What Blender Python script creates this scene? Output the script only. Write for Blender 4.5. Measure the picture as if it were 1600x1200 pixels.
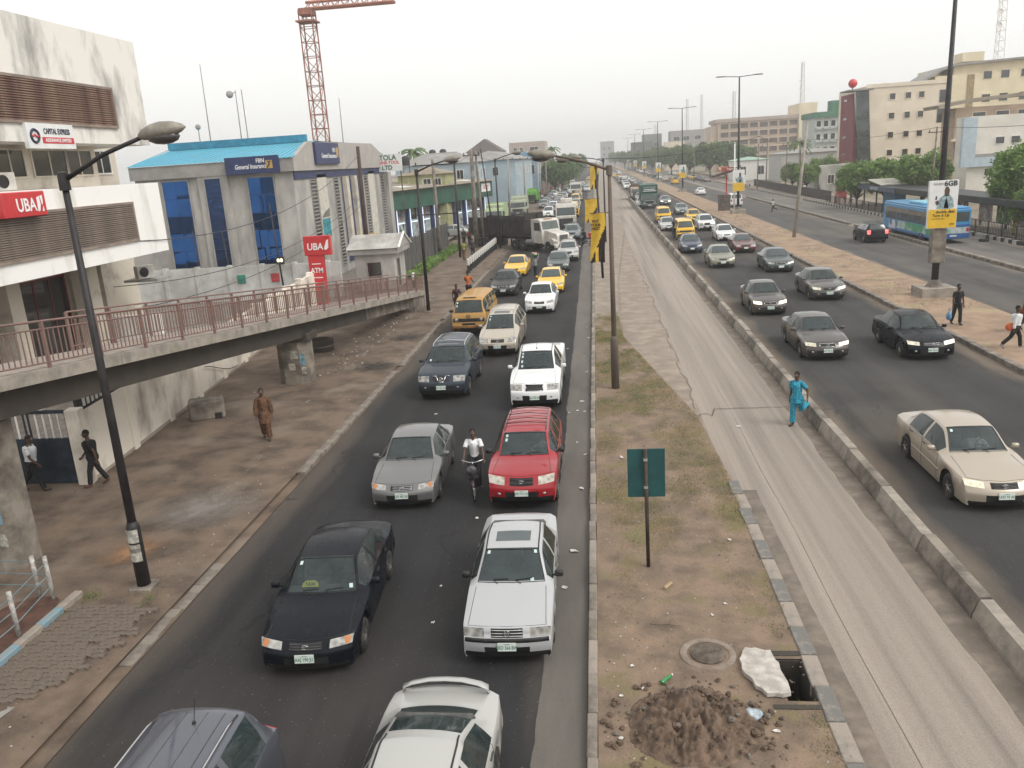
import bpy, bmesh, math, random
from mathutils import Matrix, Vector
random.seed(7)
R = math.radians
scene = bpy.context.scene
for o in list(bpy.data.objects): bpy.data.objects.remove(o)
COL = scene.collection

# ---------------------------------------------------------------- camera
cam_d = bpy.data.cameras.new('camera'); cam = bpy.data.objects.new('camera', cam_d); COL.objects.link(cam)
CAM_Z = 8.5
cam.matrix_world = Matrix(((0.99346928, 0.0338035, 0.10897754, 0), (0.09612552, 0.26659812, -0.95900226, 0),
                           (-0.06147084, 0.96321481, 0.26160767, CAM_Z), (0, 0, 0, 1)))
cam_d.sensor_width = 36; cam_d.lens = 1277 / 1600 * 36
cam_d.clip_start = 0.1; cam_d.clip_end = 6000
scene.camera = cam

# ---------------------------------------------------------------- sky, sun, exposure (hazy overcast afternoon)
world = bpy.data.worlds.new('World'); scene.world = world; world.use_nodes = True
wn = world.node_tree.nodes; wl = world.node_tree.links
bg = wn['Background']
sky = wn.new('ShaderNodeTexSky'); sky.sky_type = 'NISHITA'; sky.sun_disc = False
SUN_EL, SUN_AZ = R(46), R(118)          # azimuth clockwise from +Y
sky.sun_elevation = SUN_EL; sky.sun_rotation = SUN_AZ
sky.dust_density = 6.0; sky.air_density = 1.0; sky.ozone_density = 1.0
hs = wn.new('ShaderNodeHueSaturation'); hs.inputs['Saturation'].default_value = 0.16
mixw = wn.new('ShaderNodeMix'); mixw.data_type = 'RGBA'; mixw.inputs[0].default_value = 0.72
wl.new(sky.outputs[0], hs.inputs['Color']); wl.new(hs.outputs[0], mixw.inputs[6])
mixw.inputs[7].default_value = (10.5, 10.45, 10.2, 1)
wl.new(mixw.outputs[2], bg.inputs['Color']); bg.inputs['Strength'].default_value = 0.10

sun_d = bpy.data.lights.new('sun', 'SUN'); sun = bpy.data.objects.new('sun', sun_d); COL.objects.link(sun)
sun_d.energy = 1.3; sun_d.angle = R(28); sun_d.color = (1.0, 0.95, 0.87)
sd = Vector((math.sin(SUN_AZ) * math.cos(SUN_EL), math.cos(SUN_AZ) * math.cos(SUN_EL), math.sin(SUN_EL)))
sun.rotation_euler = sd.to_track_quat('Z', 'Y').to_euler()
sun.location = (30, 30, 60)
vs = scene.view_settings
vs.view_transform = 'Standard'; vs.look = 'None'; vs.gamma = 1.0; vs.exposure = 0.44; vs.use_curve_mapping = False
scene.cycles.use_denoising = True
scene.cycles.max_bounces = 6; scene.cycles.volume_bounces = 0; scene.cycles.transparent_max_bounces = 12
scene.cycles.sample_clamp_indirect = 4.0

# ---------------------------------------------------------------- helpers
def mk(name, verts, faces, mat=None, parent=None, smooth=False, mi=None, edges=()):
    me = bpy.data.meshes.new(name); me.from_pydata(verts, edges, faces); me.update()
    mats = mat if isinstance(mat, (list, tuple)) else [mat]
    for m in mats:
        if m: me.materials.append(m)
    if mi: me.polygons.foreach_set('material_index', mi)
    if smooth: me.polygons.foreach_set('use_smooth', [True] * len(me.polygons))
    o = bpy.data.objects.new(name, me); COL.objects.link(o)
    if parent: o.parent = parent
    return o
def inst(src, parent=None, loc=None, rz=None, name=None, scale=None):
    o = src.copy(); COL.objects.link(o); o.parent = parent
    if loc is not None: o.location = loc
    if rz is not None: o.rotation_euler = (0, 0, rz)
    if scale is not None: o.scale = scale
    return o
def tag(o, label=None, cat=None, group=None, kind=None):
    if label: o['label'] = label
    if cat: o['category'] = cat
    if group: o['group'] = group
    if kind: o['kind'] = kind
    return o
def thing(name, label, cat, loc=(0, 0, 0), rz=0, group=None):
    o = bpy.data.objects.new(name, None); COL.objects.link(o); o.empty_display_size = .2
    o.location = loc; o.rotation_euler = (0, 0, rz)
    return tag(o, label, cat, group)
def copy_tree(o, parent=None):
    c = o.copy(); COL.objects.link(c); c.parent = parent
    for ch in o.children: copy_tree(ch, c)
    return c
class MB:
    def __init__(s): s.v = []; s.f = []; s.m = []; s.cur = 0
    def add(s, vs, fs):
        n = len(s.v); s.v += [tuple(v) for v in vs]
        s.f += [tuple(i + n for i in f) for f in fs]; s.m += [s.cur] * len(fs); return s
    def box(s, x0, x1, y0, y1, z0, z1, b=0):
        if b <= 0:
            v = [(x, y, z) for z in (z0, z1) for y in (y0, y1) for x in (x0, x1)]
            return s.add(v, [(0, 2, 3, 1), (4, 5, 7, 6), (0, 1, 5, 4), (2, 6, 7, 3), (0, 4, 6, 2), (1, 3, 7, 5)])
        P = {}; v = []
        X = (x0, x1); Y = (y0, y1); Z = (z0, z1); S = (1, -1)
        for i in (0, 1):
            for j in (0, 1):
                for k in (0, 1):
                    for a in (0, 1, 2):
                        p = [X[i] + S[i] * b, Y[j] + S[j] * b, Z[k] + S[k] * b]
                        p[a] = (X, Y, Z)[a][(i, j, k)[a]]; P[(i, j, k, a)] = len(v); v.append(p)
        f = []
        for a in (0, 1, 2):
            for e in (0, 1):
                q = []
                for (u, w) in ((0, 0), (1, 0), (1, 1), (0, 1)):
                    c = [u, w]; c.insert(a, e); q.append(P[(*c, a)])
                f.append(q if (e == 1) == (a != 1) else q[::-1])
        for a in (0, 1, 2):
            b1, c1 = [t for t in (0, 1, 2) if t != a]
            for e in (0, 1):
                for g in (0, 1):
                    def ix(t, n):
                        c = [0, 0, 0]; c[a] = t; c[b1] = e; c[c1] = g; return P[(*c, n)]
                    q = [ix(0, b1), ix(1, b1), ix(1, c1), ix(0, c1)]
                    f.append(q if ((e == g) != (a == 1)) else q[::-1])
        for i in (0, 1):
            for j in (0, 1):
                for k in (0, 1):
                    t = [P[(i, j, k, a)] for a in (0, 1, 2)]
                    f.append(t if (i + j + k) % 2 else t[::-1])
        return s.add(v, f)
    def obox(s, c, half, rz=0, rx=0, ry=0, b=0):
        t = MB(); t.box(-half[0], half[0], -half[1], half[1], -half[2], half[2], b)
        M = Matrix.Translation(c) @ Matrix.Rotation(rz, 4, 'Z') @ Matrix.Rotation(ry, 4, 'Y') @ Matrix.Rotation(rx, 4, 'X')
        return s.add([M @ Vector(v) for v in t.v], t.f)
    def tube(s, pts, r, n=8, cap=True):
        pts = [Vector(p) for p in pts]; k = len(pts)
        rs = r if isinstance(r, list) else [r] * k
        v = []; ref = None
        for i, p in enumerate(pts):
            d = (pts[min(i + 1, k - 1)] - pts[max(i - 1, 0)])
            if d.length < 1e-9: d = Vector((0, 0, 1))
            d.normalize()
            if ref is None: ref = Vector((0, 0, 1)) if abs(d.z) < .9 else Vector((1, 0, 0))
            a = d.cross(ref)
            if a.length < 1e-6: a = d.cross(Vector((0, 1, 0)))
            a.normalize(); b = d.cross(a).normalized(); ref = -b if b.dot(ref) < 0 else b
            ref = a.cross(d)
            rr = rs[i]; ra, rb = rr if isinstance(rr, tuple) else (rr, rr)
            for q in range(n):
                t = 2 * math.pi * q / n; v.append(p + a * math.cos(t) * ra + ref * math.sin(t) * rb)
        f = [(i * n + q, i * n + (q + 1) % n, (i + 1) * n + (q + 1) % n, (i + 1) * n + q) for i in range(k - 1) for q in range(n)]
        if cap: f += [tuple(range(n))[::-1], tuple((k - 1) * n + q for q in range(n))]
        return s.add(v, f)
    def lathe(s, prof, n=16, c=(0, 0, 0), axis='z'):
        v = []
        for (r, h) in prof:
            for q in range(n):
                t = 2 * math.pi * q / n; a, b = r * math.cos(t), r * math.sin(t)
                p = (a, b, h) if axis == 'z' else ((h, a, b) if axis == 'x' else (a, h, b))
                v.append((p[0] + c[0], p[1] + c[1], p[2] + c[2]))
        k = len(prof)
        f = [(i * n + q, i * n + (q + 1) % n, (i + 1) * n + (q + 1) % n, (i + 1) * n + q) for i in range(k - 1) for q in range(n)]
        f += [tuple(range(n))[::-1], tuple((k - 1) * n + q for q in range(n))]
        return s.add(v, f)
    def ball(s, c, r, n=10, m=7):
        rx, ry, rz = r if isinstance(r, tuple) else (r, r, r)
        v = [(c[0], c[1], c[2] - rz)]
        for i in range(1, m):
            p = -math.pi / 2 + math.pi * i / m
            for q in range(n):
                t = 2 * math.pi * q / n
                v.append((c[0] + rx * math.cos(p) * math.cos(t), c[1] + ry * math.cos(p) * math.sin(t), c[2] + rz * math.sin(p)))
        v.append((c[0], c[1], c[2] + rz)); f = []
        for q in range(n): f.append((0, 1 + (q + 1) % n, 1 + q)); f.append((len(v) - 1, len(v) - 1 - n + q, len(v) - 1 - n + (q + 1) % n))
        for i in range(m - 2):
            for q in range(n): f.append((1 + i * n + q, 1 + i * n + (q + 1) % n, 1 + (i + 1) * n + (q + 1) % n, 1 + (i + 1) * n + q))
        return s.add(v, f)
    def prism(s, poly, d, axis='z', base=0.0):
        """poly of 2-d points extruded from base to base+d along axis"""
        n = len(poly)
        def P(a, b, h): return (a, b, h) if axis == 'z' else ((h, a, b) if axis == 'x' else (a, h, b))
        v = [P(a, b, base) for a, b in poly] + [P(a, b, base + d) for a, b in poly]
        f = [tuple(range(n)), tuple(range(2 * n - 1, n - 1, -1))] + [(i, i + n, (i + 1) % n + n, (i + 1) % n) for i in range(n)]
        return s.add(v, f)
    def ring(s, c, r, t, n=20, axis='y', m=5, sq=1.0):
        v = []
        for i in range(n):
            a = 2 * math.pi * i / n
            for j in range(m):
                b = 2 * math.pi * j / m; rr = r + t * math.cos(b); h = t * math.sin(b)
                p = (rr * math.cos(a), h, rr * math.sin(a) * sq) if axis == 'y' else ((h, rr * math.cos(a), rr * math.sin(a) * sq) if axis == 'x' else (rr * math.cos(a), rr * math.sin(a) * sq, h))
                v.append((p[0] + c[0], p[1] + c[1], p[2] + c[2]))
        return s.add(v, [(i * m + j, ((i + 1) % n) * m + j, ((i + 1) % n) * m + (j + 1) % m, i * m + (j + 1) % m) for i in range(n) for j in range(m)])
    def build(s, name, mat, parent=None, smooth=False):
        o = mk(name, s.v, s.f, mat, parent, smooth, s.m if isinstance(mat, (list, tuple)) and len(mat) > 1 else None)
        bm = bmesh.new(); bm.from_mesh(o.data); bmesh.ops.recalc_face_normals(bm, faces=bm.faces); bm.to_mesh(o.data); bm.free()
        return o
def text(name, s, size, mat, parent, loc, rot=(math.pi / 2, 0, 0), ext=.004, align='CENTER', sx=1.0, bold=0.0, shear=0):
    c = bpy.data.curves.new(name, 'FONT'); c.body = s; c.size = size; c.extrude = ext; c.align_x = align; c.align_y = 'CENTER'
    c.offset = bold; c.resolution_u = 3; c.shear = shear
    t = bpy.data.objects.new(name + '_tmp', c); COL.objects.link(t)
    me = bpy.data.meshes.new_from_object(t); bpy.data.objects.remove(t); bpy.data.curves.remove(c)
    me.materials.clear(); me.materials.append(mat)
    o = bpy.data.objects.new(name, me); COL.objects.link(o); o.parent = parent
    o.location = loc; o.rotation_euler = rot; o.scale = (sx, 1, 1)
    return o

# ---------------------------------------------------------------- materials
def new_mat(name):
    m = bpy.data.materials.new(name); m.use_nodes = True
    n = m.node_tree.nodes; return m, n, m.node_tree.links, n['Principled BSDF']
MATS = {}
def pm(name, col, rough=.7, metal=0.0, var=.18, scale=2.0, stretch=(1, 1, 1), col2=None, amt=.5, lo=.42, hi=.66, bump=0.0, bscale=30.0, coat=0.0, spec=.5, grain=0.0, alt=None, alo=.55, ahi=.62, ascale=None):
    """procedural surface: base colour broken by noise (col2 patches, alt sharper patches), fine grain and bump"""
    if name in MATS: return MATS[name]
    m, n, l, p = new_mat(name)
    tc = n.new('ShaderNodeTexCoord'); mp = n.new('ShaderNodeMapping'); mp.inputs['Scale'].default_value = stretch
    l.new(tc.outputs['Object'], mp.inputs[0])
    nz = n.new('ShaderNodeTexNoise'); nz.inputs['Scale'].default_value = scale; nz.inputs['Detail'].default_value = 8; nz.inputs['Roughness'].default_value = .62
    l.new(mp.outputs[0], nz.inputs['Vector'])
    rp = n.new('ShaderNodeValToRGB'); rp.color_ramp.elements[0].position = lo; rp.color_ramp.elements[1].position = hi
    c2 = col2 or tuple(c * (1 - var * 1.6) for c in col)
    rp.color_ramp.elements[0].color = (*[a + (b - a) * (amt if col2 else 1) for a, b in zip(col, c2)], 1)
    rp.color_ramp.elements[1].color = (*[min(1, c * (1 + var * .5)) for c in col], 1)
    l.new(nz.outputs[0], rp.inputs[0]); out = rp.outputs[0]
    if alt:
        na = n.new('ShaderNodeTexNoise'); na.inputs['Scale'].default_value = ascale or scale * .4; na.inputs['Detail'].default_value = 6
        l.new(mp.outputs[0], na.inputs['Vector'])
        ra = n.new('ShaderNodeMapRange'); ra.inputs[1].default_value = alo; ra.inputs[2].default_value = ahi
        l.new(na.outputs[0], ra.inputs[0]); mx = n.new('ShaderNodeMix'); mx.data_type = 'RGBA'
        l.new(ra.outputs[0], mx.inputs[0]); l.new(out, mx.inputs[6]); mx.inputs[7].default_value = (*alt, 1); out = mx.outputs[2]
    if grain:
        ng = n.new('ShaderNodeTexNoise'); ng.inputs['Scale'].default_value = 90; ng.inputs['Detail'].default_value = 3
        l.new(tc.outputs['Object'], ng.inputs['Vector'])
        rg = n.new('ShaderNodeMapRange'); rg.inputs[1].default_value = .25; rg.inputs[2].default_value = .75; rg.inputs[3].default_value = 1 - grain; rg.inputs[4].default_value = 1 + grain
        l.new(ng.outputs[0], rg.inputs[0]); mg = n.new('ShaderNodeMix'); mg.data_type = 'RGBA'; mg.blend_type = 'MULTIPLY'; mg.inputs[0].default_value = 1
        l.new(out, mg.inputs[6]); l.new(rg.outputs[0], mg.inputs[7]); out = mg.outputs[2]
    l.new(out, p.inputs['Base Color'])
    p.inputs['Roughness'].default_value = rough; p.inputs['Metallic'].default_value = metal; p.inputs['Specular IOR Level'].default_value = spec
    if coat: p.inputs['Coat Weight'].default_value = coat; p.inputs['Coat Roughness'].default_value = .06
    if bump:
        nb = n.new('ShaderNodeTexNoise'); nb.inputs['Scale'].default_value = bscale; nb.inputs['Detail'].default_value = 6
        l.new(tc.outputs['Object'], nb.inputs['Vector']); bp = n.new('ShaderNodeBump'); bp.inputs['Strength'].default_value = min(1, bump); bp.inputs['Distance'].default_value = .02
        l.new(nb.outputs[0], bp.inputs['Height']); l.new(bp.outputs[0], p.inputs['Normal'])
    MATS[name] = m; return m
def paint(name, col, metal=.25, dust=.12, rough=.27, coat=.85):
    """car paint: flake base under clear coat, thin uneven film of harmattan dust"""
    if name in MATS: return MATS[name]
    m, n, l, p = new_mat(name)
    tc = n.new('ShaderNodeTexCoord'); nz = n.new('ShaderNodeTexNoise'); nz.inputs['Scale'].default_value = 2.2; nz.inputs['Detail'].default_value = 9; nz.inputs['Roughness'].default_value = .7
    l.new(tc.outputs['Object'], nz.inputs['Vector'])
    rg = n.new('ShaderNodeMapRange'); rg.inputs[1].default_value = .35; rg.inputs[2].default_value = .75; rg.inputs[3].default_value = dust * .15; rg.inputs[4].default_value = dust
    l.new(nz.outputs[0], rg.inputs[0]); mx = n.new('ShaderNodeMix'); mx.data_type = 'RGBA'; l.new(rg.outputs[0], mx.inputs[0])
    mx.inputs[6].default_value = (*col, 1); mx.inputs[7].default_value = (.42, .36, .29, 1); l.new(mx.outputs[2], p.inputs['Base Color'])
    r2 = n.new('ShaderNodeMapRange'); r2.inputs[1].default_value = .3; r2.inputs[2].default_value = .8; r2.inputs[3].default_value = rough; r2.inputs[4].default_value = rough + .25
    l.new(nz.outputs[0], r2.inputs[0]); l.new(r2.outputs[0], p.inputs['Roughness'])
    r3 = n.new('ShaderNodeMapRange'); r3.inputs[1].default_value = .3; r3.inputs[2].default_value = .8; r3.inputs[3].default_value = .03; r3.inputs[4].default_value = .14
    l.new(nz.outputs[0], r3.inputs[0]); l.new(r3.outputs[0], p.inputs['Coat Roughness'])
    p.inputs['Metallic'].default_value = metal; p.inputs['Coat Weight'].default_value = coat; p.inputs['Specular IOR Level'].default_value = .2 if coat > .4 else .08
    MATS[name] = m; return m
def glass_mat(name, tint, opac):
    m, n, l, p = new_mat(name); n.remove(p); out = n['Material Output']
    tr = n.new('ShaderNodeBsdfTransparent'); tr.inputs[0].default_value = (*tint, 1)
    df = n.new('ShaderNodeBsdfPrincipled'); df.inputs['Base Color'].default_value = (.05, .072, .075, 1); df.inputs['Roughness'].default_value = .04
    df.inputs['Coat Weight'].default_value = 1; df.inputs['Coat Roughness'].default_value = .03
    nz = n.new('ShaderNodeTexNoise'); nz.inputs['Scale'].default_value = 1.7; nz.inputs['Detail'].default_value = 5
    tc = n.new('ShaderNodeTexCoord'); l.new(tc.outputs['Object'], nz.inputs['Vector'])
    rg = n.new('ShaderNodeMapRange'); rg.inputs[1].default_value = .3; rg.inputs[2].default_value = .7; rg.inputs[3].default_value = opac - .08; rg.inputs[4].default_value = opac + .08
    l.new(nz.outputs[0], rg.inputs[0])
    mx = n.new('ShaderNodeMixShader'); l.new(rg.outputs[0], mx.inputs[0]); l.new(tr.outputs[0], mx.inputs[1]); l.new(df.outputs[0], mx.inputs[2]); l.new(mx.outputs[0], out.inputs['Surface'])
    MATS[name] = m; return m
GLASS = glass_mat('car_glass', (.60, .68, .66), .48)
GLASS_D = glass_mat('tinted_glass', (.2, .24, .24), .8)
RUBBER = pm('tyre_rubber', (.022, .021, .02), .85, var=.4, scale=6, alt=(.09, .075, .06), alo=.5, ahi=.75, ascale=3)
RIM = pm('alloy', (.42, .42, .42), .35, .8, var=.2, scale=5)
BLACK = pm('black_plastic', (.02, .02, .021), .5, var=.3, scale=4)
TRIM = pm('grey_trim', (.07, .07, .072), .55, var=.25, scale=4)
INTER = pm('cabin_trim', (.06, .062, .06), .8, var=.25, scale=5)
SEAT = pm('seat_fabric', (.10, .10, .095), .9, var=.25, scale=6)
CHROME = pm('chrome', (.62, .62, .63), .18, 1.0, var=.1)
PLATE = pm('plate_white', (.62, .68, .64), .4, var=.08)
PLGREEN = pm('plate_green', (.03, .16, .09), .5, var=.1)
PLRED = pm('tail_red', (.45, .015, .02), .25, var=.15, coat=.5)
AMBER = pm('amber_lens', (.55, .20, .05), .25, var=.15, coat=.5)
WHITE = pm('white_paint', (.76, .75, .72), .55, var=.08)
def lens(name, e):
    m, n, l, p = new_mat(name); p.inputs['Base Color'].default_value = (.62, .62, .58, 1); p.inputs['Roughness'].default_value = .12; p.inputs['Coat Weight'].default_value = 1
    v = n.new('ShaderNodeTexVoronoi'); v.inputs['Scale'].default_value = 9; tc = n.new('ShaderNodeTexCoord'); l.new(tc.outputs['Object'], v.inputs['Vector'])
    rp = n.new('ShaderNodeValToRGB'); rp.color_ramp.elements[0].color = (.07, .07, .07, 1); rp.color_ramp.elements[1].color = (.48, .47, .44, 1); l.new(v.outputs[0], rp.inputs[0]); l.new(rp.outputs[0], p.inputs['Base Color'])
    if e: p.inputs['Emission Color'].default_value = (1, .86, .55, 1); p.inputs['Emission Strength'].default_value = e
    return m
LTAIL = lens('tail_glow', 0); LTAIL.node_tree.nodes['Principled BSDF'].inputs['Emission Color'].default_value = (1, .03, .03, 1); LTAIL.node_tree.nodes['Principled BSDF'].inputs['Emission Strength'].default_value = 1.6
LENS = lens('headlight_lens', 0); LENS_ON = lens('headlight_lit', 0); LAMP = lens('lamp_lit', 1.6); LAMP_DIM = lens('lamp_dim', .7)
# ---------------------------------------------------------------- the setting: ground, carriageways, verges
def lerp(a, b, t): return a + (b - a) * t
def poly_x(tab, y):
    for (y0, x0), (y1, x1) in zip(tab, tab[1:]):
        if y <= y1: return lerp(x0, x1, max(0, (y - y0) / (y1 - y0)))
    return tab[-1][1]
def hsh(i, j, k=0):
    n = math.sin(i * 127.1 + j * 311.7 + k * 74.7) * 43758.5453; return n - math.floor(n)
def vnoise(x, y, k=0):
    i, j = math.floor(x), math.floor(y); u, v = x - i, y - j; u = u * u * (3 - 2 * u); v = v * v * (3 - 2 * v)
    return lerp(lerp(hsh(i, j, k), hsh(i + 1, j, k), u), lerp(hsh(i, j + 1, k), hsh(i + 1, j + 1, k), u), v)
def fbm(x, y, k=0): return .55 * vnoise(x, y, k) + .28 * vnoise(x * 2.1, y * 2.1, k + 1) + .17 * vnoise(x * 4.3, y * 4.3, k + 2)
def ystations(y0, y1, d0, grow=1.06, dmax=25):
    ys = [y0]; d = d0
    while ys[-1] < y1: ys.append(min(y1, ys[-1] + d)); d = min(dmax, d * grow)
    return ys
def sheet(name, xl, xr, ys, nx, z, mat, amp=0.0, fr=1.0, hole=None, wav=(0, 0), edge0=True):
    """strip between the curves xl(y) and xr(y); amp lifts it unevenly"""
    v = []; f = []
    for y in ys:
        a = xl(y) + wav[0] * (.6 * fbm(y * .5, 3.1) + .4 * fbm(y * 3.7, 1.3) - .5); b = xr(y) + wav[1] * (.6 * fbm(y * .5, 9.7) + .4 * fbm(y * 3.7, 5.3) - .5)
        for i in range(nx + 1):
            t = i / nx; x = lerp(a, b, t); e = min(1, min(t, 1 - t) * 6) if edge0 else 1
            v.append((x, y, z + amp * e * (fbm(x * fr, y * fr) - .35)))
    for j in range(len(ys) - 1):
        for i in range(nx):
            a = j * (nx + 1) + i; q = (a, a + 1, a + nx + 2, a + nx + 1)
            if hole:
                cx = sum(v[k][0] for k in q) / 4; cy = sum(v[k][1] for k in q) / 4
                if hole[0] < cx < hole[1] and hole[2] < cy < hole[3]: continue
            f.append(q)
    return tag(mk(name, v, f, mat, smooth=amp > 0), kind='structure')
c_ = lambda x: (lambda y: x)

def road_mat(name, col, dust, x0, x1, edge, tracks=()):
    """asphalt: fine aggregate, worn wheel tracks along the road, wind-blown dust lying along the kerbs, pale flecks of litter"""
    m, n, l, p = new_mat(name); tc = n.new('ShaderNodeTexCoord')
    def noise(sc, st=(1, 1, 1), det=6):
        mp = n.new('ShaderNodeMapping'); mp.inputs['Scale'].default_value = st; l.new(tc.outputs['Object'], mp.inputs[0])
        t = n.new('ShaderNodeTexNoise'); t.inputs['Scale'].default_value = sc; t.inputs['Detail'].default_value = det; l.new(mp.outputs[0], t.inputs['Vector']); return t.outputs[0]
    def mrange(src, a, b, c, d):
        r = n.new('ShaderNodeMapRange'); r.inputs[1].default_value = a; r.inputs[2].default_value = b; r.inputs[3].default_value = c; r.inputs[4].default_value = d; l.new(src, r.inputs[0]); return r.outputs[0]
    def math_(op, a, b):
        t = n.new('ShaderNodeMath'); t.operation = op
        for i, q in enumerate((a, b)):
            if isinstance(q, (int, float)): t.inputs[i].default_value = q
            else: l.new(q, t.inputs[i])
        return t.outputs[0]
    def mix(f, a, b):
        t = n.new('ShaderNodeMix'); t.data_type = 'RGBA'
        l.new(f, t.inputs[0])
        for i, q in ((6, a), (7, b)):
            if isinstance(q, tuple): t.inputs[i].default_value = (*q, 1)
            else: l.new(q, t.inputs[i])
        return t.outputs[2]
    lum = math_('MULTIPLY', mrange(noise(.35), .3, .7, .82, 1.18), mrange(noise(1.2, (1, .04, 1)), .3, .7, .85, 1.15))
    lum = math_('MULTIPLY', lum, mrange(noise(70, det=2), .3, .7, .72, 1.28))
    cm = n.new('ShaderNodeMix'); cm.data_type = 'RGBA'; cm.blend_type = 'MULTIPLY'; cm.inputs[0].default_value = 1; cm.inputs[6].default_value = (*col, 1); l.new(lum, cm.inputs[7]); out = cm.outputs[2]
    sx = n.new('ShaderNodeSeparateXYZ'); l.new(tc.outputs['Object'], sx.inputs[0])
    dl = math_('SUBTRACT', sx.outputs[0], x0); dr_ = math_('SUBTRACT', x1, sx.outputs[0]); dmin = math_('MINIMUM', dl, dr_)
    de = math_('SUBTRACT', dmin, mrange(noise(.8, (1, .25, 1)), .3, .7, -edge * .5, edge * .5))
    out = mix(mrange(de, 0, edge, .8, 0), out, dust)
    out = mix(mrange(noise(.22, (1, .3, 1)), .5, .75, 0, .35), out, dust)
    oil = mrange(noise(.9, (1, .10, 1), 4), .56, .72, 0, .55); out = mix(oil, out, tuple(c * .45 for c in col))
    vo = n.new('ShaderNodeTexVoronoi'); vo.feature = 'DISTANCE_TO_EDGE'; vo.inputs['Scale'].default_value = .23; mv = n.new('ShaderNodeMapping'); mv.inputs['Scale'].default_value = (1, .55, 1); l.new(tc.outputs['Object'], mv.inputs[0]); nw_ = n.new('ShaderNodeVectorMath'); nw_.operation = 'MULTIPLY_ADD'; ns = n.new('ShaderNodeTexNoise'); ns.inputs['Scale'].default_value = 1.3; ns.inputs['Detail'].default_value = 5; l.new(tc.outputs['Object'], ns.inputs['Vector']); l.new(ns.outputs[1], nw_.inputs[0]); nw_.inputs[1].default_value = (1.4, 1.4, 0); l.new(mv.outputs[0], nw_.inputs[2]); l.new(nw_.outputs[0], vo.inputs['Vector'])
    out = mix(math_('MULTIPLY', mrange(vo.outputs[0], 0, .012, .7, 0), mrange(noise(.16), .5, .6, 0, 1)), out, tuple(c * .35 for c in col))
    fl = mrange(noise(22, det=1), .72, .77, 0, .7); out = mix(fl, out, (.22, .21, .195))
    l.new(out, p.inputs['Base Color']); p.inputs['Roughness'].default_value = .82; p.inputs['Specular IOR Level'].default_value = .2
    b = n.new('ShaderNodeBump'); b.inputs['Strength'].default_value = .35; b.inputs['Distance'].default_value = .01; l.new(noise(120, det=2), b.inputs['Height']); l.new(b.outputs[0], p.inputs['Normal'])
    return m
ASPH_L = road_mat('asphalt_dark', (.0275, .027, .0285), (.105, .086, .071), -8.74, -.41, .9)
ASPH_R = road_mat('asphalt_worn', (.047, .0455, .0445), (.19, .15, .115), 7.0, 15.1, .8)
ASPH_A = road_mat('asphalt_far', (.078, .0745, .0715), (.24, .20, .16), 19.3, 26.2, .6)
ASPH_B = road_mat('asphalt_bus', (.135, .125, .115), (.27, .23, .19), 26.6, 32.0, .8)
LANE = pm('lane_concrete', (.27, .232, .195), .88, var=.18, scale=1.3, stretch=(1.5, .022, 1), col2=(.155, .132, .112), amt=.9, lo=.33, hi=.62, grain=.35, bump=.35, bscale=60, alt=(.30, .26, .22), alo=.45, ahi=.75, ascale=1.1)
DIRT_L = pm('dirt_left', (.145, .105, .076), .95, var=.25, scale=.9, col2=(.07, .05, .037), amt=.9, lo=.36, hi=.6, grain=.3, bump=.7, bscale=14, alt=(.20, .158, .122), alo=.54, ahi=.72, ascale=.5)
DIRT_M = pm('dirt_median', (.205, .145, .103), .95, var=.2, scale=1.3, col2=(.12, .09, .066), amt=.9, lo=.36, hi=.6, grain=.4, bump=.9, bscale=16, alt=(.165, .135, .07), alo=.55, ahi=.64, ascale=.8)
SAND = pm('sand', (.30, .208, .142), .95, var=.15, scale=.8, col2=(.19, .135, .095), amt=.9, lo=.36, hi=.62, grain=.22, bump=.8, bscale=8, alt=(.30, .26, .14), alo=.56, ahi=.7, ascale=.5)
WALK = pm('walk_concrete', (.285, .235, .19), .9, var=.18, scale=1.1, col2=(.2, .165, .135), amt=.9, grain=.2, bump=.4, bscale=30)
CONC = pm('concrete', (.29, .255, .215), .9, var=.2, scale=2.2, col2=(.17, .155, .135), amt=.85, lo=.34, hi=.6, grain=.15, bump=.5, bscale=24)
CONC_D = pm('concrete_stained', (.23, .20, .165), .92, var=.2, scale=1.6, col2=(.09, .078, .066), amt=.95, lo=.38, hi=.62, grain=.15, bump=.5, bscale=20)
CONC_DK = pm('beam_concrete', (.055, .045, .037), .93, var=.2, scale=1.2, col2=(.04, .034, .028), amt=.9, lo=.36, hi=.6, grain=.15, bump=.4, bscale=20)  # beam tone lowered so its colour carries the shade under the ramp deck
KERB = pm('kerb_concrete', (.20, .172, .145), .9, var=.2, scale=3, col2=(.09, .076, .064), amt=.9, lo=.36, hi=.6, grain=.25, bump=.6, bscale=40)
KERB_W = pm('kerb_whitewash', (.265, .228, .192), .9, var=.15, scale=4, col2=(.2, .18, .16), amt=.9, lo=.36, hi=.55, grain=.2)
KERB_D = pm('kerb_greypaint', (.135, .128, .12), .9, var=.2, scale=5, col2=(.3, .27, .24), amt=.8, lo=.34, hi=.5, grain=.2)
PITDARK = pm('pit_wall', (.05, .045, .04), .95, var=.3)

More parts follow.
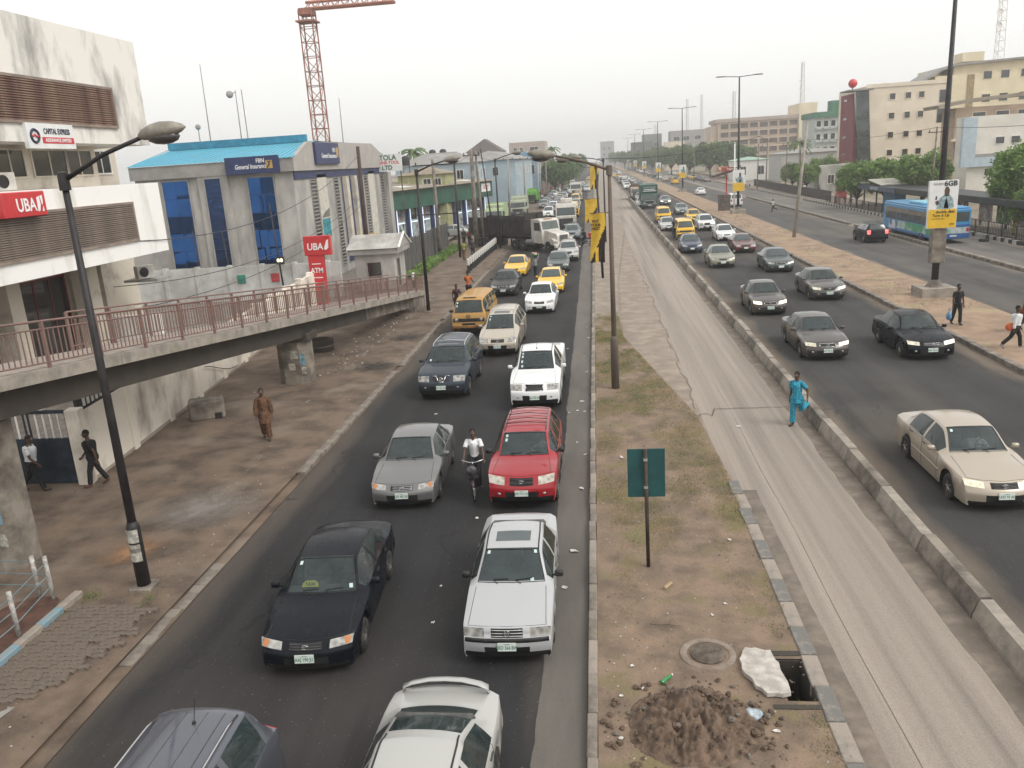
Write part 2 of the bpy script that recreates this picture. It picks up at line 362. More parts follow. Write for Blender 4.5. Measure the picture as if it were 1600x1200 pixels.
gm = MB(); gm.add([(-690, -30, -.3), (690, -30, -.3), (690, 1450, -.3), (-690, 1450, -.3), (2.66, 11.3, -.3), (3.22, 11.3, -.3), (3.22, 12.48, -.3), (2.66, 12.48, -.3)], [(0, 1, 5, 4), (1, 2, 6, 5), (2, 3, 7, 6), (3, 0, 4, 7)])
tag(gm.build('ground', DIRT_L), kind='structure')
YS = ystations(-6, 1400, 1.0, 1.05, 40)
sheet('road', c_(-8.75), c_(-.40), YS, 1, 0, ASPH_L)
sheet('gutter', lambda y: -1.15 - .003 * y, c_(-.41), ystations(-6, 260, .12, 1.008, 3), 1, .004, pm('gutter_dust', (.12, .108, .095), .9, var=.2, scale=1.4, stretch=(1, .2, 1), col2=(.10, .09, .08), amt=.9, grain=.25), wav=(.22, 0))
MED = [(-6, 3.32), (19.85, 3.32), (26, 3.09), (31.4, 2.25), (38.6, 1.14), (43.4, 1.07)]
MED2 = [(43, 1.07), (57, 1.35), (75, 2.2), (97, 3.2), (150, 3.9), (1400, 3.9)]
xe = lambda y: poly_x(MED, y); xe2 = lambda y: poly_x(MED2, y)
HOLE = (2.72, 3.16, 11.36, 12.42)
ysm = [y for y in [i * .14 for i in range(-40, 313)]]
sheet('median_verge', c_(-.23), lambda y: xe(y), ysm, 30, .12, DIRT_M, amp=.07, fr=1.5, hole=HOLE)
sheet('walkway', c_(-.23), xe2, ystations(43.7, 1400, 1.2, 1.05, 30), 2, .13, WALK)
sheet('pavement', lambda y: (xe(y) if y < 43.5 else xe2(y)) - .05, c_(3.25), ystations(21, 96, .6, 1.02, 2), 2, .02, WALK, wav=(0, .25))
sheet('bus_lane', lambda y: (xe(y) if y < 43.5 else xe2(y)) - .12, c_(6.8), ystations(-6, 1400, .8, 1.03, 30), 1, .004, LANE)
sheet('service_road', c_(6.7), c_(15.3), YS, 1, 0, ASPH_R)
sheet('sand_median', c_(15.3), c_(19.35), [8 + .5 * i for i in range(0, 200)] + ystations(108, 1400, 2, 1.05, 30), 12, .12, SAND, amp=.16, fr=.8)
sheet('express_road', c_(19.0), c_(26.3), YS, 1, 0, ASPH_A)
sheet('bus_road', c_(26.3), c_(32.1), YS, 1, .004, ASPH_B)
sheet('bus_platform', c_(32.2), c_(40), ystations(40, 240, 4), 1, .14, WALK)
sheet('far_verge', c_(39.5), c_(420), ystations(20, 1400, 6), 2, .02, pm('far_dirt', (.24, .195, .15), .95, var=.2, scale=.2, col2=(.13, .125, .07), amt=.9, lo=.4, hi=.62))
DRV = [(6, -9.0), (1400, -9.0)]
sheet('verge_edge', c_(-9.3), c_(-8.68), ystations(5, 1400, 1, 1.05, 30), 2, .025, DIRT_L, wav=(0, .12))
sheet('left_verge', lambda y: -17.6 if y < 60 else -16.0, c_(-8.97), [5 + .35 * i for i in range(0, 170)] + ystations(65, 1400, 1, 1.06, 30), 26, .10, DIRT_L, amp=.10, fr=.7)
sheet('compound_yard', c_(-75), c_(-17.4), ystations(-4, 130, 4), 2, .09, pm('yard_paving', (.20, .18, .16), .9, var=.2, scale=3, col2=(.13, .115, .10), amt=.9, grain=.2))
# thin spills lying on the verge
def patch(name, cx, cy, rx, ry, z, mat, seed, rot=0):
    n = 26; pts = []
    for i in range(n):
        a = 2 * math.pi * i / n; r = .7 + .6 * fbm(math.cos(a) * 1.7 + seed, math.sin(a) * 1.7 + seed)
        x, y = rx * r * math.cos(a), ry * r * math.sin(a); pts.append((cx + x * math.cos(rot) - y * math.sin(rot), cy + x * math.sin(rot) + y * math.cos(rot), z))
    return tag(mk(name, [(cx, cy, z)] + pts, [(0, 1 + i, 1 + (i + 1) % n) for i in range(n)], mat), kind='structure')
# repeated stones: one mesh shared by every piece
def stone(w, l, h, mat, name='kerb_stone', b=.015, top=None):
    mb = MB()
    if top is None: mb.box(-w / 2, w / 2, -l / 2, l / 2, -.08, h, b)
    else: mb.prism([(-w / 2, -.08), (w / 2, -.08), (w / 2, h * .4), (w / 2 - top, h), (-w / 2 + top * .4, h), (-w / 2, h * .7)], l, 'y', -l / 2)
    return mb.build(name, mat)
def kerb_line(name, x, y0, y1, step, protos, gap=.012, jit=.012, skip=(), xs=None, kind='structure', z=0, rzj=.01):
    root = bpy.data.objects.new(name, None); COL.objects.link(root); root.empty_display_size = .2; root['kind'] = kind
    y = y0; k = 0
    while y < y1:
        pr = protos[k % len(protos)]
        if not any(a < y < b for a, b in skip) and hsh(k, 5, int(x * 10)) > .02:
            xx = xs(y + step / 2) if xs else x
            dx = (xs(y + step) - xs(y)) / step if xs else 0
            o = inst(pr, root, (xx + jit * (hsh(k, 1) - .5) * 2, y + step / 2, z - .03 * hsh(k, 2) * (jit > 0)), -math.atan(dx) + rzj * (hsh(k, 3) - .5) * 2)
        k += 1; y += step
    return root
ks = [stone(.26, .98, .15, KERB), stone(.26, .98, .15, KERB)]
kerb_line('left_kerb', -8.87, 21.7, 66, .99, ks, skip=((26, 26.4), (33.5, 34), (43.8, 44.5)), z=-.015, jit=.03)
kerb_line('left_kerb', -8.87, 12.3, 15.4, .99, ks, z=-.085, jit=.03)
kerb_line('left_kerb', -8.87, 92, 190, 1.98, [stone(.26, 1.96, .15, KERB)])
kw = [stone(.16, .99, .17, KERB), stone(.16, .99, .17, KERB_W)]
kerb_line('median_kerb', -.32, 5, 62, 1.0, [kw[0], kw[0], kw[0], kw[1]], jit=.01)
kerb_line('median_kerb', -.32, 62, 260, 3.0, [stone(.2, 2.98, .18, KERB)], jit=.01)
pk = [stone(.27, .84, .17, KERB_D), stone(.27, .84, .17, KERB_W)]
kerb_line('painted_kerb', 3.32, 7.4, 19.8, .86, pk, jit=.02, rzj=.03)
kerb_line('sand_kerb', 15.22, 12, 110, 1.5, [stone(.28, 1.48, .2, KERB), stone(.28, 1.48, .2, CONC_D)], jit=.02)
kerb_line('divider_kerb', 26.4, 44, 150, 2.0, [stone(.42, 1.98, .24, CONC_D)], jit=.01)
bw = [stone(.3, .62, .3, pm('kerb_black', (.035, .035, .035), .85, var=.3)), stone(.3, .62, .3, pm('kerb_white', (.5, .48, .44), .85, var=.2))]
kerb_line('striped_kerb', 32.1, 52, 172, .64, bw, jit=0)
for p in ks + kw + pk + bw: bpy.data.objects.remove(p)
for o in list(bpy.data.objects):
    if o.name.startswith('kerb_stone') and o.parent is None: bpy.data.objects.remove(o)
# concrete barrier between the bus lane and the service road, one precast block after another
def barrier_block(l, mat):
    mb = MB(); z = .44
    prof = [(-.24, -.02), (.22, -.02), (.22, .10), (.13, .30), (.09, z), (-.13, z), (-.16, .36), (-.24, .12)]
    mb.prism(prof, l, 'y', -l / 2)
    return mb.build('barrier_block', mat)
bb = [barrier_block(2.58, CONC), barrier_block(2.58, CONC_D)]
root = thing('road_barrier', 'long low barrier of precast concrete blocks beside the pale bus lane', 'barrier', (6.74, 6, 0))
for k in range(62):
    o = inst(bb[k % 2], root, (.05 * (hsh(k, 8) - .5), k * 2.63 + 1.5 - .2, -.05 * hsh(k, 9)), .022 * (hsh(k, 4) - .5)); o.rotation_euler.x = .012 * (hsh(k, 7) - .5)
for b in bb: bpy.data.objects.remove(b)
# open drain pit in the median with its lid pushed aside
pit = MB(); x0, x1, y0, y1 = 2.70, 3.18, 11.34, 12.44
pit.box(x0 - .1, x0, y0 - .1, y1 + .1, -1.3, .10); pit.box(x1, x1 + .1, y0 - .1, y1 + .1, -1.3, .10); pit.box(x0, x1, y0 - .1, y0, -1.3, .098); pit.box(x0, x1, y1, y1 + .1, -1.3, .098); pit.box(x0, x1, y0, y1, -1.35, -1.3)
pit.box(x0 - .22, x1 + .12, y1 + .1, y1 + .24, -.2, .135); pit.box(x0 - .22, x1 + .12, y0 - .2, y0 - .1, -.2, .135)
tag(pit.build('drain_pit', CONC_DK), 'open rectangular drain pit in the dirt beside the painted kerb', 'drain pit')
sl = MB(); poly = [(2.30, 12.66), (2.38, 12.63), (2.47, 12.645), (2.60, 12.57), (2.70, 12.575), (2.73, 12.3), (2.77, 12.22), (2.755, 12.0), (2.80, 11.7), (2.79, 11.43), (2.66, 11.385), (2.55, 11.415), (2.42, 11.40), (2.37, 11.52), (2.28, 11.6), (2.26, 11.78), (2.17, 11.92), (2.14, 12.05), (2.165, 12.2), (2.15, 12.33), (2.19, 12.4), (2.24, 12.55)]
sl.prism(poly, .07, 'z', .15); tag(sl.build('concrete_slab', pm('lid_concrete', (.50, .47, .43), .9, var=.15, scale=4, col2=(.3, .27, .24), amt=.8, grain=.15, bump=.6, bscale=20)), 'cracked pale concrete slab lying half over the drain pit', 'slab')
mh = thing('manhole', 'round iron manhole cover set in a concrete ring in the dirt', 'manhole', (1.66, 12.57, .135))
mb = MB(); mb.lathe([(.36, -.02), (.36, .012), (.38, .02), (.47, .015), (.49, -.02)], 28); mb.build('concrete_ring', pm('ring_dusty', (.24, .2, .165), .95, var=.25, scale=3, col2=(.17, .13, .1), amt=.9, grain=.2), mh)
mb = MB(); mb.lathe([(.001, -.02), (.295, -.02), (.295, .02), (.001, .02)][1:3] + [(.29, .024)], 28); cv = mb.build('cover', pm('cast_iron', (.155, .125, .10), .85, .1, var=.3, scale=6), mh)
for i in range(-6, 7):
    h = math.sqrt(max(0, .27 ** 2 - (i * .042) ** 2)); mb = MB(); mb.box(i * .042 - .008, i * .042 + .008, -h, h, .02, .031); mb.build('tread_bar', MATS['cast_iron'], cv)
# heap of dug soil
n = 84; v = []; f = []
for j in range(n + 1):
    for i in range(n + 1):
        x = -1.15 + 2.3 * i / n; y = -1.15 + 2.3 * j / n; r = math.hypot(x / 1.02, y / .92); ang = math.atan2(y, x)
        edge = 1.0 + .18 * (fbm(math.cos(ang) * 2 + 4, math.sin(ang) * 2 + 4) - .5)
        h = max(0, 1 - r / edge); z = .5 * h ** 1.05 * (1 + .7 * (fbm(x * 3, y * 3, 3) - .5)) + (.30 * (fbm(x * 8, y * 8, 5) - .45) + .15 * (vnoise(x * 19, y * 19, 6) - .5)) * min(1, h * 4) - (.05 if h <= 0 else 0)
        v.append((x, y, z))
for j in range(n):
    for i in range(n): a = j * (n + 1) + i; f.append((a, a + 1, a + n + 2, a + n + 1))
SOIL = pm('dug_soil', (.15, .103, .073), .96, var=.3, scale=5, col2=(.05, .036, .027), amt=.9, lo=.35, hi=.6, grain=.35, bump=1, bscale=24)
hp = thing('soil_heap', 'heap of freshly dug dark brown soil beside the open drain', 'soil heap', (1.2, 10.72, .13)); mk('heap', v, f, SOIL, hp, True)
for k in range(170):
    a = random.uniform(0, 6.28); r = random.uniform(.1, 1.0) ** .6 * 1.32; x, y = r * 1.05 * math.cos(a), r * .95 * math.sin(a); s = random.uniform(.02, .075)
    hz = .5 * max(0, 1 - r) ** 1.05
    mb = MB(); mb.ball((0, 0, 0), (s, s * random.uniform(.6, 1), s * random.uniform(.5, .8)), 6, 4); mb.v = [(p[0] * (1 + .4 * (hsh(i, k) - .5)), p[1] * (1 + .4 * (hsh(i, k, 2) - .5)), p[2]) for i, p in enumerate(mb.v)]
    o = mb.build('clod', SOIL if k % 5 else CONC_D, hp); o.location = (x, y, hz + s * .3); o.rotation_euler = (random.random(), random.random(), random.random() * 3)
# ---------------------------------------------------------------- buildings and walls
def sub(th, mb, name, mat, parent=None, smooth=False):
    L = th.location; o = mb.build(name, mat, parent or th, smooth)
    for v in o.data.vertices: v.co.x -= L.x; v.co.y -= L.y; v.co.z -= L.z
    return o
def bx(th, name, mat, *a, parent=None, b=0): mb = MB(); mb.box(*a, b); return sub(th, mb, name, mat, parent)
def frontwin(th, x0, x1, z0, z1, y, pane, frame, d=.06, parent=None, mull=0, name='window', fw=.07):
    """window in a wall that faces the camera (normal -Y)"""
    mb = MB(); mb.box(x0 - fw, x1 + fw, y - d, y + .05, z1, z1 + fw); mb.box(x0 - fw, x1 + fw, y - d, y + .05, z0 - fw, z0); mb.box(x0 - fw, x0, y - d, y + .05, z0, z1); mb.box(x1, x1 + fw, y - d, y + .05, z0, z1)
    for k in range(mull): c = lerp(x0, x1, (k + 1) / (mull + 1)); mb.box(c - .025, c + .025, y - d * .8, y + .03, z0, z1)
    w = sub(th, mb, name, frame, parent); bx(th, 'pane', pane, x0, x1, y - .02, y + .02, z0, z1, parent=w); return w
def sidewin(th, y0, y1, z0, z1, x, pane, frame, sg=1, d=.06, mull=0, name='window', fw=.07):
    """window in a wall that faces the road (normal sg*X)"""
    a, b = (x - .05, x + d) if sg > 0 else (x - d, x + .05)
    mb = MB(); mb.box(a, b, y0 - fw, y1 + fw, z1, z1 + fw); mb.box(a, b, y0 - fw, y1 + fw, z0 - fw, z0); mb.box(a, b, y0 - fw, y0, z0, z1); mb.box(a, b, y1, y1 + fw, z0, z1)
    for k in range(mull): c = lerp(y0, y1, (k + 1) / (mull + 1)); mb.box(a, b - .01 * sg, c - .025, c + .025, z0, z1)
    w = sub(th, mb, name, frame); bx(th, 'pane', pane, x - .02, x + .02, y0, y1, z0, z1, parent=w); return w
PLASTER = pm('stained_plaster', (.70, .68, .635), .92, var=.1, scale=.55, stretch=(1, 1, .35), col2=(.27, .26, .245), amt=.95, lo=.36, hi=.52, grain=.08, bump=.3, bscale=8)
PLAST_W = pm('white_render', (.80, .79, .765), .85, var=.05, scale=.6, stretch=(1, 1, .3), col2=(.52, .49, .44), amt=.8, lo=.34, hi=.48)
PLAST_Y = pm('cream_plaster', (.55, .50, .42), .9, var=.12, scale=.8, col2=(.33, .29, .24), amt=.8, lo=.36, hi=.52)
GREYWALL = pm('grey_render', (.45, .43, .40), .9, var=.1, scale=.7, stretch=(1, 1, .4), col2=(.25, .24, .225), amt=.8, grain=.05)
GREYDK = pm('dark_grey_render', (.32, .305, .29), .9, var=.12, scale=.9)
BLUEGLASS = pm('blue_glass', (.02, .085, .25), .04, .95, var=.15, scale=.35)
DKGLASS = pm('dark_glass', (.022, .026, .028), .1, var=.3, scale=.7, coat=.8)
NAVY = pm('navy_panel', (.022, .035, .115), .45, var=.12, scale=1.5)
SLATB = pm('brown_slat', (.30, .20, .14), .7, var=.25, scale=1.2, col2=(.13, .05, .045), amt=.8, lo=.4, hi=.6)
SLATG = pm('taupe_slat', (.29, .23, .19), .7, var=.2, scale=1.0)
UBARED = pm('sign_red', (.55, .028, .035), .4, var=.07, coat=.3)
SIGNW = pm('sign_white', (.74, .75, .74), .5, var=.05)
SIGNTXT = pm('lettering_white', (.8, .8, .8), .5, var=.02)
BROWNIRON = pm('oxide_iron', (.215, .115, .095), .7, .1, var=.25, scale=3, col2=(.17, .12, .105), amt=.8)
STEELGREY = pm('pole_steel', (.15, .115, .09), .75, .2, var=.25, scale=1.5, stretch=(1, 1, .3), col2=(.07, .055, .045), amt=.8)
POLEBLK = pm('pole_black', (.022, .018, .02), .55, .1, var=.35, scale=3)
BLUEROOF = pm('blue_roof', (.11, .32, .41), .5, .1, var=.12, scale=.8, stretch=(1, 3, 1), col2=(.09, .42, .58), amt=.8)
GREENPANEL = pm('green_fascia', (.018, .095, .06), .6, var=.2, scale=.6)
GREYROOF = pm('grey_roof', (.30, .29, .28), .7, .1, var=.15, scale=.5, col2=(.2, .19, .18), amt=.8)
BLUEWALL = pm('pale_blue_wall', (.36, .45, .50), .9, var=.08, scale=.5, col2=(.29, .36, .41), amt=.8)
EARTHROOF = pm('old_roof', (.30, .26, .20), .85, var=.2, scale=.5, col2=(.2, .165, .125), amt=.9)

# --- white office block with louvres, bank on the ground floor
B = thing('office_block', 'white stained concrete office block with brown louvres and a red bank sign at the left', 'building', (-27, 27, .1))
bx(B, 'upper_storey', PLASTER, -34, -20, 14, 36.9, 10.25, 14.6)
bx(B, 'window_storey', PLAST_Y, -33.8, -21.3, 14, 34.6, 8.62, 10.25)
bx(B, 'white_band', PLAST_W, -34, -20, 14, 37.0, 5.52, 8.6)
bx(B, 'ground_storey', PLAST_Y, -33.6, -23.4, 14, 35, .1, 5.52)
for y0, y1 in ((24.4, 28.0), (28.35, 29.9), (30.4, 32.45), (32.55, 34.2)): sidewin(B, y0, y1, 9.1, 10.05, -21.3, DKGLASS, PLAST_Y, mull=1)
def louvre(th, y0, y1, z0, z1, x, n, mat, name='louvre'):
    fr = bx(th, name, BLACK, x - .02, x + .012, y0, y1, z0, z1); h = (z1 - z0) / n
    me = None
    for k in range(n):
        z = z0 + h * (k + .5)
        if me is None: mb = MB(); mb.box(-.002, .07, 0, y1 - y0, -h * .27, h * .27); me = mb.build('slat', mat, fr); o = me
        else: o = inst(me, fr)
        L = th.location; o.location = (x + .01 - L.x, y0 - L.y, z - L.z); o.rotation_euler = (.0006 * (hsh(k, 3) - .5), R(10), 0)
    mb = MB(); mb.box(x - .01, x + .09, y0 - .1, y0, z0 - .1, z1 + .1); mb.box(x - .01, x + .09, y1, y1 + .1, z0 - .1, z1 + .1); mb.box(x - .01, x + .09, y0, y1, z1, z1 + .1); mb.box(x - .01, x + .09, y0, y1, z0 - .1, z0); sub(th, mb, 'louvre_frame', SLATG, fr)
louvre(B, 16, 34.35, 10.98, 12.42, -20.0, 17, SLATB); louvre(B, 16, 34.42, 6.28, 7.76, -20.0, 19, SLATG)
for y in (22.4, 29.2, 34.3): bx(B, 'column', PLAST_Y, -23.1, -22.3, y - .38, y + .38, .1, 5.52)
for y0, y1 in ((22.9, 28.7), (29.7, 33.8)):
    w = sidewin(B, y0, y1, .2, 4.9, -23.4, DKGLASS, pm('red_frame', (.22, .03, .03), .6), mull=3, name='shopfront'); bx(B, 'red_panel', MATS['red_frame'], -23.38, -23.33, y0, y1, .2, 1.5, parent=w)
S = bx(B, 'assurance_sign', SIGNW, -20.0, -19.84, 28.36, 31.08, 10.02, 10.9)
L = B.location; rx = (math.pi / 2, 0, math.pi / 2)
def sidetext(th, s, size, mat, par, x, y, z, **k): return text('lettering', s, size, mat, par, (x - th.location.x, y - th.location.y, z - th.location.z), rx, **k)
sidetext(B, 'CAPITAL EXPRESS', .27, pm('letter_navy', (.03, .035, .07), .6), S, -19.83, 30.05, 10.62, sx=.72, bold=.008)
bx(B, 'red_strip', UBARED, -19.842, -19.83, 29.15, 31.0, 10.2, 10.42, parent=S); sidetext(B, 'ASSURANCE LIMITED', .17, SIGNTXT, S, -19.828, 30.07, 10.31, sx=.95, bold=.004)
mb = MB(); mb.ring((-19.83, 28.75, 10.45), .22, .05, 20, 'x', 5); sub(B, mb, 'logo', MATS['letter_navy'], S)
mb = MB(); mb.tube([(-19.82, 28.6, 10.42), (-19.82, 28.75, 10.5), (-19.82, 28.85, 10.4), (-19.82, 28.98, 10.48)], .035, 6); sub(B, mb, 'logo_wave', UBARED, S)
S = bx(B, 'bank_sign', UBARED, -20.0, -19.55, 26.0, 28.2, 7.7, 8.55, b=.03); sidetext(B, 'UBA', .62, SIGNTXT, S, -19.535, 27.12, 8.08, sx=.85, bold=.012)
def uba_mark(th, par, x, y, z, s, ax):
    for poly in (((-.30, .45), (-.02, .55), (.02, .0), (-.12, -.45), (-.34, -.5)), ((.05, .55), (.32, .6), (.3, .1), (.18, -.1)), ((.12, -.5), (.32, -.5), (.3, -.15))):
        mb = MB(); mb.prism([(y + a * s, z + b * s) if ax == 'x' else (x + a * s, z + b * s) for a, b in poly], .012, ax, x if ax == 'x' else y); sub(th, mb, 'emblem', SIGNTXT, par)
uba_mark(B, S, -19.545, 27.86, 8.1, .5, 'x')
def ac_unit(label, c, rz=0, w=.85):
    t = thing('air_conditioner', label, 'air conditioner', c, rz)
    mb = MB(); mb.box(-w / 2, w / 2, -.16, .16, 0, .62, .02); mb.build('casing', pm('ac_white', (.55, .53, .48), .6, var=.15), t)
    mb = MB(); mb.ring((-.1, -.17, .31), .22, .012, 20, 'y', 5); mb.ring((-.1, -.172, .31), .12, .01, 16, 'y', 5); mb.lathe([(.001, -.175), (.21, -.165)], 16, (-.1, 0, .31), 'y'); mb.build('fan_grille', BLACK, t); return t
ac_unit('white air conditioner unit on the wall just above the red bank sign', (-20.6, 27.6, 8.62), R(78))
ac_unit('small white air conditioner under the end of the white band', (-21.6, 37.3, 4.2), R(60))
bx(B, 'annex', PLAST_Y, -30, -23.6, 37.05, 40.0, .1, 10.5); frontwin(B, -24.7, -23.9, 9.25, 10.2, 37.05, DKGLASS, WHITE, mull=1)
sidewin(B, 38, 39.4, 9.2, 10.2, -23.6, DKGLASS, WHITE, mull=1)
bx(B, 'side_wall', PLAST_W, -23.2, -20.6, 36.2, 36.5, .1, 2.6); bx(B, 'awning_bracket', GREYDK, -22.6, -20.9, 37.1, 38.4, 4.05, 4.16)

# --- insurance building with blue glass and turquoise roof
F = thing('insurance_building', 'grey insurance building with blue glass strips and a turquoise roof', 'building', (-28, 74, .1))
bx(F, 'wall', GREYWALL, -34.2, -22.0, 60, 88, .1, 9.0); bx(F, 'parapet', GREYDK, -34.4, -21.75, 59.7, 60.0, 8.85, 9.8)
mb = MB(); mb.box(-34.4, -21.75, 60.0, 88.2, 9.0, 9.05); sub(F, mb, 'cornice', GREYDK)
rf = MB(); rf.add([(-34.6, 59.6, 9.82), (-21.7, 59.6, 9.82), (-22.1, 66, 11.1), (-34.0, 66, 11.1), (-34.6, 88, 9.8), (-21.7, 88, 9.8), (-22.1, 82, 11.1), (-34.0, 82, 11.1)], [(0, 1, 2, 3), (3, 2, 6, 7), (7, 6, 5, 4)]); rfo = sub(F, rf, 'roof', BLUEROOF)
for k in range(32): x = lerp(-34.3, -22.0, k / 31); mb = MB(); mb.tube([(x, 59.58, 9.85), (x, 66, 11.13)], .03, 4); sub(F, mb, 'roof_seam', BLUEROOF, rfo)
bx(F, 'roof_rim', pm('roof_rim', (.03, .24, .37), .5), -34.1, -22.6, 65.6, 66.0, 11.08, 11.62)
mb = MB(); mb.prism([(59.8, 8.85), (59.8, 9.75), (63.4, 10.98), (82, 11.1), (87.8, 9.6), (87.8, 8.8)], .3, 'x', -22.02); sub(F, mb, 'gable', pm('gable_render', (.40, .375, .35), .9, var=.08, scale=.8))
bx(F, 'navy_band', NAVY, -22.0, -21.9, 60.1, 88, 8.25, 8.83)
for x0, x1, z0, z1, w in ((-32.1, -30.1, 2.2, 8.62, 0), (-28.66, -27.45, 2.2, 8.66, 1), (-25.45, -23.5, 2.2, 8.55, 0)):
    if w: bx(F, 'pilaster', GREYWALL, -29.2, -26.9, 59.75, 60, .1, 8.84)
    n = 5; yy = 59.75 if w else 60
    fr = frontwin(F, x0, x1, z0, z1, yy, BLUEGLASS if not w else pm('navy_glass', (.02, .055, .15), .2, .7, var=.3, scale=2, stretch=(1, 1, 6)), GREYDK, fw=.1, d=.09, name='glass_strip')
    for k in range(1, n): mb = MB(); mb.box(x0, x1, yy - .045, yy - .02, lerp(z0, z1, k / n) - .015, lerp(z0, z1, k / n) + .015); sub(F, mb, 'transom', NAVY, fr)
    if not w:
        for k, tl in enumerate((-2.6, -2.2, 2.4, -2.4, 1.6)):
            for q in (0, 1): mb = MB(); xa = lerp(x0, x1, q / 2); xb = lerp(x0, x1, (q + 1) / 2); mb.obox(((xa + xb) / 2, yy - .04, lerp(z0, z1, (k + .5) / n)), ((xb - xa) / 2 - .015, .008, (z1 - z0) / n / 2 - .015), rx=R(tl + (hsh(k, q, int(-x0)) - .5) * 1.2), rz=R((hsh(q, k) - .5) * 2)); sub(F, mb, 'glass_pane', BLUEGLASS, fr)
S = bx(F, 'name_board', NAVY, -26.8, -22.75, 59.45, 59.69, 8.82, 10.06, b=.02)
ORG = pm('logo_ochre', (.55, .35, .12), .6)
text('lettering', 'FBN', .42, SIGNTXT, S, (-24.1 + 28, 59.44 - 74, 9.62), sx=.85, bold=.006); text('lettering', 'General Insurance', .46, SIGNTXT, S, (-24.85 + 28, 59.44 - 74, 9.24), sx=.72, shear=.2, bold=.006)
mb = MB(); mb.box(-23.7, -23.2, 59.42, 59.45, 9.15, 9.72); sub(F, mb, 'logo', ORG, S); mb = MB(); mb.tube([(-23.6, 59.41, 9.2), (-23.4, 59.41, 9.5), (-23.5, 59.41, 9.65), (-23.3, 59.41, 9.6)], .05, 5); sub(F, mb, 'logo_elephant', pm('logo_brown', (.1, .05, .02), .6), S)
S = bx(F, 'gable_board', NAVY, -21.72, -21.5, 64.4, 70.4, 9.28, 10.95, b=.02)
sidetext(F, 'FBN', .5, SIGNTXT, S, -21.49, 69.0, 10.35, sx=1.0); sidetext(F, 'General Insurance', .5, SIGNTXT, S, -21.49, 67.6, 9.9, sx=1.05, bold=.008); mb = MB(); mb.box(-21.5, -21.48, 69.6, 70.1, 9.8, 10.6); sub(F, mb, 'logo', ORG, S)
for y0, y1, z0, m_ in ((63.6, 64.9, .8, DKGLASS), (69.6, 70.7, .8, DKGLASS), (79.0, 80.0, .8, DKGLASS), (85.2, 86.4, .8, DKGLASS)):
    fr = sidewin(F, y0, y1, z0, 8.1, -22.0, m_, GREYDK, name='vent_strip')
    for k in range(26): z = lerp(z0, 8.1, (k + .5) / 26); mb = MB(); mb.box(-21.99, -21.9, y0, y1, z - .05, z + .04); sub(F, mb, 'fin', GREYDK, fr)
sidewin(F, 71.5, 78.0, .8, 8.2, -22.0, NAVY, GREYDK, mull=1, name='curtain_wall')
for y in (72.4, 75.0): bx(F, 'fin_column', PLAST_Y, -22.0, -21.6, y - .4, y + .4, 2.2, 8.2)
for y0, y1, z0 in ((65.1, 67.4, 3.4), (80.3, 82.6, 1.4)):
    bn = bx(F, 'banner', pm('banner_cream', (.6, .57, .5), .8, var=.1), -21.96, -21.9, y0, y1, z0, 8.5)
    if z0 > 3: bx(F, 'banner_print', pm('print_teal', (.05, .32, .38), .8, var=.3, scale=3), -21.898, -21.89, y0 + .15, y1 - .15, z0 + .1, z0 + 1.6, parent=bn); mb = MB(); mb.prism([(y0 + .1, z0 + 1.7), (y1 - .1, z0 + 1.7), (y1 - .1, z0 + 2.4), (y0 + .9, z0 + 2.1)], .008, 'x', -21.898); sub(F, mb, 'banner_print', pm('print_grey', (.2, .19, .17), .8), bn)
bx(F, 'yellow_canopy', pm('yellow_trim', (.6, .40, .05), .6), -21.9, -20.6, 74, 77.4, 2.5, 2.75); bx(F, 'corner_pier', GREYWALL, -22.0, -21.5, 86.6, 88, .1, 8.3)
for (x, y, z, r) in ((-31.5, 62, 11.0, .25),): mb = MB(); mb.tube([(x, 66, 11), (x, 66, 12.6)], .04, 6); mb.ball((x, 66, 12.75), .22, 10, 6); sub(F, mb, 'roof_camera', GREYDK)

# --- boundary walls, gatehouse, fence
Wl = thing('boundary_wall', 'pale grey boundary wall in front of the insurance building', 'wall', (-28, 56, .1))
bx(Wl, 'wall_panel', pm('wall_pale', (.58, .58, .57), .9, var=.08, scale=.5, col2=(.33, .32, .30), amt=.8), -40, -17.9, 55.9, 56.1, .1, 2.55)
for k in range(9): x = -38 + 2.4 * k; bx(Wl, 'pier', MATS['wall_pale'], x - .14, x + .14, 55.78, 56.2, .1, 2.66)
for x, m_ in ((-25.2, pm('notice_green', (.03, .22, .16), .6)), (-22.7, pm('notice_red', (.5, .06, .07), .6))): bx(Wl, 'notice', m_, x - .3, x + .3, 55.86, 55.9, 1.35, 1.95)
G = thing('gatehouse', 'small grey gatehouse with a pitched concrete roof beside the fence', 'gatehouse', (-16, 60, .1))
bx(G, 'wall', GREYWALL, -17.5, -14.6, 58.2, 61.5, .1, 2.7); bx(G, 'roof_beam', GREYDK, -17.9, -14.2, 57.9, 61.8, 2.7, 3.1)
mb = MB(); mb.prism([(57.8, 3.1), (59.8, 4.0), (61.9, 3.1)], 3.8, 'x', -17.95); sub(G, mb, 'roof', GREYWALL); mb = MB(); mb.tube([(-14.1, 57.75, 3.12), (-14.1, 59.8, 4.06), (-14.1, 61.9, 3.12)], .09, 6); sub(G, mb, 'gable_trim', WHITE)
frontwin(G, -16.6, -15.6, 1.0, 2.1, 58.2, DKGLASS, GREYDK); sidewin(G, 58.9, 59.7, .2, 2.2, -14.6, DKGLASS, GREYDK, name='door')
Fn = thing('panel_fence', 'tall dark grey panel fence running behind the hedge on the left', 'fence', (-15.5, 74, .1))
mb = MB(); mb.box(-.045, .045, -.40, .40, 0, 2.7, .015); p0 = mb.build('fence_panel', pm('fence_grey', (.115, .11, .105), .8, var=.3, scale=1.2, stretch=(1, 1, .3)), Fn)
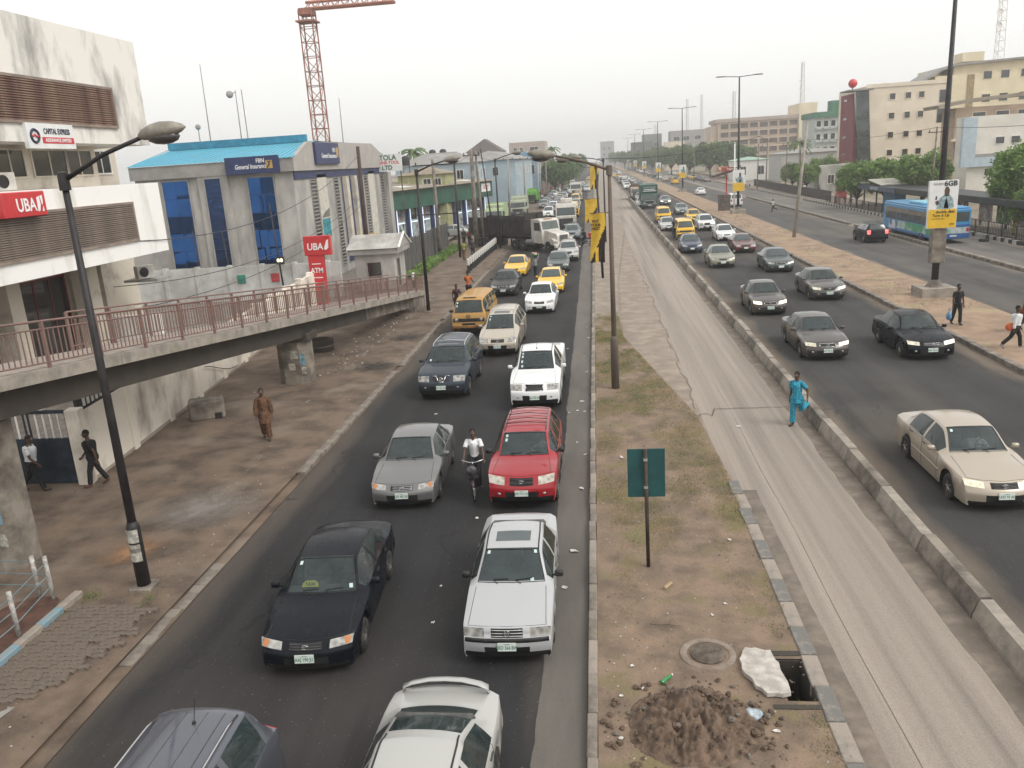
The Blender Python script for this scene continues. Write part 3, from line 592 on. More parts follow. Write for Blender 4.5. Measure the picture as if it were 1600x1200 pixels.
for k in range(28):
    o = p0 if k == 0 else inst(p0, Fn); o.location = (0 + .03 * (k % 2), -11.8 + k * .86, .18 * (hsh(k, 2) - .3)); o.rotation_euler = (0, 0, R(9) * (1 if k % 2 else -1))
mb = MB(); mb.box(-.2, .2, -12.4, 12.4, -.1, .22); mb.build('plinth', CONC_D, Fn)
Wc = thing('compound_wall', 'long cream compound wall with weathered base behind the pedestrian ramp', 'wall', (-15.2, 21.1, .05), math.atan2(2.2, 19.5))
mb = MB(); mb.box(-.12, .12, 0, 34, 0, 2.2); mb.build('wall_panel', pm('wall_cream', (.76, .70, .61), .9, var=.1, scale=.5, stretch=(1, 1, .6), col2=(.33, .28, .23), amt=.9, lo=.36, hi=.52, grain=.06), Wc)
mb = MB(); mb.box(-.10, .15, 0, 34, -.1, .16); mb.build('stained_base', pm('wall_base', (.30, .25, .2), .95, var=.3, scale=2, col2=(.38, .33, .28), amt=.8), Wc)
for k in range(12): mb = MB(); mb.box(-.2, .2, k * 3.05 - .02, k * 3.05 + .34, 0, 2.36, .02); mb.build('pier', MATS['wall_cream'], Wc)
for k in range(11):
    if k in (0, 1): 
        mb = MB(); mb.box(-.06, .06, k * 3.05 + .34, k * 3.05 + 3.03, 2.2, 2.75); gr = mb.build('grille_panel', BLACK, Wc)
        for q in range(9): mb = MB(); mb.box(.05, .09, k * 3.05 + .6 + q * .26, k * 3.05 + .72 + q * .26, 2.3, 2.66); mb.build('grille_block', WHITE, gr)
mb = MB(); mb.tube([(.2, 10 + t * .5, 1.15 - .9 * math.sin(math.pi * (t / 8) * .5) ** 1.3) for t in range(9)], .018, 5); mb.build('hanging_cable', BLACK, Wc)
Gt = thing('compound_gate', 'dark blue metal gate with white bars below the ramp', 'gate', (-16.6, 21.2, .1))
GB = pm('gate_blue', (.022, .035, .055), .55, .2, var=.3, scale=3)
for sx_ in (0, 1):
    mb = MB(); mb.box(-1.4 + sx_ * 1.32, -.12 + sx_ * 1.32, -.04, .04, .05, 1.45, .01); lf = mb.build('gate_leaf', GB, Gt)
    mb = MB(); mb.box(-1.4 + sx_ * 1.32, -.12 + sx_ * 1.32, -.03, .03, 2.2, 2.3); mb.build('top_rail', GB, lf)
    for q in range(6): x = -1.36 + sx_ * 1.32 + q * .235; mb = MB(); mb.box(x - .02, x + .02, -.02, .02, 1.45, 2.2); mb.build('gate_bar', GB if q in (0, 5) else WHITE, lf)
mb = MB(); mb.box(-3.2, -1.4, -.1, .1, 0, 2.3); mb.build('gate_wall', MATS['wall_cream'], Gt)

# --- pedestrian ramp
DX = (-10.8 + 12.45) / 35.0
rx_ = lambda y: -12.45 + (y - 15.3) * DX
rz_ = lambda y: 4.83 - .107 * (y - 15.3)
RP = thing('pedestrian_ramp', 'concrete pedestrian ramp with brown steel railings descending along the left pavement', 'ramp', (-12, 30, 0))
def ramp_slab(x0, x1, dz0, dz1, y0, y1, name, mat, zf=None):
    v = []
    for y in (y0, y1):
        for (dx, dz) in ((x0, dz0), (x1, dz0), (x1, dz1), (x0, dz1)): v.append((rx_(y) + dx, y, max(rz_(y) + dz, .02)))
    mb = MB(); mb.add(v, [(0, 3, 2, 1), (4, 5, 6, 7), (0, 1, 5, 4), (1, 2, 6, 5), (2, 3, 7, 6), (3, 0, 4, 7)]); return sub(RP, mb, name, mat)
for k in range(6): y0 = 4 + k * 7.7; ramp_slab(-2.25, 0, -.30, -.015, y0, y0 + 7.68, 'deck_slab', CONC)
ramp_slab(-2.05, -.2, -.0145, -.002, 4, 50.2, 'walking_surface', pm('deck_screed', (.34, .29, .25), .9, var=.15, scale=1.5, col2=(.24, .2, .17), amt=.8, grain=.15))
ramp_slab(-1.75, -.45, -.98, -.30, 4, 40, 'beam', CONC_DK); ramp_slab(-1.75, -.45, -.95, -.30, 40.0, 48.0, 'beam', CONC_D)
for y in (16.3, 32.4):
    rx_ = (lambda y, d=(-.62 if y < 20 else 0.0): -12.45 + (y - 15.3) * DX + d)
    zt = rz_(y) - 1.1; mb = MB(); mb.prism([(rx_(y) - 1.75, y - .3), (rx_(y) - 1.45, y - .55), (rx_(y) - .75, y - .55), (rx_(y) - .42, y - .3), (rx_(y) - .42, y + .3), (rx_(y) - .75, y + .55), (rx_(y) - 1.45, y + .55), (rx_(y) - 1.75, y + .3)], zt + .1, 'z', -.05); pr = sub(RP, mb, 'pier', CONC_D)
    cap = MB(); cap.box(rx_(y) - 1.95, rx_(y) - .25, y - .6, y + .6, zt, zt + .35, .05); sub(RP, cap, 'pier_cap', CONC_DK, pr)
    for q, (dx, z0, w, h) in enumerate(((-.95, 2.0, .3, .42), (-.62, 1.55, .22, .6), (-1.1, 1.2, .28, .36), (-.6, .9, .2, .4))):
        z0 = z0 * (.85 if y < 20 else .6); mb = MB(); mb.box(rx_(y) + dx - w / 2, rx_(y) + dx + w / 2, y - .558, y - .552, z0, z0 + h * .8); sub(RP, mb, 'poster', pm('poster_%d' % (q % 3), ((.5, .48, .42), (.22, .38, .46), (.45, .42, .36))[q % 3], .85, var=.3, scale=8), pr)
rx_ = lambda y: -12.45 + (y - 15.3) * DX
ramp_slab(-2.1, -.12, -2.5, -.30, 47.9, 50.3, 'end_wall', CONC_D)
mb = MB(); mb.prism([(50.3, .0), (50.3, .85), (52.6, .05), (52.6, 0)], 2.0, 'x', rx_(50.3) - 2.1); sub(RP, mb, 'ramp_toe', CONC)
def railing(side, y0, y1, name, n_skip=0):
    off = -.06 if side > 0 else -2.18
    ang = math.atan2(-(rx_(1) - rx_(0)), 1); 
    mb = MB()
    P = lambda y, z: (rx_(y) + off, y, rz_(y) + z)
    mb.tube([P(y0, 1.06), P(y1, 1.06)], (.035, .03), 6); top = sub(RP, mb, 'top_rail', BROWNIRON)
    for z in (.88, .12): mb = MB(); mb.tube([P(y0, z), P(y1, z)], .02, 5); sub(RP, mb, 'rail', BROWNIRON, top)
    pm_ = MB(); pm_.box(-.035, .035, -.035, .035, -.25, 1.06); pp = None
    k = 0; y = y0
    while y <= y1 + .01:
        q = P(y, 0)
        if pp is None: pp = sub(RP, pm_, 'post', BROWNIRON); base = pp.data; [setattr(v, 'co', v.co + Vector(RP.location)) for v in base.vertices]; o = pp
        else: o = inst(pp, RP)
        o.location = Vector(q) - Vector(RP.location); y += 1.85
    bm_ = MB(); bm_.box(-.011, .011, -.011, .011, .12, .88); bp_ = None; y = y0 + .17
    while y < y1:
        q = P(y, 0)
        if bp_ is None: bp_ = sub(RP, bm_, 'baluster', BROWNIRON); [setattr(v, 'co', v.co + Vector(RP.location)) for v in bp_.data.vertices]; o = bp_
        else: o = inst(bp_, RP)
        o.location = Vector(q) - Vector(RP.location); y += .168
railing(1, 13.2, 50.1, 'a'); railing(-1, 20.6, 50.1, 'b')

# --- shop with green fascia and lit columns, houses behind
SH = thing('green_shop', 'long shop with a dark green fascia and columns edged in white lights', 'shop', (-24.9, 99, .1), -math.atan2(8.1, 28.4))
# local frame: +Y along the facade, +X towards the road
mb = MB(); mb.box(-16, 0, -7, 29.5, 0, 4.9); mb.build('wall', pm('shop_wall', (.36, .42, .43), .9, var=.12, scale=.6), SH)
mb = MB(); mb.box(-.02, 1.2, -7.5, 29.8, 3.6, 5.9, .05); mb.build('fascia', GREENPANEL, SH)
mb = MB(); mb.add([(1.8, -8, 5.97), (1.8, 30, 5.97), (-16, 30, 7.3), (-16, -8, 7.3), (1.8, -8, 5.9), (1.8, 30, 5.9), (-16, 30, 7.2), (-16, -8, 7.2)], [(0, 1, 2, 3), (4, 7, 6, 5), (0, 4, 5, 1), (1, 5, 6, 2), (2, 6, 7, 3), (3, 7, 4, 0)]); ro = mb.build('roof', EARTHROOF, SH)
for k, y in enumerate((6, 14, 20, 25)): mb = MB(); mb.obox((-1.2, y, 6.23), (.9, 1.3, .012), ry=R(4.3)); mb.build('roof_sheet', WHITE, ro)
LED = pm('led_white', (.8, .85, .9), .4); LED.node_tree.nodes['Principled BSDF'].inputs['Emission Color'].default_value = (.75, .86, 1, 1); LED.node_tree.nodes['Principled BSDF'].inputs['Emission Strength'].default_value = .9
COLB = pm('column_blue', (.03, .05, .16), .6)
for k in range(11):
    y = -6 + k * 3.4; mb = MB(); mb.box(.02, .5, y - .28, y + .28, 0, 3.6); co = mb.build('column', COLB, SH); mb = MB(); mb.box(.5, .54, y + .14, y + .26, .1, 3.56); mb.build('light_strip', LED, co); 
    if k < 10:
        mb = MB(); mb.box(.01, .06, y + .45, y + 2.9, .2, 1.8); pn = mb.build('mural_panel', pm('mural_%d' % (k % 2), ((.42, .47, .47), (.36, .43, .45))[k % 2], .8, var=.25, scale=1.6, alt=((.05, .10, .09), (.22, .09, .09))[k % 2], alo=.56, ahi=.6, ascale=1.4), SH)
        mb = MB(); mb.box(.055, .07, y + .45, y + 2.9, 1.8, 1.9); mb.build('light_strip', LED, pn)
        mb = MB(); mb.box(.01, .05, y + .6, y + 2.7, 2.15, 3.45); mb.build('window', DKGLASS if k % 2 else pm('shop_poster', (.3, .32, .33), .6, var=.5, scale=2, alt=(.3, .1, .08)), SH)
mb = MB(); mb.box(1.21, 1.3, 25.5, 28.8, 4.4, 5.6); sg = mb.build('red_letter_sign', SIGNW, SH); text('lettering', 'OUTLET', .75, UBARED, sg, (1.31, 27.1, 5.0), rx, bold=.02, sx=.75)
def house(name, label, x0, x1, y0, y1, z1, wall, roof, rise=1.2, hip=True, wins=(), rows=((1.2, 2.4),), sidew=0, cat='building', over=.4, group=None):
    t = thing(name, label, cat, ((x0 + x1) / 2, (y0 + y1) / 2, .05), 0, group)
    bx(t, 'wall', wall, x0, x1, y0, y1, .05, z1)
    if roof:
        a, b, c, d = x0 - over, x1 + over, y0 - over, y1 + over; ix = min((b - a), (d - c)) * .32 if hip else 0
        if (b - a) >= (d - c): rd = [(a + ix, (c + d) / 2), (b - ix, (c + d) / 2)]
        else: rd = [((a + b) / 2, c + ix), ((a + b) / 2, d - ix)]
        v = [(a, c, z1), (b, c, z1), (b, d, z1), (a, d, z1), (rd[0][0], rd[0][1], z1 + rise), (rd[1][0], rd[1][1], z1 + rise)]
        fs = [(0, 1, 5, 4), (1, 2, 5), (2, 3, 4, 5), (3, 0, 4), (0, 3, 2, 1)] if (b - a) >= (d - c) else [(0, 1, 4), (1, 2, 5, 4), (2, 3, 5), (3, 0, 4, 5), (0, 3, 2, 1)]
        mb = MB(); mb.add(v, fs); ro = sub(t, mb, 'roof', roof)
        mb = MB(); mb.tube([(rd[0][0], rd[0][1], z1 + rise), (rd[1][0], rd[1][1], z1 + rise)], .08, 5); sub(t, mb, 'ridge', GREYDK, ro)
    for (z0, zz) in rows:
        for xa, xb in wins: frontwin(t, xa, xb, z0, zz, y0, DKGLASS, WHITE, mull=1)
        if sidew:
            for k in range(sidew): y = lerp(y0, y1, (k + .5) / sidew); sidewin(t, y - .7, y + .7, z0, zz, x1 if x1 < 0 else x0, DKGLASS, WHITE, 1 if x1 < 0 else -1, mull=1)
    return t
house('blue_house', 'pale blue two storey house with a grey hipped roof behind the green shop', -31, -18.3, 130, 142, 8.9, BLUEWALL, GREYROOF, 1.7, wins=((-27, -25.8), (-21.3, -20.3)), rows=((6.2, 7.8),), sidew=3)
house('blue_shop', 'long pale blue building with a grey roof left of the garbage trucks', -24, -13.6, 146, 185, 9.0, BLUEWALL, GREYROOF, 1.6, wins=((-20.6, -19.4), (-17.6, -16.6)), rows=((6.4, 7.8),), sidew=6)
hb = house('blue_gabled_house', 'blue gabled building at the far end of the left row', -18, -12.8, 190, 206, 9.2, pm('mid_blue', (.27, .36, .43), .9), pm('blue_tin', (.2, .36, .5), .6), 1.4, False, wins=((-16.6, -15), (-14.6, -13.4)), rows=((5.6, 7.6),), sidew=2)
house('dark_roofed_house', 'house with a dark pyramid roof rising behind the blue buildings', -30, -22, 200, 212, 11.2, PLAST_Y, pm('dark_tin', (.10, .085, .08), .7), 3.0, wins=((-27, -25),), rows=((8, 10),))
house('pink_block', 'pale pink four storey block rising behind the left row', -26, -15, 262, 280, 14.2, pm('pale_pink', (.48, .40, .36), .9), None, wins=((-24.6, -23.6), (-22.6, -21.8), (-19.5, -17)), rows=((8.0, 9.4), (11.2, 12.6)), sidew=2)
house('pink_shop', 'small pinkish shop with an upper window beside the trees', -17, -12.4, 214, 232, 8.6, pm('shop_pink', (.38, .30, .26), .9), EARTHROOF, 1.0, wins=((-15.6, -13.9),), rows=((4.6, 6.6),), sidew=2)
house('yellow_house', 'yellow green house with a small porch behind the signboard', -26.5, -20.0, 112, 120, 7.6, pm('yellow_green', (.38, .38, .2), .9), EARTHROOF, 1.0, wins=((-23, -22), (-21.4, -20.6)), rows=((5.6, 7.0),))
sg = thing('machine_tool_sign', 'white signboard with green and red letters beside the insurance building', 'sign', (-20.9, 84.9, 0))
for x in (-1.2, 1.2): mb = MB(); mb.tube([(x, .12, 0), (x, .12, 10.2)], .06, 6); mb.build('post', STEELGREY, sg)
mb = MB(); mb.box(-2.1, 1.42, -.06, .06, 8.35, 10.05); bo = mb.build('board', SIGNW, sg)
GT = pm('letter_green', (.01, .12, .06), .6); text('lettering', 'ARTOLA', .72, GT, bo, (-.45, -.065, 9.68), bold=.02, sx=.95); text('lettering', 'MACHINE-TOOL', .42, UBARED, bo, (-.4, -.065, 9.2), bold=.012); text('lettering', 'LTD', .6, GT, bo, (-.15, -.065, 8.7), bold=.02)
for x, y, z, n_ in ((-25.3, 112.5, 8.9, 'next to the signboard'), (-26.6, 139, 10.0, 'on the blue house roof'), (-24.9, 139.4, 10.0, 'right of the other on the blue house roof')):
    t = thing('water_tank', 'black plastic water tank on a stand ' + n_, 'water tank', (x, y, 0)); mb = MB(); mb.lathe([(.55, 0), (.58, .1), (.58, 1.0), (.5, 1.15), (.2, 1.3)], 14, (0, 0, z)); mb.build('tank', BLACK, t, True)
    for a in (-.45, .45): mb = MB(); mb.box(a - .05, a + .05, -.05, .05, z - 1.2, z); mb.build('stand_leg', STEELGREY, t)

# --- tower crane
CR = thing('tower_crane', 'red lattice tower crane rising behind the turquoise roof', 'crane', (-36.4, 112, 0))
CRM = pm('crane_red', (.33, .13, .085), .6, .1, var=.2); CRY = pm('crane_rust', (.42, .17, .11), .6)
w = .86
for q, (sx_, sy_) in enumerate(((1, 1), (1, -1), (-1, -1), (-1, 1))): mb = MB(); mb.tube([(sx_ * w, sy_ * w, 0), (sx_ * w, sy_ * w, 29)], .10, 5); mb.build('mast_leg', CRM, CR)
for k in range(16):
    z = k * 1.8; mb = MB(); c = [(w, w), (w, -w), (-w, -w), (-w, w)]
    for i in range(4):
        a, b = c[i], c[(i + 1) % 4]; mb.tube([(*a, z), (*b, z)], .05, 4); mb.tube([(*a, z), (*b, z + 1.8)] if (i + k) % 2 else [(*b, z), (*a, z + 1.8)], .05, 4)
    mb.build('mast_bracing', CRM, CR)
mb = MB(); mb.box(-1.25, 1.25, -1.25, 1.25, 27.6, 27.8); mb.box(-.9, .9, -.9, .9, 28.4, 29.3, .1); mb.build('slewing_ring', CRM, CR)
mb = MB()
mb.tube([(0, 0, 30.0), (11.6, 0, 30.1)], .22, 6); mb.tube([(0, -.6, 29.2), (11.6, -.6, 29.2)], .16, 6); mb.tube([(0, .6, 29.2), (11.6, .6, 29.2)], .16, 6)
for k in range(9): x = k * 1.3; mb.tube([(x, -.6, 29.2), (x + .65, 0, 30.1), (x + 1.3, .6, 29.2)], .07, 4); mb.tube([(x, .6, 29.2), (x + .65, 0, 30.1), (x + 1.3, -.6, 29.2)], .07, 4)
mb.build('jib', CRY, CR)
def mast(name, label, x, y, z0, z1, w, sides=3, col=None, taper=.6, dish=0):
    t = thing(name, label, 'mast', (x, y, 0)); m_ = col or pm('mast_steel', (.42, .40, .39), .6, .2)
    n = max(4, int((z1 - z0) / (w * 1.6)))
    P = lambda i, z: (lerp(w, w * taper, (z - z0) / (z1 - z0)) * math.cos(2 * math.pi * i / sides), lerp(w, w * taper, (z - z0) / (z1 - z0)) * math.sin(2 * math.pi * i / sides), z)
    mb = MB()
    for i in range(sides): mb.tube([P(i, z0), P(i, z1)], w * .07, 4)
    for k in range(n):
        za, zb = lerp(z0, z1, k / n), lerp(z0, z1, (k + 1) / n)
        for i in range(sides): mb.tube([P(i, za), P(i + 1, zb)], w * .05, 4); mb.tube([P(i, zb), P(i + 1, zb)], w * .05, 4)
    mb.build('lattice', m_, t)
    if z0 > 1: mb = MB(); mb.box(-w, w, -w, w, 0, z0); mb.build('mast_base', PLAST_Y, t)
    for k in range(dish): z = lerp(z0, z1, .35 + .4 * k / max(1, dish)); mb = MB(); mb.lathe([(.05, .3), (w * .55, .0), (w * .6, .1)], 10, (-w * .8, -w, z), 'y'); mb.build('dish', WHITE, t)
    return t
# ---------------------------------------------------------------- right-hand buildings
CREAM = pm('cream_render', (.72, .64, .52), .9, var=.06, scale=.3, col2=(.62, .54, .43), amt=.8)
CREAM2 = pm('yellow_cream', (.72, .63, .45), .9, var=.08, scale=.3)
C1 = thing('cream_office', 'cream five storey office with a dark red tower and green glass corner', 'building', (52, 162, 0))
bx(C1, 'wall', CREAM, 47.4, 61.4, 155, 172, 0, 17.4); bx(C1, 'parapet', CREAM, 47.2, 61.5, 154.85, 155.0, 17.0, 17.62)
bx(C1, 'red_tower', pm('maroon_wall', (.20, .035, .045), .8, var=.15, scale=.5), 45.55, 47.35, 155.6, 164, 0, 16.4)
mb = MB(); mb.prism([(46.6, 0), (48.7, 0), (47.5, 16.6), (45.3, 16.6)], .9, 'y', 154.5); gl = sub(C1, mb, 'glass_corner', pm('green_glass', (.035, .055, .05), .12, var=.4, scale=.4, coat=.8))
bx(C1, 'canopy', GREYROOF, 43.6, 47.8, 152.6, 158, 16.62, 16.85)
for z in (15.4, 12.2, 9.0, 6.0):
    for x in (51.6, 54.2, 56.4): frontwin(C1, x - .45, x + .45, z - .48, z + .48, 155, DKGLASS, CREAM, fw=.09, d=.1)
    bx(C1, 'red_slot', DKGLASS, 45.5, 45.55, 160, 162, z - .1, z + .25)
mb = MB(); mb.ball((44.6, 154, 17.9), .75, 14, 9); sub(C1, mb, 'roof_globe', UBARED, smooth=True); bx(C1, 'globe_stand', GREYDK, 44.5, 44.7, 153.9, 154.1, 16.8, 17.3)
frontwin(C1, 59.4, 61.2, 13.9, 15.9, 155, DKGLASS, GREYDK); frontwin(C1, 59.2, 60.7, 10.6, 12.8, 155, DKGLASS, GREYDK)
C2 = thing('curved_roof_office', 'tall cream office with a curved metal roof behind the cream building', 'building', (76, 185, 0))
bx(C2, 'wall', CREAM2, 66, 95, 175, 182, 0, 19.4); bx(C2, 'upper_wall', CREAM2, 69.5, 95, 175.5, 194, 19.4, 21.4)
arc = [(62.6 + 8.0 * t, 18.3 + 3.2 * math.sin(t * math.pi / 2)) for t in [i / 8 for i in range(9)]] + [(95, 22.2), (95, 21.9)] + [(62.8 + 8.0 * t, 17.9 + 3.2 * math.sin(t * math.pi / 2)) for t in [i / 8 for i in range(8, -1, -1)]]
mb = MB(); mb.prism(arc, 9, 'y', 174.4); sub(C2, mb, 'curved_roof', GREYROOF)
for z in (19.0, 14.8, 11.2):
    for x in (75.6, 78.8, 82.4, 86): frontwin(C2, x - .75, x + .75, z - .7, z + .7, 175, DKGLASS, CREAM2, fw=.1)
bx(C2, 'fin', pm('ochre_fin', (.34, .26, .14), .9), 72.0, 73.2, 174.85, 175.0, 12, 19.3); bx(C2, 'plant_room', CREAM2, 72, 76, 178, 182, 21.9, 23.6)
C3 = thing('brown_house', 'brown sloping roofed block in front of the curved roof office', 'building', (58, 142, 0))
bx(C3, 'wall', pm('brown_render', (.38, .28, .20), .9, var=.12, scale=.4), 54.2, 70, 135, 140, 0, 12.2); mb = MB(); mb.prism([(51.4, 12.7), (56, 13.4), (71, 14.2), (71, 13.7), (56, 12.9), (51.6, 12.2)], 6, 'y', 134.4); sub(C3, mb, 'roof', EARTHROOF)
for x in (57.6, 60.9, 64): frontwin(C3, x - .9, x + .9, 9.8, 11.4, 135, DKGLASS, CREAM)
bx(C3, 'balcony', DKGLASS, 54.4, 57, 134.9, 135.0, 5, 7.4); bx(C3, 'balcony_slab', CREAM, 53.8, 57.5, 134.2, 135, 7.4, 7.7)
C4 = thing('white_office', 'white office with a pale blue framed facade at the right edge', 'building', (54, 118, 0))
PBL = pm('pale_blue_frame', (.42, .50, .56), .8, var=.08)
bx(C4, 'wall', pm('off_white', (.68, .65, .59), .9, var=.08, scale=.4), 46.0, 66, 110, 114, 0, 10.4)
bx(C4, 'frame_post', PBL, 45.0, 46.6, 109.4, 110, 4.4, 10.3); bx(C4, 'frame_beam', PBL, 46.6, 66, 109.4, 110, 4.4, 5.5); bx(C4, 'frame_dark_strip', GREYDK, 46.6, 66, 109.7, 110, 5.5, 5.9)  # last piece: dark grey strip raised on the wall above the beam
for x in (49.6, 51.4, 54.2): frontwin(C4, x - .5, x + .5, 7.0, 7.8, 110, DKGLASS, WHITE); frontwin(C4, x - 1.5, x - .6, 3.3, 4.1, 110, DKGLASS, WHITE)
C5 = thing('beige_block', 'long beige block with rows of brown windows in the distance', 'building', (62, 340, 0))
BG = pm('beige_block', (.56, .45, .36), .9, var=.08, scale=.2); BWIN = pm('brown_window', (.13, .10, .085), .5, var=.3, scale=.8)
bx(C5, 'wall', BG, 47, 76.5, 330, 350, 0, 19.0); bx(C5, 'cornice', pm('cornice_pink', (.46, .38, .33), .9), 46.2, 77, 329.4, 350, 17.9, 19.2); bx(C5, 'stair_tower', CREAM2, 76.5, 83, 329, 348, 0, 23.0)
bx(C5, 'end_drum', BG, 44.4, 47.0, 331, 348, 0, 16.8)
for r_, z in enumerate((3.6, 6.6, 9.6, 12.6, 15.6)):
    for k in range(8):
        x = 48.0 + k * 3.6; frontwin(C5, x, x + 2.9, z - .1, z + 1.7, 330, BWIN, BG, fw=.2, d=.3)
    frontwin(C5, 79, 80, z + 1.2, z + 2.2, 329, BWIN, CREAM2)
C6 = thing('green_hotel', 'white block with green roof trim and balconies beside the red tower', 'building', (64, 246, 0))
bx(C6, 'wall', pm('hotel_white', (.52, .56, .54), .9), 60, 70, 240, 254, 0, 15.0); bx(C6, 'green_trim', pm('trim_green', (.06, .19, .12), .8), 59.6, 70.4, 239.2, 254, 15.0, 16.4); bx(C6, 'stair_head', MATS['trim_green'], 65, 67, 243, 247, 16.4, 19.3)
for z in (2.4, 5.8, 9.2, 12.6):
    for k in range(5):
        x = 60.5 + k * 1.9; frontwin(C6, x, x + 1.1, z, z + 1.5, 240, DKGLASS, WHITE); bx(C6, 'balcony', MATS['hotel_white'], x - .2, x + 1.3, 239.3, 240, z - .7, z - .1)
house('green_awning_shop', 'low white shop with a mint green awning on the far right side', 36.5, 45.5, 226, 236, 5.2, WHITE, pm('mint_roof', (.30, .46, .36), .7), .8, wins=((38, 39.4), (42.4, 44)), rows=((1.5, 3.6),))
house('long_white_shed', 'long low white shed under the green hotel', 44, 60, 205, 220, 6.4, pm('shed_white', (.5, .5, .48), .9), GREYROOF, .8, wins=((46, 48), (52, 55)), rows=((2, 4),))
house('grey_wall_building', 'grey low wall building beyond the bus stop fence', 38.5, 48, 150, 160, 4.6, GREYWALL, None, wins=((40, 41), (44, 45.4)), rows=((1.6, 3),))
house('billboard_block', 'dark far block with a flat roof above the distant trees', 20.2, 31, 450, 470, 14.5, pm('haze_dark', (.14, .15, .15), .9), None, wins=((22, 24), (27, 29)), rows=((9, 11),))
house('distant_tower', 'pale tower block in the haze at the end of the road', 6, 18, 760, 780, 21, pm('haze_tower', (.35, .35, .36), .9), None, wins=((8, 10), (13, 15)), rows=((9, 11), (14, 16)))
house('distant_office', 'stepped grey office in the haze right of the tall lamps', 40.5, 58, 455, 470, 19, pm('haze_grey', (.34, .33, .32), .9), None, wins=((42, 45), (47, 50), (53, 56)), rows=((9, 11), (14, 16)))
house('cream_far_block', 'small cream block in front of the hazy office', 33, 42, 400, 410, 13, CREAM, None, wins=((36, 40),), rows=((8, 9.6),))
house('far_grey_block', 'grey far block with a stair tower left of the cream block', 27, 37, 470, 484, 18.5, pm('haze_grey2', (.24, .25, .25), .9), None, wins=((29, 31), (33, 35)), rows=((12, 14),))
mast('telecom_mast', 'lattice telecom mast on the beige block tower', 79.4, 338, 22.9, 38, 1.0, 3, dish=2); mast('telecom_mast', 'white lattice mast at the top right corner of the view', 79.5, 180, 21.8, 40, 1.05, 3, col=WHITE, dish=3)
for x, y, z, l in ((56, 520, 38, 'left of two thin hazy masts behind the trees'), (64.5, 520, 40, 'right of two thin hazy masts behind the trees'), (64, 400, 33, 'short hazy mast above the beige block roof'), (40, 560, 26, 'lowest hazy mast beside the grey office')): mast('distant_mast', l, x, y, 0, z, 1.1, 3)
for x, y, z, l in ((-46.5, 100, 22, 'tall whip aerial leaning behind the turquoise roof'), (-39.2, 92, 18, 'double pole aerial with a lamp behind the turquoise roof'), (-31.5, 105, 17.5, 'thin aerial right of the tower crane')):
    t = thing('roof_aerial', l, 'aerial', (x, y, 0)); mb = MB(); mb.tube([(0, 0, 0), (.2, 0, z)], [.12, .04], 6); mb.build('aerial_pole', GREYROOF, t)
    if 'double' in l: mb = MB(); mb.tube([(.9, 0, 0), (.9, 0, z)], .05, 6); mb.build('aerial_pole', GREYROOF, t); mb = MB(); mb.ball((-.5, 0, z - .4), .4, 10, 6); mb.tube([(-.5, 0, z - .4), (.2, 0, z - .2)], .05, 5); mb.build('lamp_head', GREYDK, t)

# ---------------------------------------------------------------- bus stop along the right
BS = thing('bus_shelter', 'long dark bus shelter roof behind the blue bus', 'bus shelter', (34.6, 84, .14))
DKM = pm('shelter_dark', (.022, .024, .027), .5, .2, var=.3)
bx(BS, 'roof', DKM, 33.2, 36.6, 56, 117, 2.5, 3.1, b=.04); 
for k in range(13): y = 57 + k * 4.9; bx(BS, 'post', DKM, 35.6, 35.75, y - .08, y + .08, .14, 2.5)
for k, y in enumerate((58, 61.5, 65, 68.5, 72, 75.5, 79, 84)):
    bx(BS, 'poster_panel', pm('shelter_poster_%d' % (k % 4), ((.45, .42, .40), (.06, .20, .05), (.48, .47, .44), (.30, .14, .14))[k % 4], .5, var=.4, scale=1.5, alt=((.12, .10, .10), (.35, .42, .2), (.4, .12, .1), (.5, .48, .42))[k % 4], alo=.55, ahi=.6, ascale=2.2), 35.5, 35.56, y, y + 2.6, .6, 2.3)
sgn = bx(BS, 'stop_sign', pm('stop_navy', (.05, .075, .12), .5), 33.12, 33.2, 97, 112, 2.55, 3.05); text('lettering', 'BUS STOP', .42, SIGNTXT, sgn, (33.1 - 34.6, 104 - 84, 2.8 - .14), (math.pi / 2, 0, -math.pi / 2), sx=1.4)
for y in (112, 105): mb = MB(); mb.obox((34.9, y, 3.45), (1.5, 2.4, .05), rx=R(6)); sub(BS, mb, 'solar_panel', pm('solar_cream', (.5, .48, .42), .5))
bx(BS, 'ticket_booth', pm('booth_blue', (.03, .13, .22), .6, var=.2), 34.2, 35.4, 100, 104, .14, 2.4)
bx(BS, 'kiosk_panel', pm('kiosk_red', (.4, .05, .05), .6, var=.4, scale=2, alt=(.5, .45, .4)), 33.6, 34.6, 120, 122, .14, 2.6)
def rail_fence(name, label, x, y0, y1, step, h, mat, bars=True, z=.14, tilt=0):
    t = thing(name, label, 'fence', (x, y0, z)); mb = MB(); mb.box(-.04, .04, -.04, .04, 0, h); p = mb.build('post', mat, t); y = 0; k = 0
    mb2 = MB()
    for q in (.96, .12): mb2.box(-.025, .025, 0, step, h * q - .025, h * q + .025)
    if bars:
        for i in range(1, 9): mb2.box(-.012, .012, step * i / 9 - .012, step * i / 9 + .012, .1, h * .95)
    pn = mb2.build('rail_panel', mat, t)
    while y < y1 - y0:
        if k: inst(p, t, (0, y, 0)); inst(pn, t, (0, y, 0))
        y += step; k += 1
    return t
rail_fence('guard_rail', 'black steel guard rail along the striped kerb at the bus stop', 32.7, 54, 122, 2.4, 1.15, DKM)
PF = thing('mesh_fence', 'dark brown mesh fence behind the striped kerb before the bus stop', 'fence', (33.6, 124, .14)); mb = MB(); mb.box(-.03, .03, 0, 2.36, .12, 1.55); p0 = mb.build('mesh_panel', pm('mesh_brown', (.05, .04, .035), .85, var=.35, scale=4), PF)
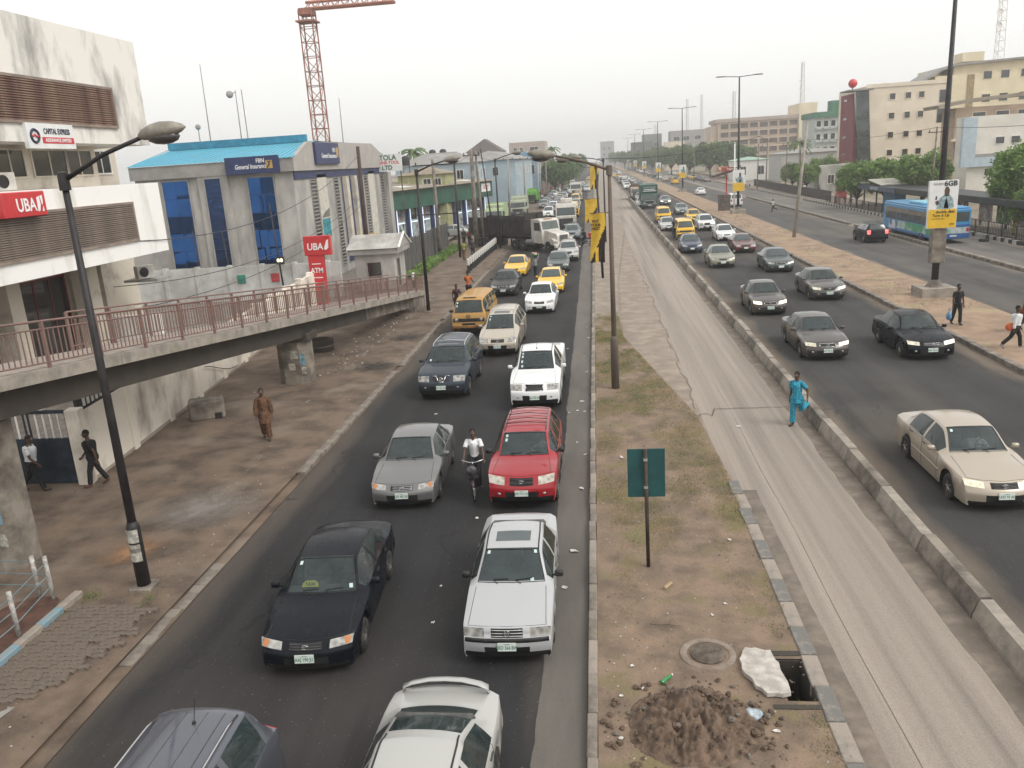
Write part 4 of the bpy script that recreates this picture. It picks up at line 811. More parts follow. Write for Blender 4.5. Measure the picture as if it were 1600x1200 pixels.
for k in range(1, 27): inst(p0, PF, (0 + .0016 * k * k, k * 2.4, 0))
# ---------------------------------------------------------------- trees
BARK = pm('bark', (.13, .10, .075), .95, var=.3, scale=4, bump=.6)
def leaf_mat(name, a, b):
    m, n, l, p = new_mat(name); tc = n.new('ShaderNodeTexCoord'); nz = n.new('ShaderNodeTexNoise'); nz.inputs['Scale'].default_value = .9; nz.inputs['Detail'].default_value = 5; l.new(tc.outputs['Object'], nz.inputs['Vector'])
    rp = n.new('ShaderNodeValToRGB'); rp.color_ramp.elements[0].position = .35; rp.color_ramp.elements[1].position = .65; rp.color_ramp.elements[0].color = (*a, 1); rp.color_ramp.elements[1].color = (*b, 1); l.new(nz.outputs[0], rp.inputs[0]); l.new(rp.outputs[0], p.inputs['Base Color'])
    p.inputs['Roughness'].default_value = .75; p.inputs['Specular IOR Level'].default_value = .2
    tr = n.new('ShaderNodeBsdfTranslucent'); l.new(rp.outputs[0], tr.inputs[0]); mx = n.new('ShaderNodeMixShader'); mx.inputs[0].default_value = .25; l.new(p.outputs[0], mx.inputs[1]); l.new(tr.outputs[0], mx.inputs[2]); l.new(mx.outputs[0], n['Material Output'].inputs['Surface'])
    return m
LEAF = [leaf_mat('leaf_mid', (.10, .175, .05), (.22, .33, .095)), leaf_mat('leaf_dark', (.06, .115, .04), (.14, .22, .07)), leaf_mat('leaf_light', (.12, .20, .055), (.23, .35, .10))]
def tree_mesh(seed, h, r, rz, n_cl, n_leaf, ls, lm, trunk_h):
    rd = random.Random(seed); tr = MB(); limbs = []
    tr.tube([(0, 0, 0), (.05, .03, trunk_h * .6), (.0, .1, trunk_h), (.1, .05, h * .75)], [h * .028, h * .023, h * .019, h * .006], 7)
    cr = MB()
    for c in range(n_cl):
        a = rd.uniform(0, 6.283); ph = rd.uniform(-.75, 1) ; rr = rd.uniform(.45, 1.0) ** .6; ce = math.sqrt(max(0, 1 - ph * ph * .8))
        p = Vector((r * rr * ce * math.cos(a), r * rr * ce * math.sin(a), trunk_h + (h - trunk_h) * .52 + rz * rr * ph)); cs = r * rd.uniform(.16, .34)
        if c % 5 == 0: tr.tube([(0, 0, trunk_h * rd.uniform(.7, 1.1)), p * .5 + Vector((0, 0, trunk_h * .45)), p], [h * .012, h * .008, h * .003], 5)
        for q in range(n_leaf):
            d = Vector((rd.gauss(0, 1), rd.gauss(0, 1), rd.gauss(0, .8))); d = d.normalized() * cs * rd.uniform(.3, 1.05); o = p + d
            u = Vector((rd.gauss(0, 1), rd.gauss(0, 1), rd.gauss(0, .6))).normalized(); w = u.cross(Vector((rd.gauss(0, 1), rd.gauss(0, 1), rd.gauss(0, 1)))).normalized()
            s = ls * rd.uniform(.6, 1.3); cr.add([o - u * s, o + w * s * .55, o + u * s, o - w * s * .55], [(0, 1, 2, 3)])
    return tr, cr
TREES = {}
def tree(name, label, x, y, kind, s=1.0, sz=1.0, rz=0, group=None, z=0):
    t = thing(name, label, 'tree', (x, y, z), rz, group); t.scale = (s, s, s * sz)
    if kind not in TREES:
        spec = {'round': (3, 6.2, 2.5, 2.1, 120, 46, .20, LEAF[0], 1.6), 'light': (5, 5.4, 2.4, 1.9, 120, 46, .19, LEAF[2], 1.2), 'dark': (8, 9.0, 3.9, 3.2, 110, 40, .36, LEAF[1], 2.6), 'near': (11, 7.2, 3.2, 2.6, 210, 60, .19, LEAF[0], 1.6), 'shrub': (13, 1.3, .9, .5, 40, 26, .10, LEAF[0], .25)}[kind]
        tr, cr = tree_mesh(*spec); a = tr.build('trunk', BARK, t, True); b = mk('crown', cr.v, cr.f, spec[7], t); TREES[kind] = (a, b)
    else:
        for o in TREES[kind]: inst(o, t)
    return t
G_ = 'roadside trees beyond the bus stop'
for x, y, k, s, l in ((33.9, 113, 'light', 1.05, 'light green tree left of the shelter solar panels'), (36.6, 110, 'light', 1.1, 'rounded green tree behind the solar panels'), (38.6, 114, 'light', .95, 'bushy light tree just left of the solar panels'), (38.4, 103, 'round', 1.12, 'green tree behind the shelter left of the ad board pole'), (36.9, 75, 'near', 1.02, 'large dark leaved tree at the right edge of the view'), (35.2, 71, 'near', .55, 'low leafy bush tree under the large right edge tree'), (45.5, 82, 'near', 1.0, 'spreading tree behind the right edge tree'), (30.3 + 6, 150, 'round', .85, 'small round tree beyond the mesh fence'), (41, 156, 'round', 1.0, 'round tree in front of the red tower'), (38.6, 170, 'light', .9, 'pale shrubby tree near the concrete pole')):
    tree('roadside_tree', l, x, y, k, s, 1, x * 7 % 6, G_)
G_ = 'dark trees in the middle distance on the right'
for i, (x, y, s, l) in enumerate(((35, 262, 1.15, 'dark tree left of the mint awning shop'), (40.5, 268, 1.1, 'dark tree behind the mint awning shop'), (30.5, 278, 1.0, 'dark tree behind the second ad board'), (46, 285, 1.1, 'dark tree under the beige block windows'), (50.5, 292, .95, 'dark tree at the foot of the beige block'), (29.5, 330, 1.1, 'dark tree far behind the second tall lamp'), (35, 345, 1.2, 'tall dark tree beside the cream far block'), (25.5, 380, 1.05, 'hazy dark tree right of the third tall lamp'), (31, 400, 1.2, 'hazy tree in front of the far grey block'), (22, 430, 1.0, 'hazy tree beneath the dark far block'), (18.5, 520, 1.15, 'faint tree beside the far road'), (25, 540, 1.2, 'faint tree below the dark block roof'), (15.5, 640, 1.2, 'faintest tree at the road end'))): tree('distant_tree', l, x, y, 'dark', s, 1, i * 1.3, G_)
G_ = 'green tree row along the left pavement'
for i, (x, y, s, l) in enumerate(((-9.6, 205, .92, 'nearest tree of the green row left of the queue'), (-8.6, 222, .95, 'second tree of the green row left of the queue'), (-9.2, 240, .95, 'third tree of the green row left of the queue'), (-8.2, 262, 1.0, 'fourth tree of the green row left of the queue'), (-8.8, 288, 1.0, 'fifth tree of the green row left of the queue'), (-8.0, 320, 1.05, 'sixth tree of the green row left of the queue'), (-7.6, 360, 1.1, 'seventh hazy tree of the green row'), (-8.5, 420, 1.2, 'eighth hazy tree of the green row'), (-9, 500, 1.2, 'last faint tree of the green row'), (-14, 470, 1.3, 'faint round tree left of the green row end'), (-20, 340, 1.25, 'dark tree behind the pink block'))):
    tree('row_tree', l, x, y, 'dark', s * 1.0, .92, i * 2.1, G_)
def palm(label, x, y, h, s=1.0):
    t = thing('palm_tree', label, 'palm tree', (x, y, 0)); mb = MB(); mb.tube([(0, 0, 0), (.2, 0, h * .5), (.1, 0, h)], [.28, .2, .16], 7); mb.build('trunk', BARK, t, True); cr = MB(); rd = random.Random(int(x * 10))
    for k in range(17):
        a = k * 2.4; el = rd.uniform(-.1, 1.1); L_ = rd.uniform(2.2, 3.0) * s; pts = []
        for q in range(6): u = q / 5; pts.append(Vector((math.cos(a) * L_ * u * math.cos(el * (1 - u * .4)), math.sin(a) * L_ * u * math.cos(el * (1 - u * .4)), h + L_ * (math.sin(el) * u - .75 * u * u))))
        sd_ = Vector((-math.sin(a), math.cos(a), 0))
        for q in range(5):
            p0_, p1_ = pts[q], pts[q + 1]; w0 = .42 * s * (1 - q / 6)
            for sg in (1, -1): cr.add([p0_, p1_, p1_ + sd_ * sg * w0 - Vector((0, 0, .25)), p0_ + sd_ * sg * w0 - Vector((0, 0, .22))], [(0, 1, 2, 3)])
    mk('crown', cr.v, cr.f, LEAF[1], t)
palm('palm crown above the grey roof of the blue house', -35.5, 165, 11.6, 1.3); palm('thin palm beside the pink block', -14.0, 285, 12.0, 1.2); palm('palm in front of the white shed on the right', 44.5, 190, 8.6, 1.1)
# hedge at the foot of the panel fence
rd = random.Random(4); hv = MB()
for k in range(5200):
    y = rd.uniform(62.5, 84.5); w_ = .5 + .35 * fbm(y * .8, 2); x = -15.0 + rd.uniform(0, 1.1) * w_ * 1.3; z = .1 + rd.uniform(0, 1) * (.35 + .55 * fbm(y * .9, 7)); o = Vector((x, y, z)); u = Vector((rd.gauss(0, 1), rd.gauss(0, 1), rd.gauss(0, .7))).normalized(); w = u.cross(Vector((rd.gauss(0, 1), rd.gauss(0, 1), 1))).normalized(); s = rd.uniform(.06, .12)
    hv.add([o - u * s, o + w * s * .6, o + u * s, o - w * s * .6], [(0, 1, 2, 3)])
tag(mk('hedge', hv.v, hv.f, LEAF[2]), 'low green hedge at the foot of the panel fence', 'hedge', kind='stuff')
# ---------------------------------------------------------------- passenger vehicles
# key stations: s, top z, top half width, top edge z, body half width, belt z, lower edge z, plan bow
def K(*rows): return [list(r) for r in rows]
SEDAN = dict(L=4.62, keys=K(
    (.07, .18, .68, .18, .70, .18, .17, .22), (.015, .28, .72, .28, .75, .28, .18, .22), (.0, .44, .74, .44, .78, .44, .18, .22), (.03, .53, .76, .53, .81, .53, .18, .22),
    (.06, .56, .77, .56, .82, .56, .18, .22), (.17, .67, .77, .67, .84, .67, .18, .21), (.24, .71, .76, .70, .85, .69, .19, .2), (.75, .84, .73, .815, .885, .79, .2, .15),
    (1.30, .93, .70, .905, .895, .86, .2, .14), (2.02, 1.365, .56, 1.335, .895, .905, .2, .10), (2.70, 1.43, .565, 1.385, .895, .915, .2, 0), (3.28, 1.375, .545, 1.34, .895, .92, .2, -.08),
    (3.98, 1.03, .63, 1.01, .885, .93, .2, -.13), (4.48, .985, .68, .965, .84, .92, .22, -.16), (4.56, .72, .70, .72, .83, .72, .24, -.16), (4.58, .62, .72, .62, .84, .62, .25, -.16), (4.62, .45, .70, .45, .82, .45, .25, -.16), (4.5, .25, .62, .25, .7, .25, .25, -.14)),
    wf=.90, wr=3.58, wrad=.315, doors=(1.42, 2.46, 3.40), glass=(1.50, 2.42, 2.52, 3.52), lamp=9, seats=True)
def tweak(base, L=None, top=1.0, zf=None, **kw):
    d = dict(base); d['keys'] = [list(k) for k in base['keys']]; f = (L / base['L']) if L else 1
    for k in d['keys']:
        k[0] *= f
        for c in (1, 3, 5):
            if k[c] > .3: k[c] = .3 + (k[c] - .3) * top
    d['L'] = base['L'] * f; d['wf'] = base['wf'] * f; d['wr'] = base['wr'] * f
    d['doors'] = tuple(x * f for x in base['doors']); d['glass'] = tuple(x * f for x in base['glass'])
    d.update(kw); return d
CAMRY98 = tweak(SEDAN, 4.70, sweep=.06)
for i, z in ((4, .54), (5, .645), (6, .68), (7, .80), (8, .90)): CAMRY98['keys'][i][1] = z; CAMRY98['keys'][i][3] = z - .02 * (i > 5); CAMRY98['keys'][i][5] = z - .05 * (i > 5)
COROLLA = tweak(SEDAN, 4.40, 1.07, sweep=.09)
CAMRY03 = tweak(SEDAN, 4.75, 1.04, sweep=.09)
VENTO = dict(L=4.40, keys=K(
    (.06, .20, .72, .20, .74, .20, .19, .10), (.015, .31, .75, .31, .79, .31, .2, .10), (.0, .42, .76, .42, .80, .42, .2, .10), (.02, .54, .77, .54, .81, .54, .2, .10),
    (.09, .55, .77, .55, .81, .55, .2, .10), (.13, .71, .77, .71, .82, .70, .2, .10), (.19, .745, .75, .735, .83, .725, .2, .10), (.75, .85, .73, .83, .845, .80, .2, .09),
    (1.24, .93, .71, .91, .85, .87, .2, .12), (1.92, 1.36, .57, 1.335, .85, .90, .2, .08), (2.55, 1.43, .575, 1.39, .85, .91, .2, 0), (3.08, 1.385, .555, 1.35, .85, .92, .2, -.06),
    (3.66, 1.06, .63, 1.04, .85, .93, .2, -.08), (4.28, 1.03, .68, 1.015, .81, .95, .22, -.08), (4.34, .74, .70, .74, .80, .74, .24, -.08), (4.36, .62, .72, .62, .82, .62, .25, -.08), (4.40, .45, .70, .45, .80, .45, .25, -.08), (4.3, .25, .62, .25, .7, .25, .25, -.08)),
    wf=.86, wr=3.33, wrad=.30, doors=(1.34, 2.34, 3.22), glass=(1.42, 2.30, 2.40, 3.28), lamp=9, seats=True)
SUV = dict(L=4.62, keys=K(
    (.08, .27, .74, .27, .77, .27, .26, .16), (.015, .40, .76, .40, .81, .40, .26, .16), (.0, .56, .78, .56, .83, .56, .26, .16), (.03, .68, .79, .68, .85, .68, .26, .16),
    (.06, .70, .79, .70, .85, .70, .26, .16), (.17, .89, .79, .885, .87, .88, .27, .15), (.24, .94, .78, .93, .88, .92, .28, .14), (.72, 1.05, .74, 1.025, .905, 1.0, .28, .12),
    (1.16, 1.12, .70, 1.10, .91, 1.05, .28, .12), (1.85, 1.61, .60, 1.58, .91, 1.08, .28, .08), (2.70, 1.70, .60, 1.65, .91, 1.09, .28, 0), (4.05, 1.66, .585, 1.61, .90, 1.11, .28, -.05),
    (4.44, 1.15, .70, 1.14, .88, 1.10, .3, -.1), (4.52, 1.10, .72, 1.10, .87, 1.08, .3, -.1), (4.55, .78, .74, .78, .86, .78, .32, -.1), (4.57, .68, .76, .68, .86, .68, .32, -.1), (4.62, .52, .76, .52, .85, .52, .32, -.1), (4.5, .32, .66, .32, .72, .32, .32, -.08)),
    wf=.86, wr=3.52, wrad=.36, doors=(1.30, 2.26, 3.18), glass=(1.36, 2.20, 2.32, 3.10, 3.22, 4.05), lamp=9, seats=True, rails=True)
PATHFINDER = tweak(SUV, 4.74, 1.05); 
for k in PATHFINDER['keys'][6:10]: k[2] = min(k[2] + .03, .82)
SIENNA = tweak(SUV, 5.08, 1.03, sweep=.12)
for i, (s, z) in {4: (.07, .62), 5: (.25, .80), 6: (.33, .84), 7: (.75, .98), 8: (1.12, 1.08), 9: (2.05, 1.62)}.items():
    k = SIENNA['keys'][i]; k[0] = s; k[1] = z; k[3] = z - .02; k[5] = min(k[5], z - .04)
PICKUP = dict(SUV); PICKUP['keys'] = [list(k) for k in SUV['keys']]; PICKUP.update(L=5.15, wr=4.02, rails=False, glass=(1.36, 2.20, 2.32, 3.0), doors=(1.30, 2.26, 3.1))
for i, (s, z, we) in {10: (2.35, 1.68, .60), 11: (2.95, 1.63, .58), 12: (3.22, 1.17, .79), 13: (5.04, 1.15, .80), 14: (5.08, .86, .8), 15: (5.1, .7, .8), 16: (5.15, .55, .78), 17: (5.05, .35, .7)}.items():
    k = PICKUP['keys'][i]; k[0] = s; k[1] = z; k[2] = we; k[3] = z - (.03 if i < 12 else .0); k[5] = min(k[5], z - .02) if i != 13 else 1.12; k[4] = .9 if i < 15 else k[4]
DANFO = dict(L=4.45, keys=K(
    (.14, .30, .72, .30, .74, .30, .28, .07), (.02, .38, .80, .38, .84, .38, .28, .07), (.0, .50, .82, .50, .86, .50, .28, .07), (.05, .58, .82, .58, .86, .58, .28, .07),
    (.06, .74, .82, .74, .87, .74, .28, .07), (.08, .92, .81, .92, .88, .92, .28, .07), (.10, 1.0, .80, .99, .885, .98, .28, .07), (.14, 1.10, .79, 1.09, .89, 1.08, .28, .08),
    (.19, 1.17, .78, 1.16, .89, 1.12, .28, .08), (.62, 1.80, .68, 1.77, .89, 1.14, .28, .05), (1.3, 1.93, .69, 1.86, .89, 1.15, .28, 0), (4.12, 1.90, .68, 1.83, .88, 1.15, .28, -.03),
    (4.36, 1.22, .74, 1.21, .87, 1.17, .3, -.05), (4.39, 1.15, .76, 1.15, .86, 1.13, .3, -.05), (4.41, .80, .78, .80, .86, .80, .3, -.05), (4.42, .62, .78, .62, .86, .62, .32, -.05), (4.45, .5, .78, .5, .85, .5, .32, -.05), (4.36, .3, .68, .3, .72, .3, .3, -.04)),
    wf=.72, wr=3.22, wrad=.33, doors=(.34, 1.36, 2.55), glass=(.36, 1.28, 1.40, 2.30, 2.42, 3.2, 3.3, 4.1), lamp=9, seats=True, danfo=True)
CAMSP = tweak(CAMRY03)
for i, (s_, z) in {11: (3.02, 1.42), 12: (4.12, 1.06)}.items(): k = CAMSP['keys'][i]; k[0] = s_; k[1] = z; k[3] = z - .03
HATCH = tweak(SUV, 4.35, .95, sweep=.10)

COLS = (.94, .80, .55, .38, .2, 0.)
def pchip(xs, ys):
    n = len(xs); h = [xs[i + 1] - xs[i] for i in range(n - 1)]; d = [(ys[i + 1] - ys[i]) / h[i] for i in range(n - 1)]
    m = [d[0]] + [0 if d[i - 1] * d[i] <= 0 else 2 * d[i - 1] * d[i] / (d[i - 1] + d[i]) for i in range(1, n - 1)] + [d[-1]]
    def f(x):
        i = min(max(int(x), 0), n - 2); t = x - xs[i]; a = t / h[i]
        return (ys[i] * (1 + 2 * a) * (1 - a) ** 2 + ys[i + 1] * a * a * (3 - 2 * a) + h[i] * (m[i] * a * (1 - a) ** 2 - m[i + 1] * a * a * (1 - a)))
    return f
class CarShape:
    def __init__(s, P, lod):
        s.P = P; ks = P['keys']; xs = list(range(len(ks))); s.L = P['L']
        s.fn = [pchip(xs, [k[c] for k in ks]) for c in range(8)]
        s.W = max(k[4] for k in ks)
        sub = [2, 2, 2, 1, 2, 2, 3, 4, 7, 4, 4, 6, 3, 3, 1, 2, 2] if lod < 2 else [1, 1, 1, 1, 1, 1, 1, 2, 3, 2, 2, 3, 1, 1, 1, 1, 1]
        kp = []
        for i, n in enumerate(sub): kp += [i + j / n for j in range(n)]
        kp.append(len(ks) - 1.0)
        AR = P['wrad'] + .055; s.AR = AR
        ex = []
        na = 10 if lod < 2 else 5
        for w in (P['wf'], P['wr']): ex += [w - AR * math.cos(math.pi * j / na) for j in range(na + 1)] + [w - AR - .004, w + AR + .004]
        ex += list(P['doors']) + list(P['glass'])
        kp += [s.kp_of(e) for e in ex]
        kp = sorted(set(round(k, 4) for k in kp)); s.kp = kp
    def kp_of(s, sv):
        a, b = 2.0, 16.0
        for _ in range(40):
            m = (a + b) / 2
            if s.fn[0](m) < sv: a = m
            else: b = m
        return (a + b) / 2
    def sec(s, k):
        sv, zt, we, ze, ws, zb, zl, bow = [f(k) for f in s.fn]
        for w in (s.P['wf'], s.P['wr']):
            d = abs(sv - w)
            if d < s.AR and 2 < k < 15.9: zl = max(zl, s.P['wrad'] + math.sqrt(s.AR ** 2 - d * d))
        zl = min(zl, zb - .002); d = zb - zl
        pts = [(ws * (.965 if d > .05 else .985), zl), (ws * .997, zl + .3 * d), (ws, zl + .66 * d), (ws * .982, zb)]
        e = (we, ze); b = pts[3]
        for t, bul in ((.09, .004), (.5, .02), (.91, .008)): pts.append((b[0] + (e[0] - b[0]) * t + bul * min(1, (ze - zb) * 3), b[1] + (ze - b[1]) * t))
        pts.append(e)
        for c in COLS: pts.append((we * c, ze + (zt - ze) * (1 - c ** 2.6)))
        y = sv - s.L / 2; sw = s.sw(k)
        return [(x, y + bow * (x / s.W) ** 2, z + (sw * (x / s.W) ** 2 if i > 2 else sw * .5 * i / 3)) for i, (x, z) in enumerate(pts)]
    def sw(s, k): return s.P.get('sweep', 0.0) * max(0.0, min(1.0, (k - 3) / 1.2, (7.5 - k) / 1.8))
    def top(s, k, c, up=0.0):
        """point on the top/front sheet at key position k and lateral fraction c (-1..1)"""
        sv, zt, we, ze, ws, zb, zl, bow = [f(k) for f in s.fn]
        x = we * c; return Vector((x, sv - s.L / 2 + bow * (x / s.W) ** 2, ze + (zt - ze) * (1 - abs(c) ** 2.6) + up + s.sw(k) * (x / s.W) ** 2))
    def side(s, sv, r, sg, off=0.0):
        p = s.sec(s.kp_of(sv)); i = min(int(r), 6); t = r - i; a, b = p[i], p[i + 1]
        return Vector((sg * (a[0] + (b[0] - a[0]) * t + off), a[1] + (b[1] - a[1]) * t, a[2] + (b[2] - a[2]) * t))
def build_car(name, P, lod, paint_m, opts):
    """returns an Empty with the car's parts; front towards local -Y"""
    S = CarShape(P, lod); L = P['L']; root = bpy.data.objects.new(name, None); COL.objects.link(root); root.empty_display_size = .3
    secs = [S.sec(k) for k in S.kp]; nh = len(secs[0]); full = []
    for p in secs: full += [(x, y, z) for x, y, z in p] + [(-x, y, z) for x, y, z in p[-2::-1]]
    nw = 2 * nh - 1
    groups = {}
    gl = P['glass']; segs = [(gl[i], gl[i + 1]) for i in range(0, len(gl), 2)]; dr = P['doors']; lampk = P.get('lamp', 9)
    danfo = P.get('danfo'); seams = lod < 2
    for i in range(len(S.kp) - 1):
        km = (S.kp[i] + S.kp[i + 1]) / 2; sm = S.fn[0](km)
        for j in range(nw - 1):
            st = j if j < nh - 1 else nw - 2 - j; sd = 'r' if j < nh - 1 else 'l'; t = 'body'
            if 4 <= km < 5 and not danfo:
                if st <= lampk and st >= 3: t = 'headlight_' + sd
                elif st >= 11: t = 'grille'
            elif danfo and 4 <= km < 5 and st >= 7: t = 'grille'
            elif km < 1: t = 'bumper_lip'
            elif 1 <= km < 2 and st >= 10: t = 'intake'
            elif 8.1 < km < 8.93 and st >= 8: t = 'windshield'
            elif 11.12 < km < 11.9 and st >= 8: t = 'rear_window'
            elif (12.2 if P.get('rails') else 13) <= km < 14 and 3 <= st <= 8: t = 'tail_light_' + sd
            elif st in (4, 5):
                for q, (a, b) in enumerate(segs):
                    if a < sm < b: t = 'side_window_%d%s' % (q, sd)
            elif st <= 3 and seams:
                for q in (0, 1):
                    if dr[q] < sm < dr[q + 1] - .001: t = 'door_%d%s' % (q, sd)
            if lod >= 2 and ('window' in t or t == 'windshield'): t = 'windows' if t != 'windshield' else t
            a = i * nw + j; groups.setdefault(t, []).append((a, a + 1, a + nw + 1, a + nw))
    n0 = (len(S.kp) - 1) * nw
    tint = opts.get('tint', GLASS_D if lod else GLASS)
    lm = opts.get('lens', LENS)
    objs = {}
    for t, fs in groups.items():
        used = sorted({v for f in fs for v in f}); ix = {v: n for n, v in enumerate(used)}
        vv = [full[v] for v in used]
        base = t.split('_')[0] if t.startswith('door') else ('side_window' if t.startswith('side_w') else ('headlight' if t.startswith('headl') else ('tail_light' if t.startswith('tail') else t)))
        m = {'body': paint_m, 'door': paint_m, 'headlight': lm, 'tail_light': opts.get('tail_m', PLRED), 'grille': BLACK, 'intake': BLACK, 'bumper_lip': BLACK}.get(base, tint)
        if base in ('grille', 'intake') : vv = [(x, y + .012, z) for x, y, z in vv]
        if opts.get('bumper_m') and False: pass
        o = mk(base, vv, [tuple(ix[v] for v in f) for f in fs], m, root, True)
        if base in ('body', 'door'): o.material_slots[0].link = 'OBJECT'; o.material_slots[0].material = paint_m
        objs[t] = o
    # under body
    mb = MB(); w = S.W - .2
    mb.box(-w, w, -L / 2 + .25, L / 2 - .2, P['wrad'] * .62, P['wrad'] * 1.35)
    if lod == 0:   # wheel housings
        pass
    mb.build('underbody', BLACK, root)
    # wheels
    r = P['wrad']; tw = .105
    for sv in (P['wf'], P['wr']):
        for sg in (1, -1):
            c = (sg * (S.W - .125), sv - L / 2, r)
            mb = MB(); n = 22 if lod < 2 else 12
            mb.lathe([(r * .64, -tw), (r * .93, -tw), (r * .985, -tw * .75), (r, 0), (r * .985, tw * .75), (r * .93, tw), (r * .64, tw)], n, (0, 0, 0), 'x')
            wo = mb.build('wheel', RUBBER, root, True); wo.location = c
            if lod < 2:
                mb = MB(); h = sg * (tw - .012); mb.cur = 1
                mb.lathe([(.01, h - sg * .05), (r * .63, h - sg * .05), (r * .63, h - sg * .045)], n, (0, 0, 0), 'x'); mb.cur = 0
                mb.ring((h - sg * .005, 0, 0), r * .60, r * .055, n, 'x')
                ns = opts.get('spokes', 5)
                for q in range(ns):
                    a = 2 * math.pi * q / ns; d = Vector((0, math.cos(a), math.sin(a)))
                    mb.tube([Vector((h, 0, 0)) + d * r * .1, Vector((h - sg * .012, 0, 0)) + d * r * .6], [(.03, .03), (.022, .022)], 5)
                mb.lathe([(.001, h + sg * .016), (r * .16, h + sg * .012), (r * .17, h - sg * .02)], 10, (0, 0, 0), 'x')
                mb.build('rim', [opts.get('rim', RIM), BLACK], wo, True)
    # grille bars / emblem / plate
    zf = (S.fn[1](4) + S.fn[1](5)) / 2
    if lod < 2 and not danfo and 'grille' in objs:
        nb = opts.get('bars', 3); gm = opts.get('grille_m', TRIM)
        for q in range(nb):
            k = 4.12 + .76 * (q + .5) / nb
            mb = MB(); mb.tube([S.top(k, c, 0) + Vector((0, -.004, 0)) for c in (-.375, -.25, -.12, 0, .12, .25, .375)], .010, 5)
            mb.build('grille_bar', gm, objs['grille'], True)
        if opts.get('chrome_frame'):
            mb = MB()
            for k in (4.03, 4.97): mb.tube([S.top(k, c, 0) + Vector((0, -.008, 0)) for c in (-.38, -.2, 0, .2, .38)], .014, 6)
            for c in (-.38, .38): mb.tube([S.top(4.03, c) + Vector((0, -.008, 0)), S.top(4.97, c) + Vector((0, -.008, 0))], .014, 6)
            mb.build('grille_surround', CHROME, objs['grille'], True)
        em = opts.get('emblem')
        if em:
            c = S.top(4.55, 0) + Vector((0, -.03, 0)); mb = MB(); r0 = .06
            if em == 'oval': mb.ring(c, r0 * 1.15, .007, 20, 'y', 5, .66); mb.ring(c, r0 * .45, .006, 16, 'y', 5, 1.35); mb.ring((c.x, c.y, c.z + r0 * .3), r0 * .75, .006, 16, 'y', 5, .42)
            elif em == 'vw':
                mb.ring(c, r0, .007, 20, 'y', 5)
                for pts in (((-.5, .8), (-.2, .05), (0, .05), (.2, .05), (.5, .8)), ((-.85, .35), (-.4, -.75), (0, .0), (.4, -.75), (.85, .35))):
                    mb.tube([(c.x + r0 * a, c.y, c.z + r0 * b) for a, b in pts], .006, 5)
            elif em == 'bar': mb.ring(c, r0, .008, 20, 'y', 5); mb.box(c.x - r0 * 1.2, c.x + r0 * 1.2, c.y - .008, c.y + .004, c.z - .014, c.z + .014)
            else: mb.ring(c, r0, .007, 18, 'y', 5, .6); mb.ball(c, (r0 * .4, .01, r0 * .3), 8, 5)
            mb.build('emblem', CHROME, objs['grille'], True)
        if opts.get('chrome_v'):   # angled chrome struts either side of the centre grille
            mb = MB()
            for sg in (1, -1):
                for a, b in ((.40, .30), (.17, .12)): 
                    if a < .3: continue
                    mb.tube([S.top(4.0, sg * .13) + Vector((0, -.015, 0)), S.top(4.5, sg * .16) + Vector((0, -.015, 0)), S.top(5.0, sg * .22) + Vector((0, -.01, 0))], (.024), 6)
                mb.tube([S.top(5.0, sg * .22) + Vector((0, -.008, 0)), S.top(5.0, sg * .4) + Vector((0, -.004, 0))], .014, 6)
            mb.tube([S.top(4.0, c) + Vector((0, -.015, 0)) for c in (-.13, 0, .13)], .024, 6)
            mb.build('grille_strut', CHROME, objs['grille'], True)
    if not danfo and lod < 2:
        for sg in (1, -1):
            if opts.get('nofog'): break
            mb = MB(); mb.ball(S.top(2.0, sg * .74) + Vector((0, .012, -.06)), (.05, .025, .035), 10, 6); mb.build('fog_lamp', LENS, root, True)
        if opts.get('indicator'):
            for sg in (1, -1):
                p = [S.top(4.1, sg * .90), S.top(4.1, sg * 1.0), S.top(4.9, sg * 1.0), S.top(4.9, sg * .86)]
                mb = MB(); mb.add([v + Vector((0, -.006, .003)) for v in p], [(0, 1, 2, 3) if sg < 0 else (3, 2, 1, 0)]); mb.build('indicator', AMBER, objs.get('headlight_r' if sg > 0 else 'headlight_l', root))
        if opts.get('bumper_strip'):
            mb = MB(); mb.tube([S.top(2.9, c) + Vector((0, -.006, 0)) for c in (-1, -.8, -.5, 0, .5, .8, 1)], (.02, .045), 6); mb.build('bumper_strip', BLACK, root, True)
    if danfo:
        g = objs.get('grille', root)
        for sg in (1, -1):
            mb = MB(); c = S.top(4.5, sg * .78); mb.lathe([(.001, -.035), (.075, -.025), (.09, -.01), (.095, .03)], 14, c, 'y'); mb.build('headlight', LENS, root, True)
        mb = MB(); mb.obox(S.top(2.2, 0) + Vector((0, -.03, 0)), (.84, .05, .07), b=.02); mb.build('bumper', opts.get('bumper', BLACK), root)
        mb = MB(); mb.obox(S.top(3.4, 0) + Vector((0, -.0, 0)), (.34, .025, .05)); mb.build('air_intake', BLACK, root)
        if lod == 0:
            mb = MB(); c = S.top(6.0, 0) + Vector((0, -.02, .03)); mb.ring(c, .1, .008, 20, 'y', 5)
            for pts in (((-.5, .8), (-.2, .05), (.2, .05), (.5, .8)), ((-.85, .35), (-.4, -.75), (0, .0), (.4, -.75), (.85, .35))): mb.tube([(c.x + .1 * a, c.y, c.z + .1 * b) for a, b in pts], .007, 5)
            mb.build('emblem', BLACK, root)
            mb = MB(); mb.obox(S.top(9.35, 0) + Vector((0, 0, .02)), (.33, .05, .012)); mb.build('roof_vent', BLACK, root)
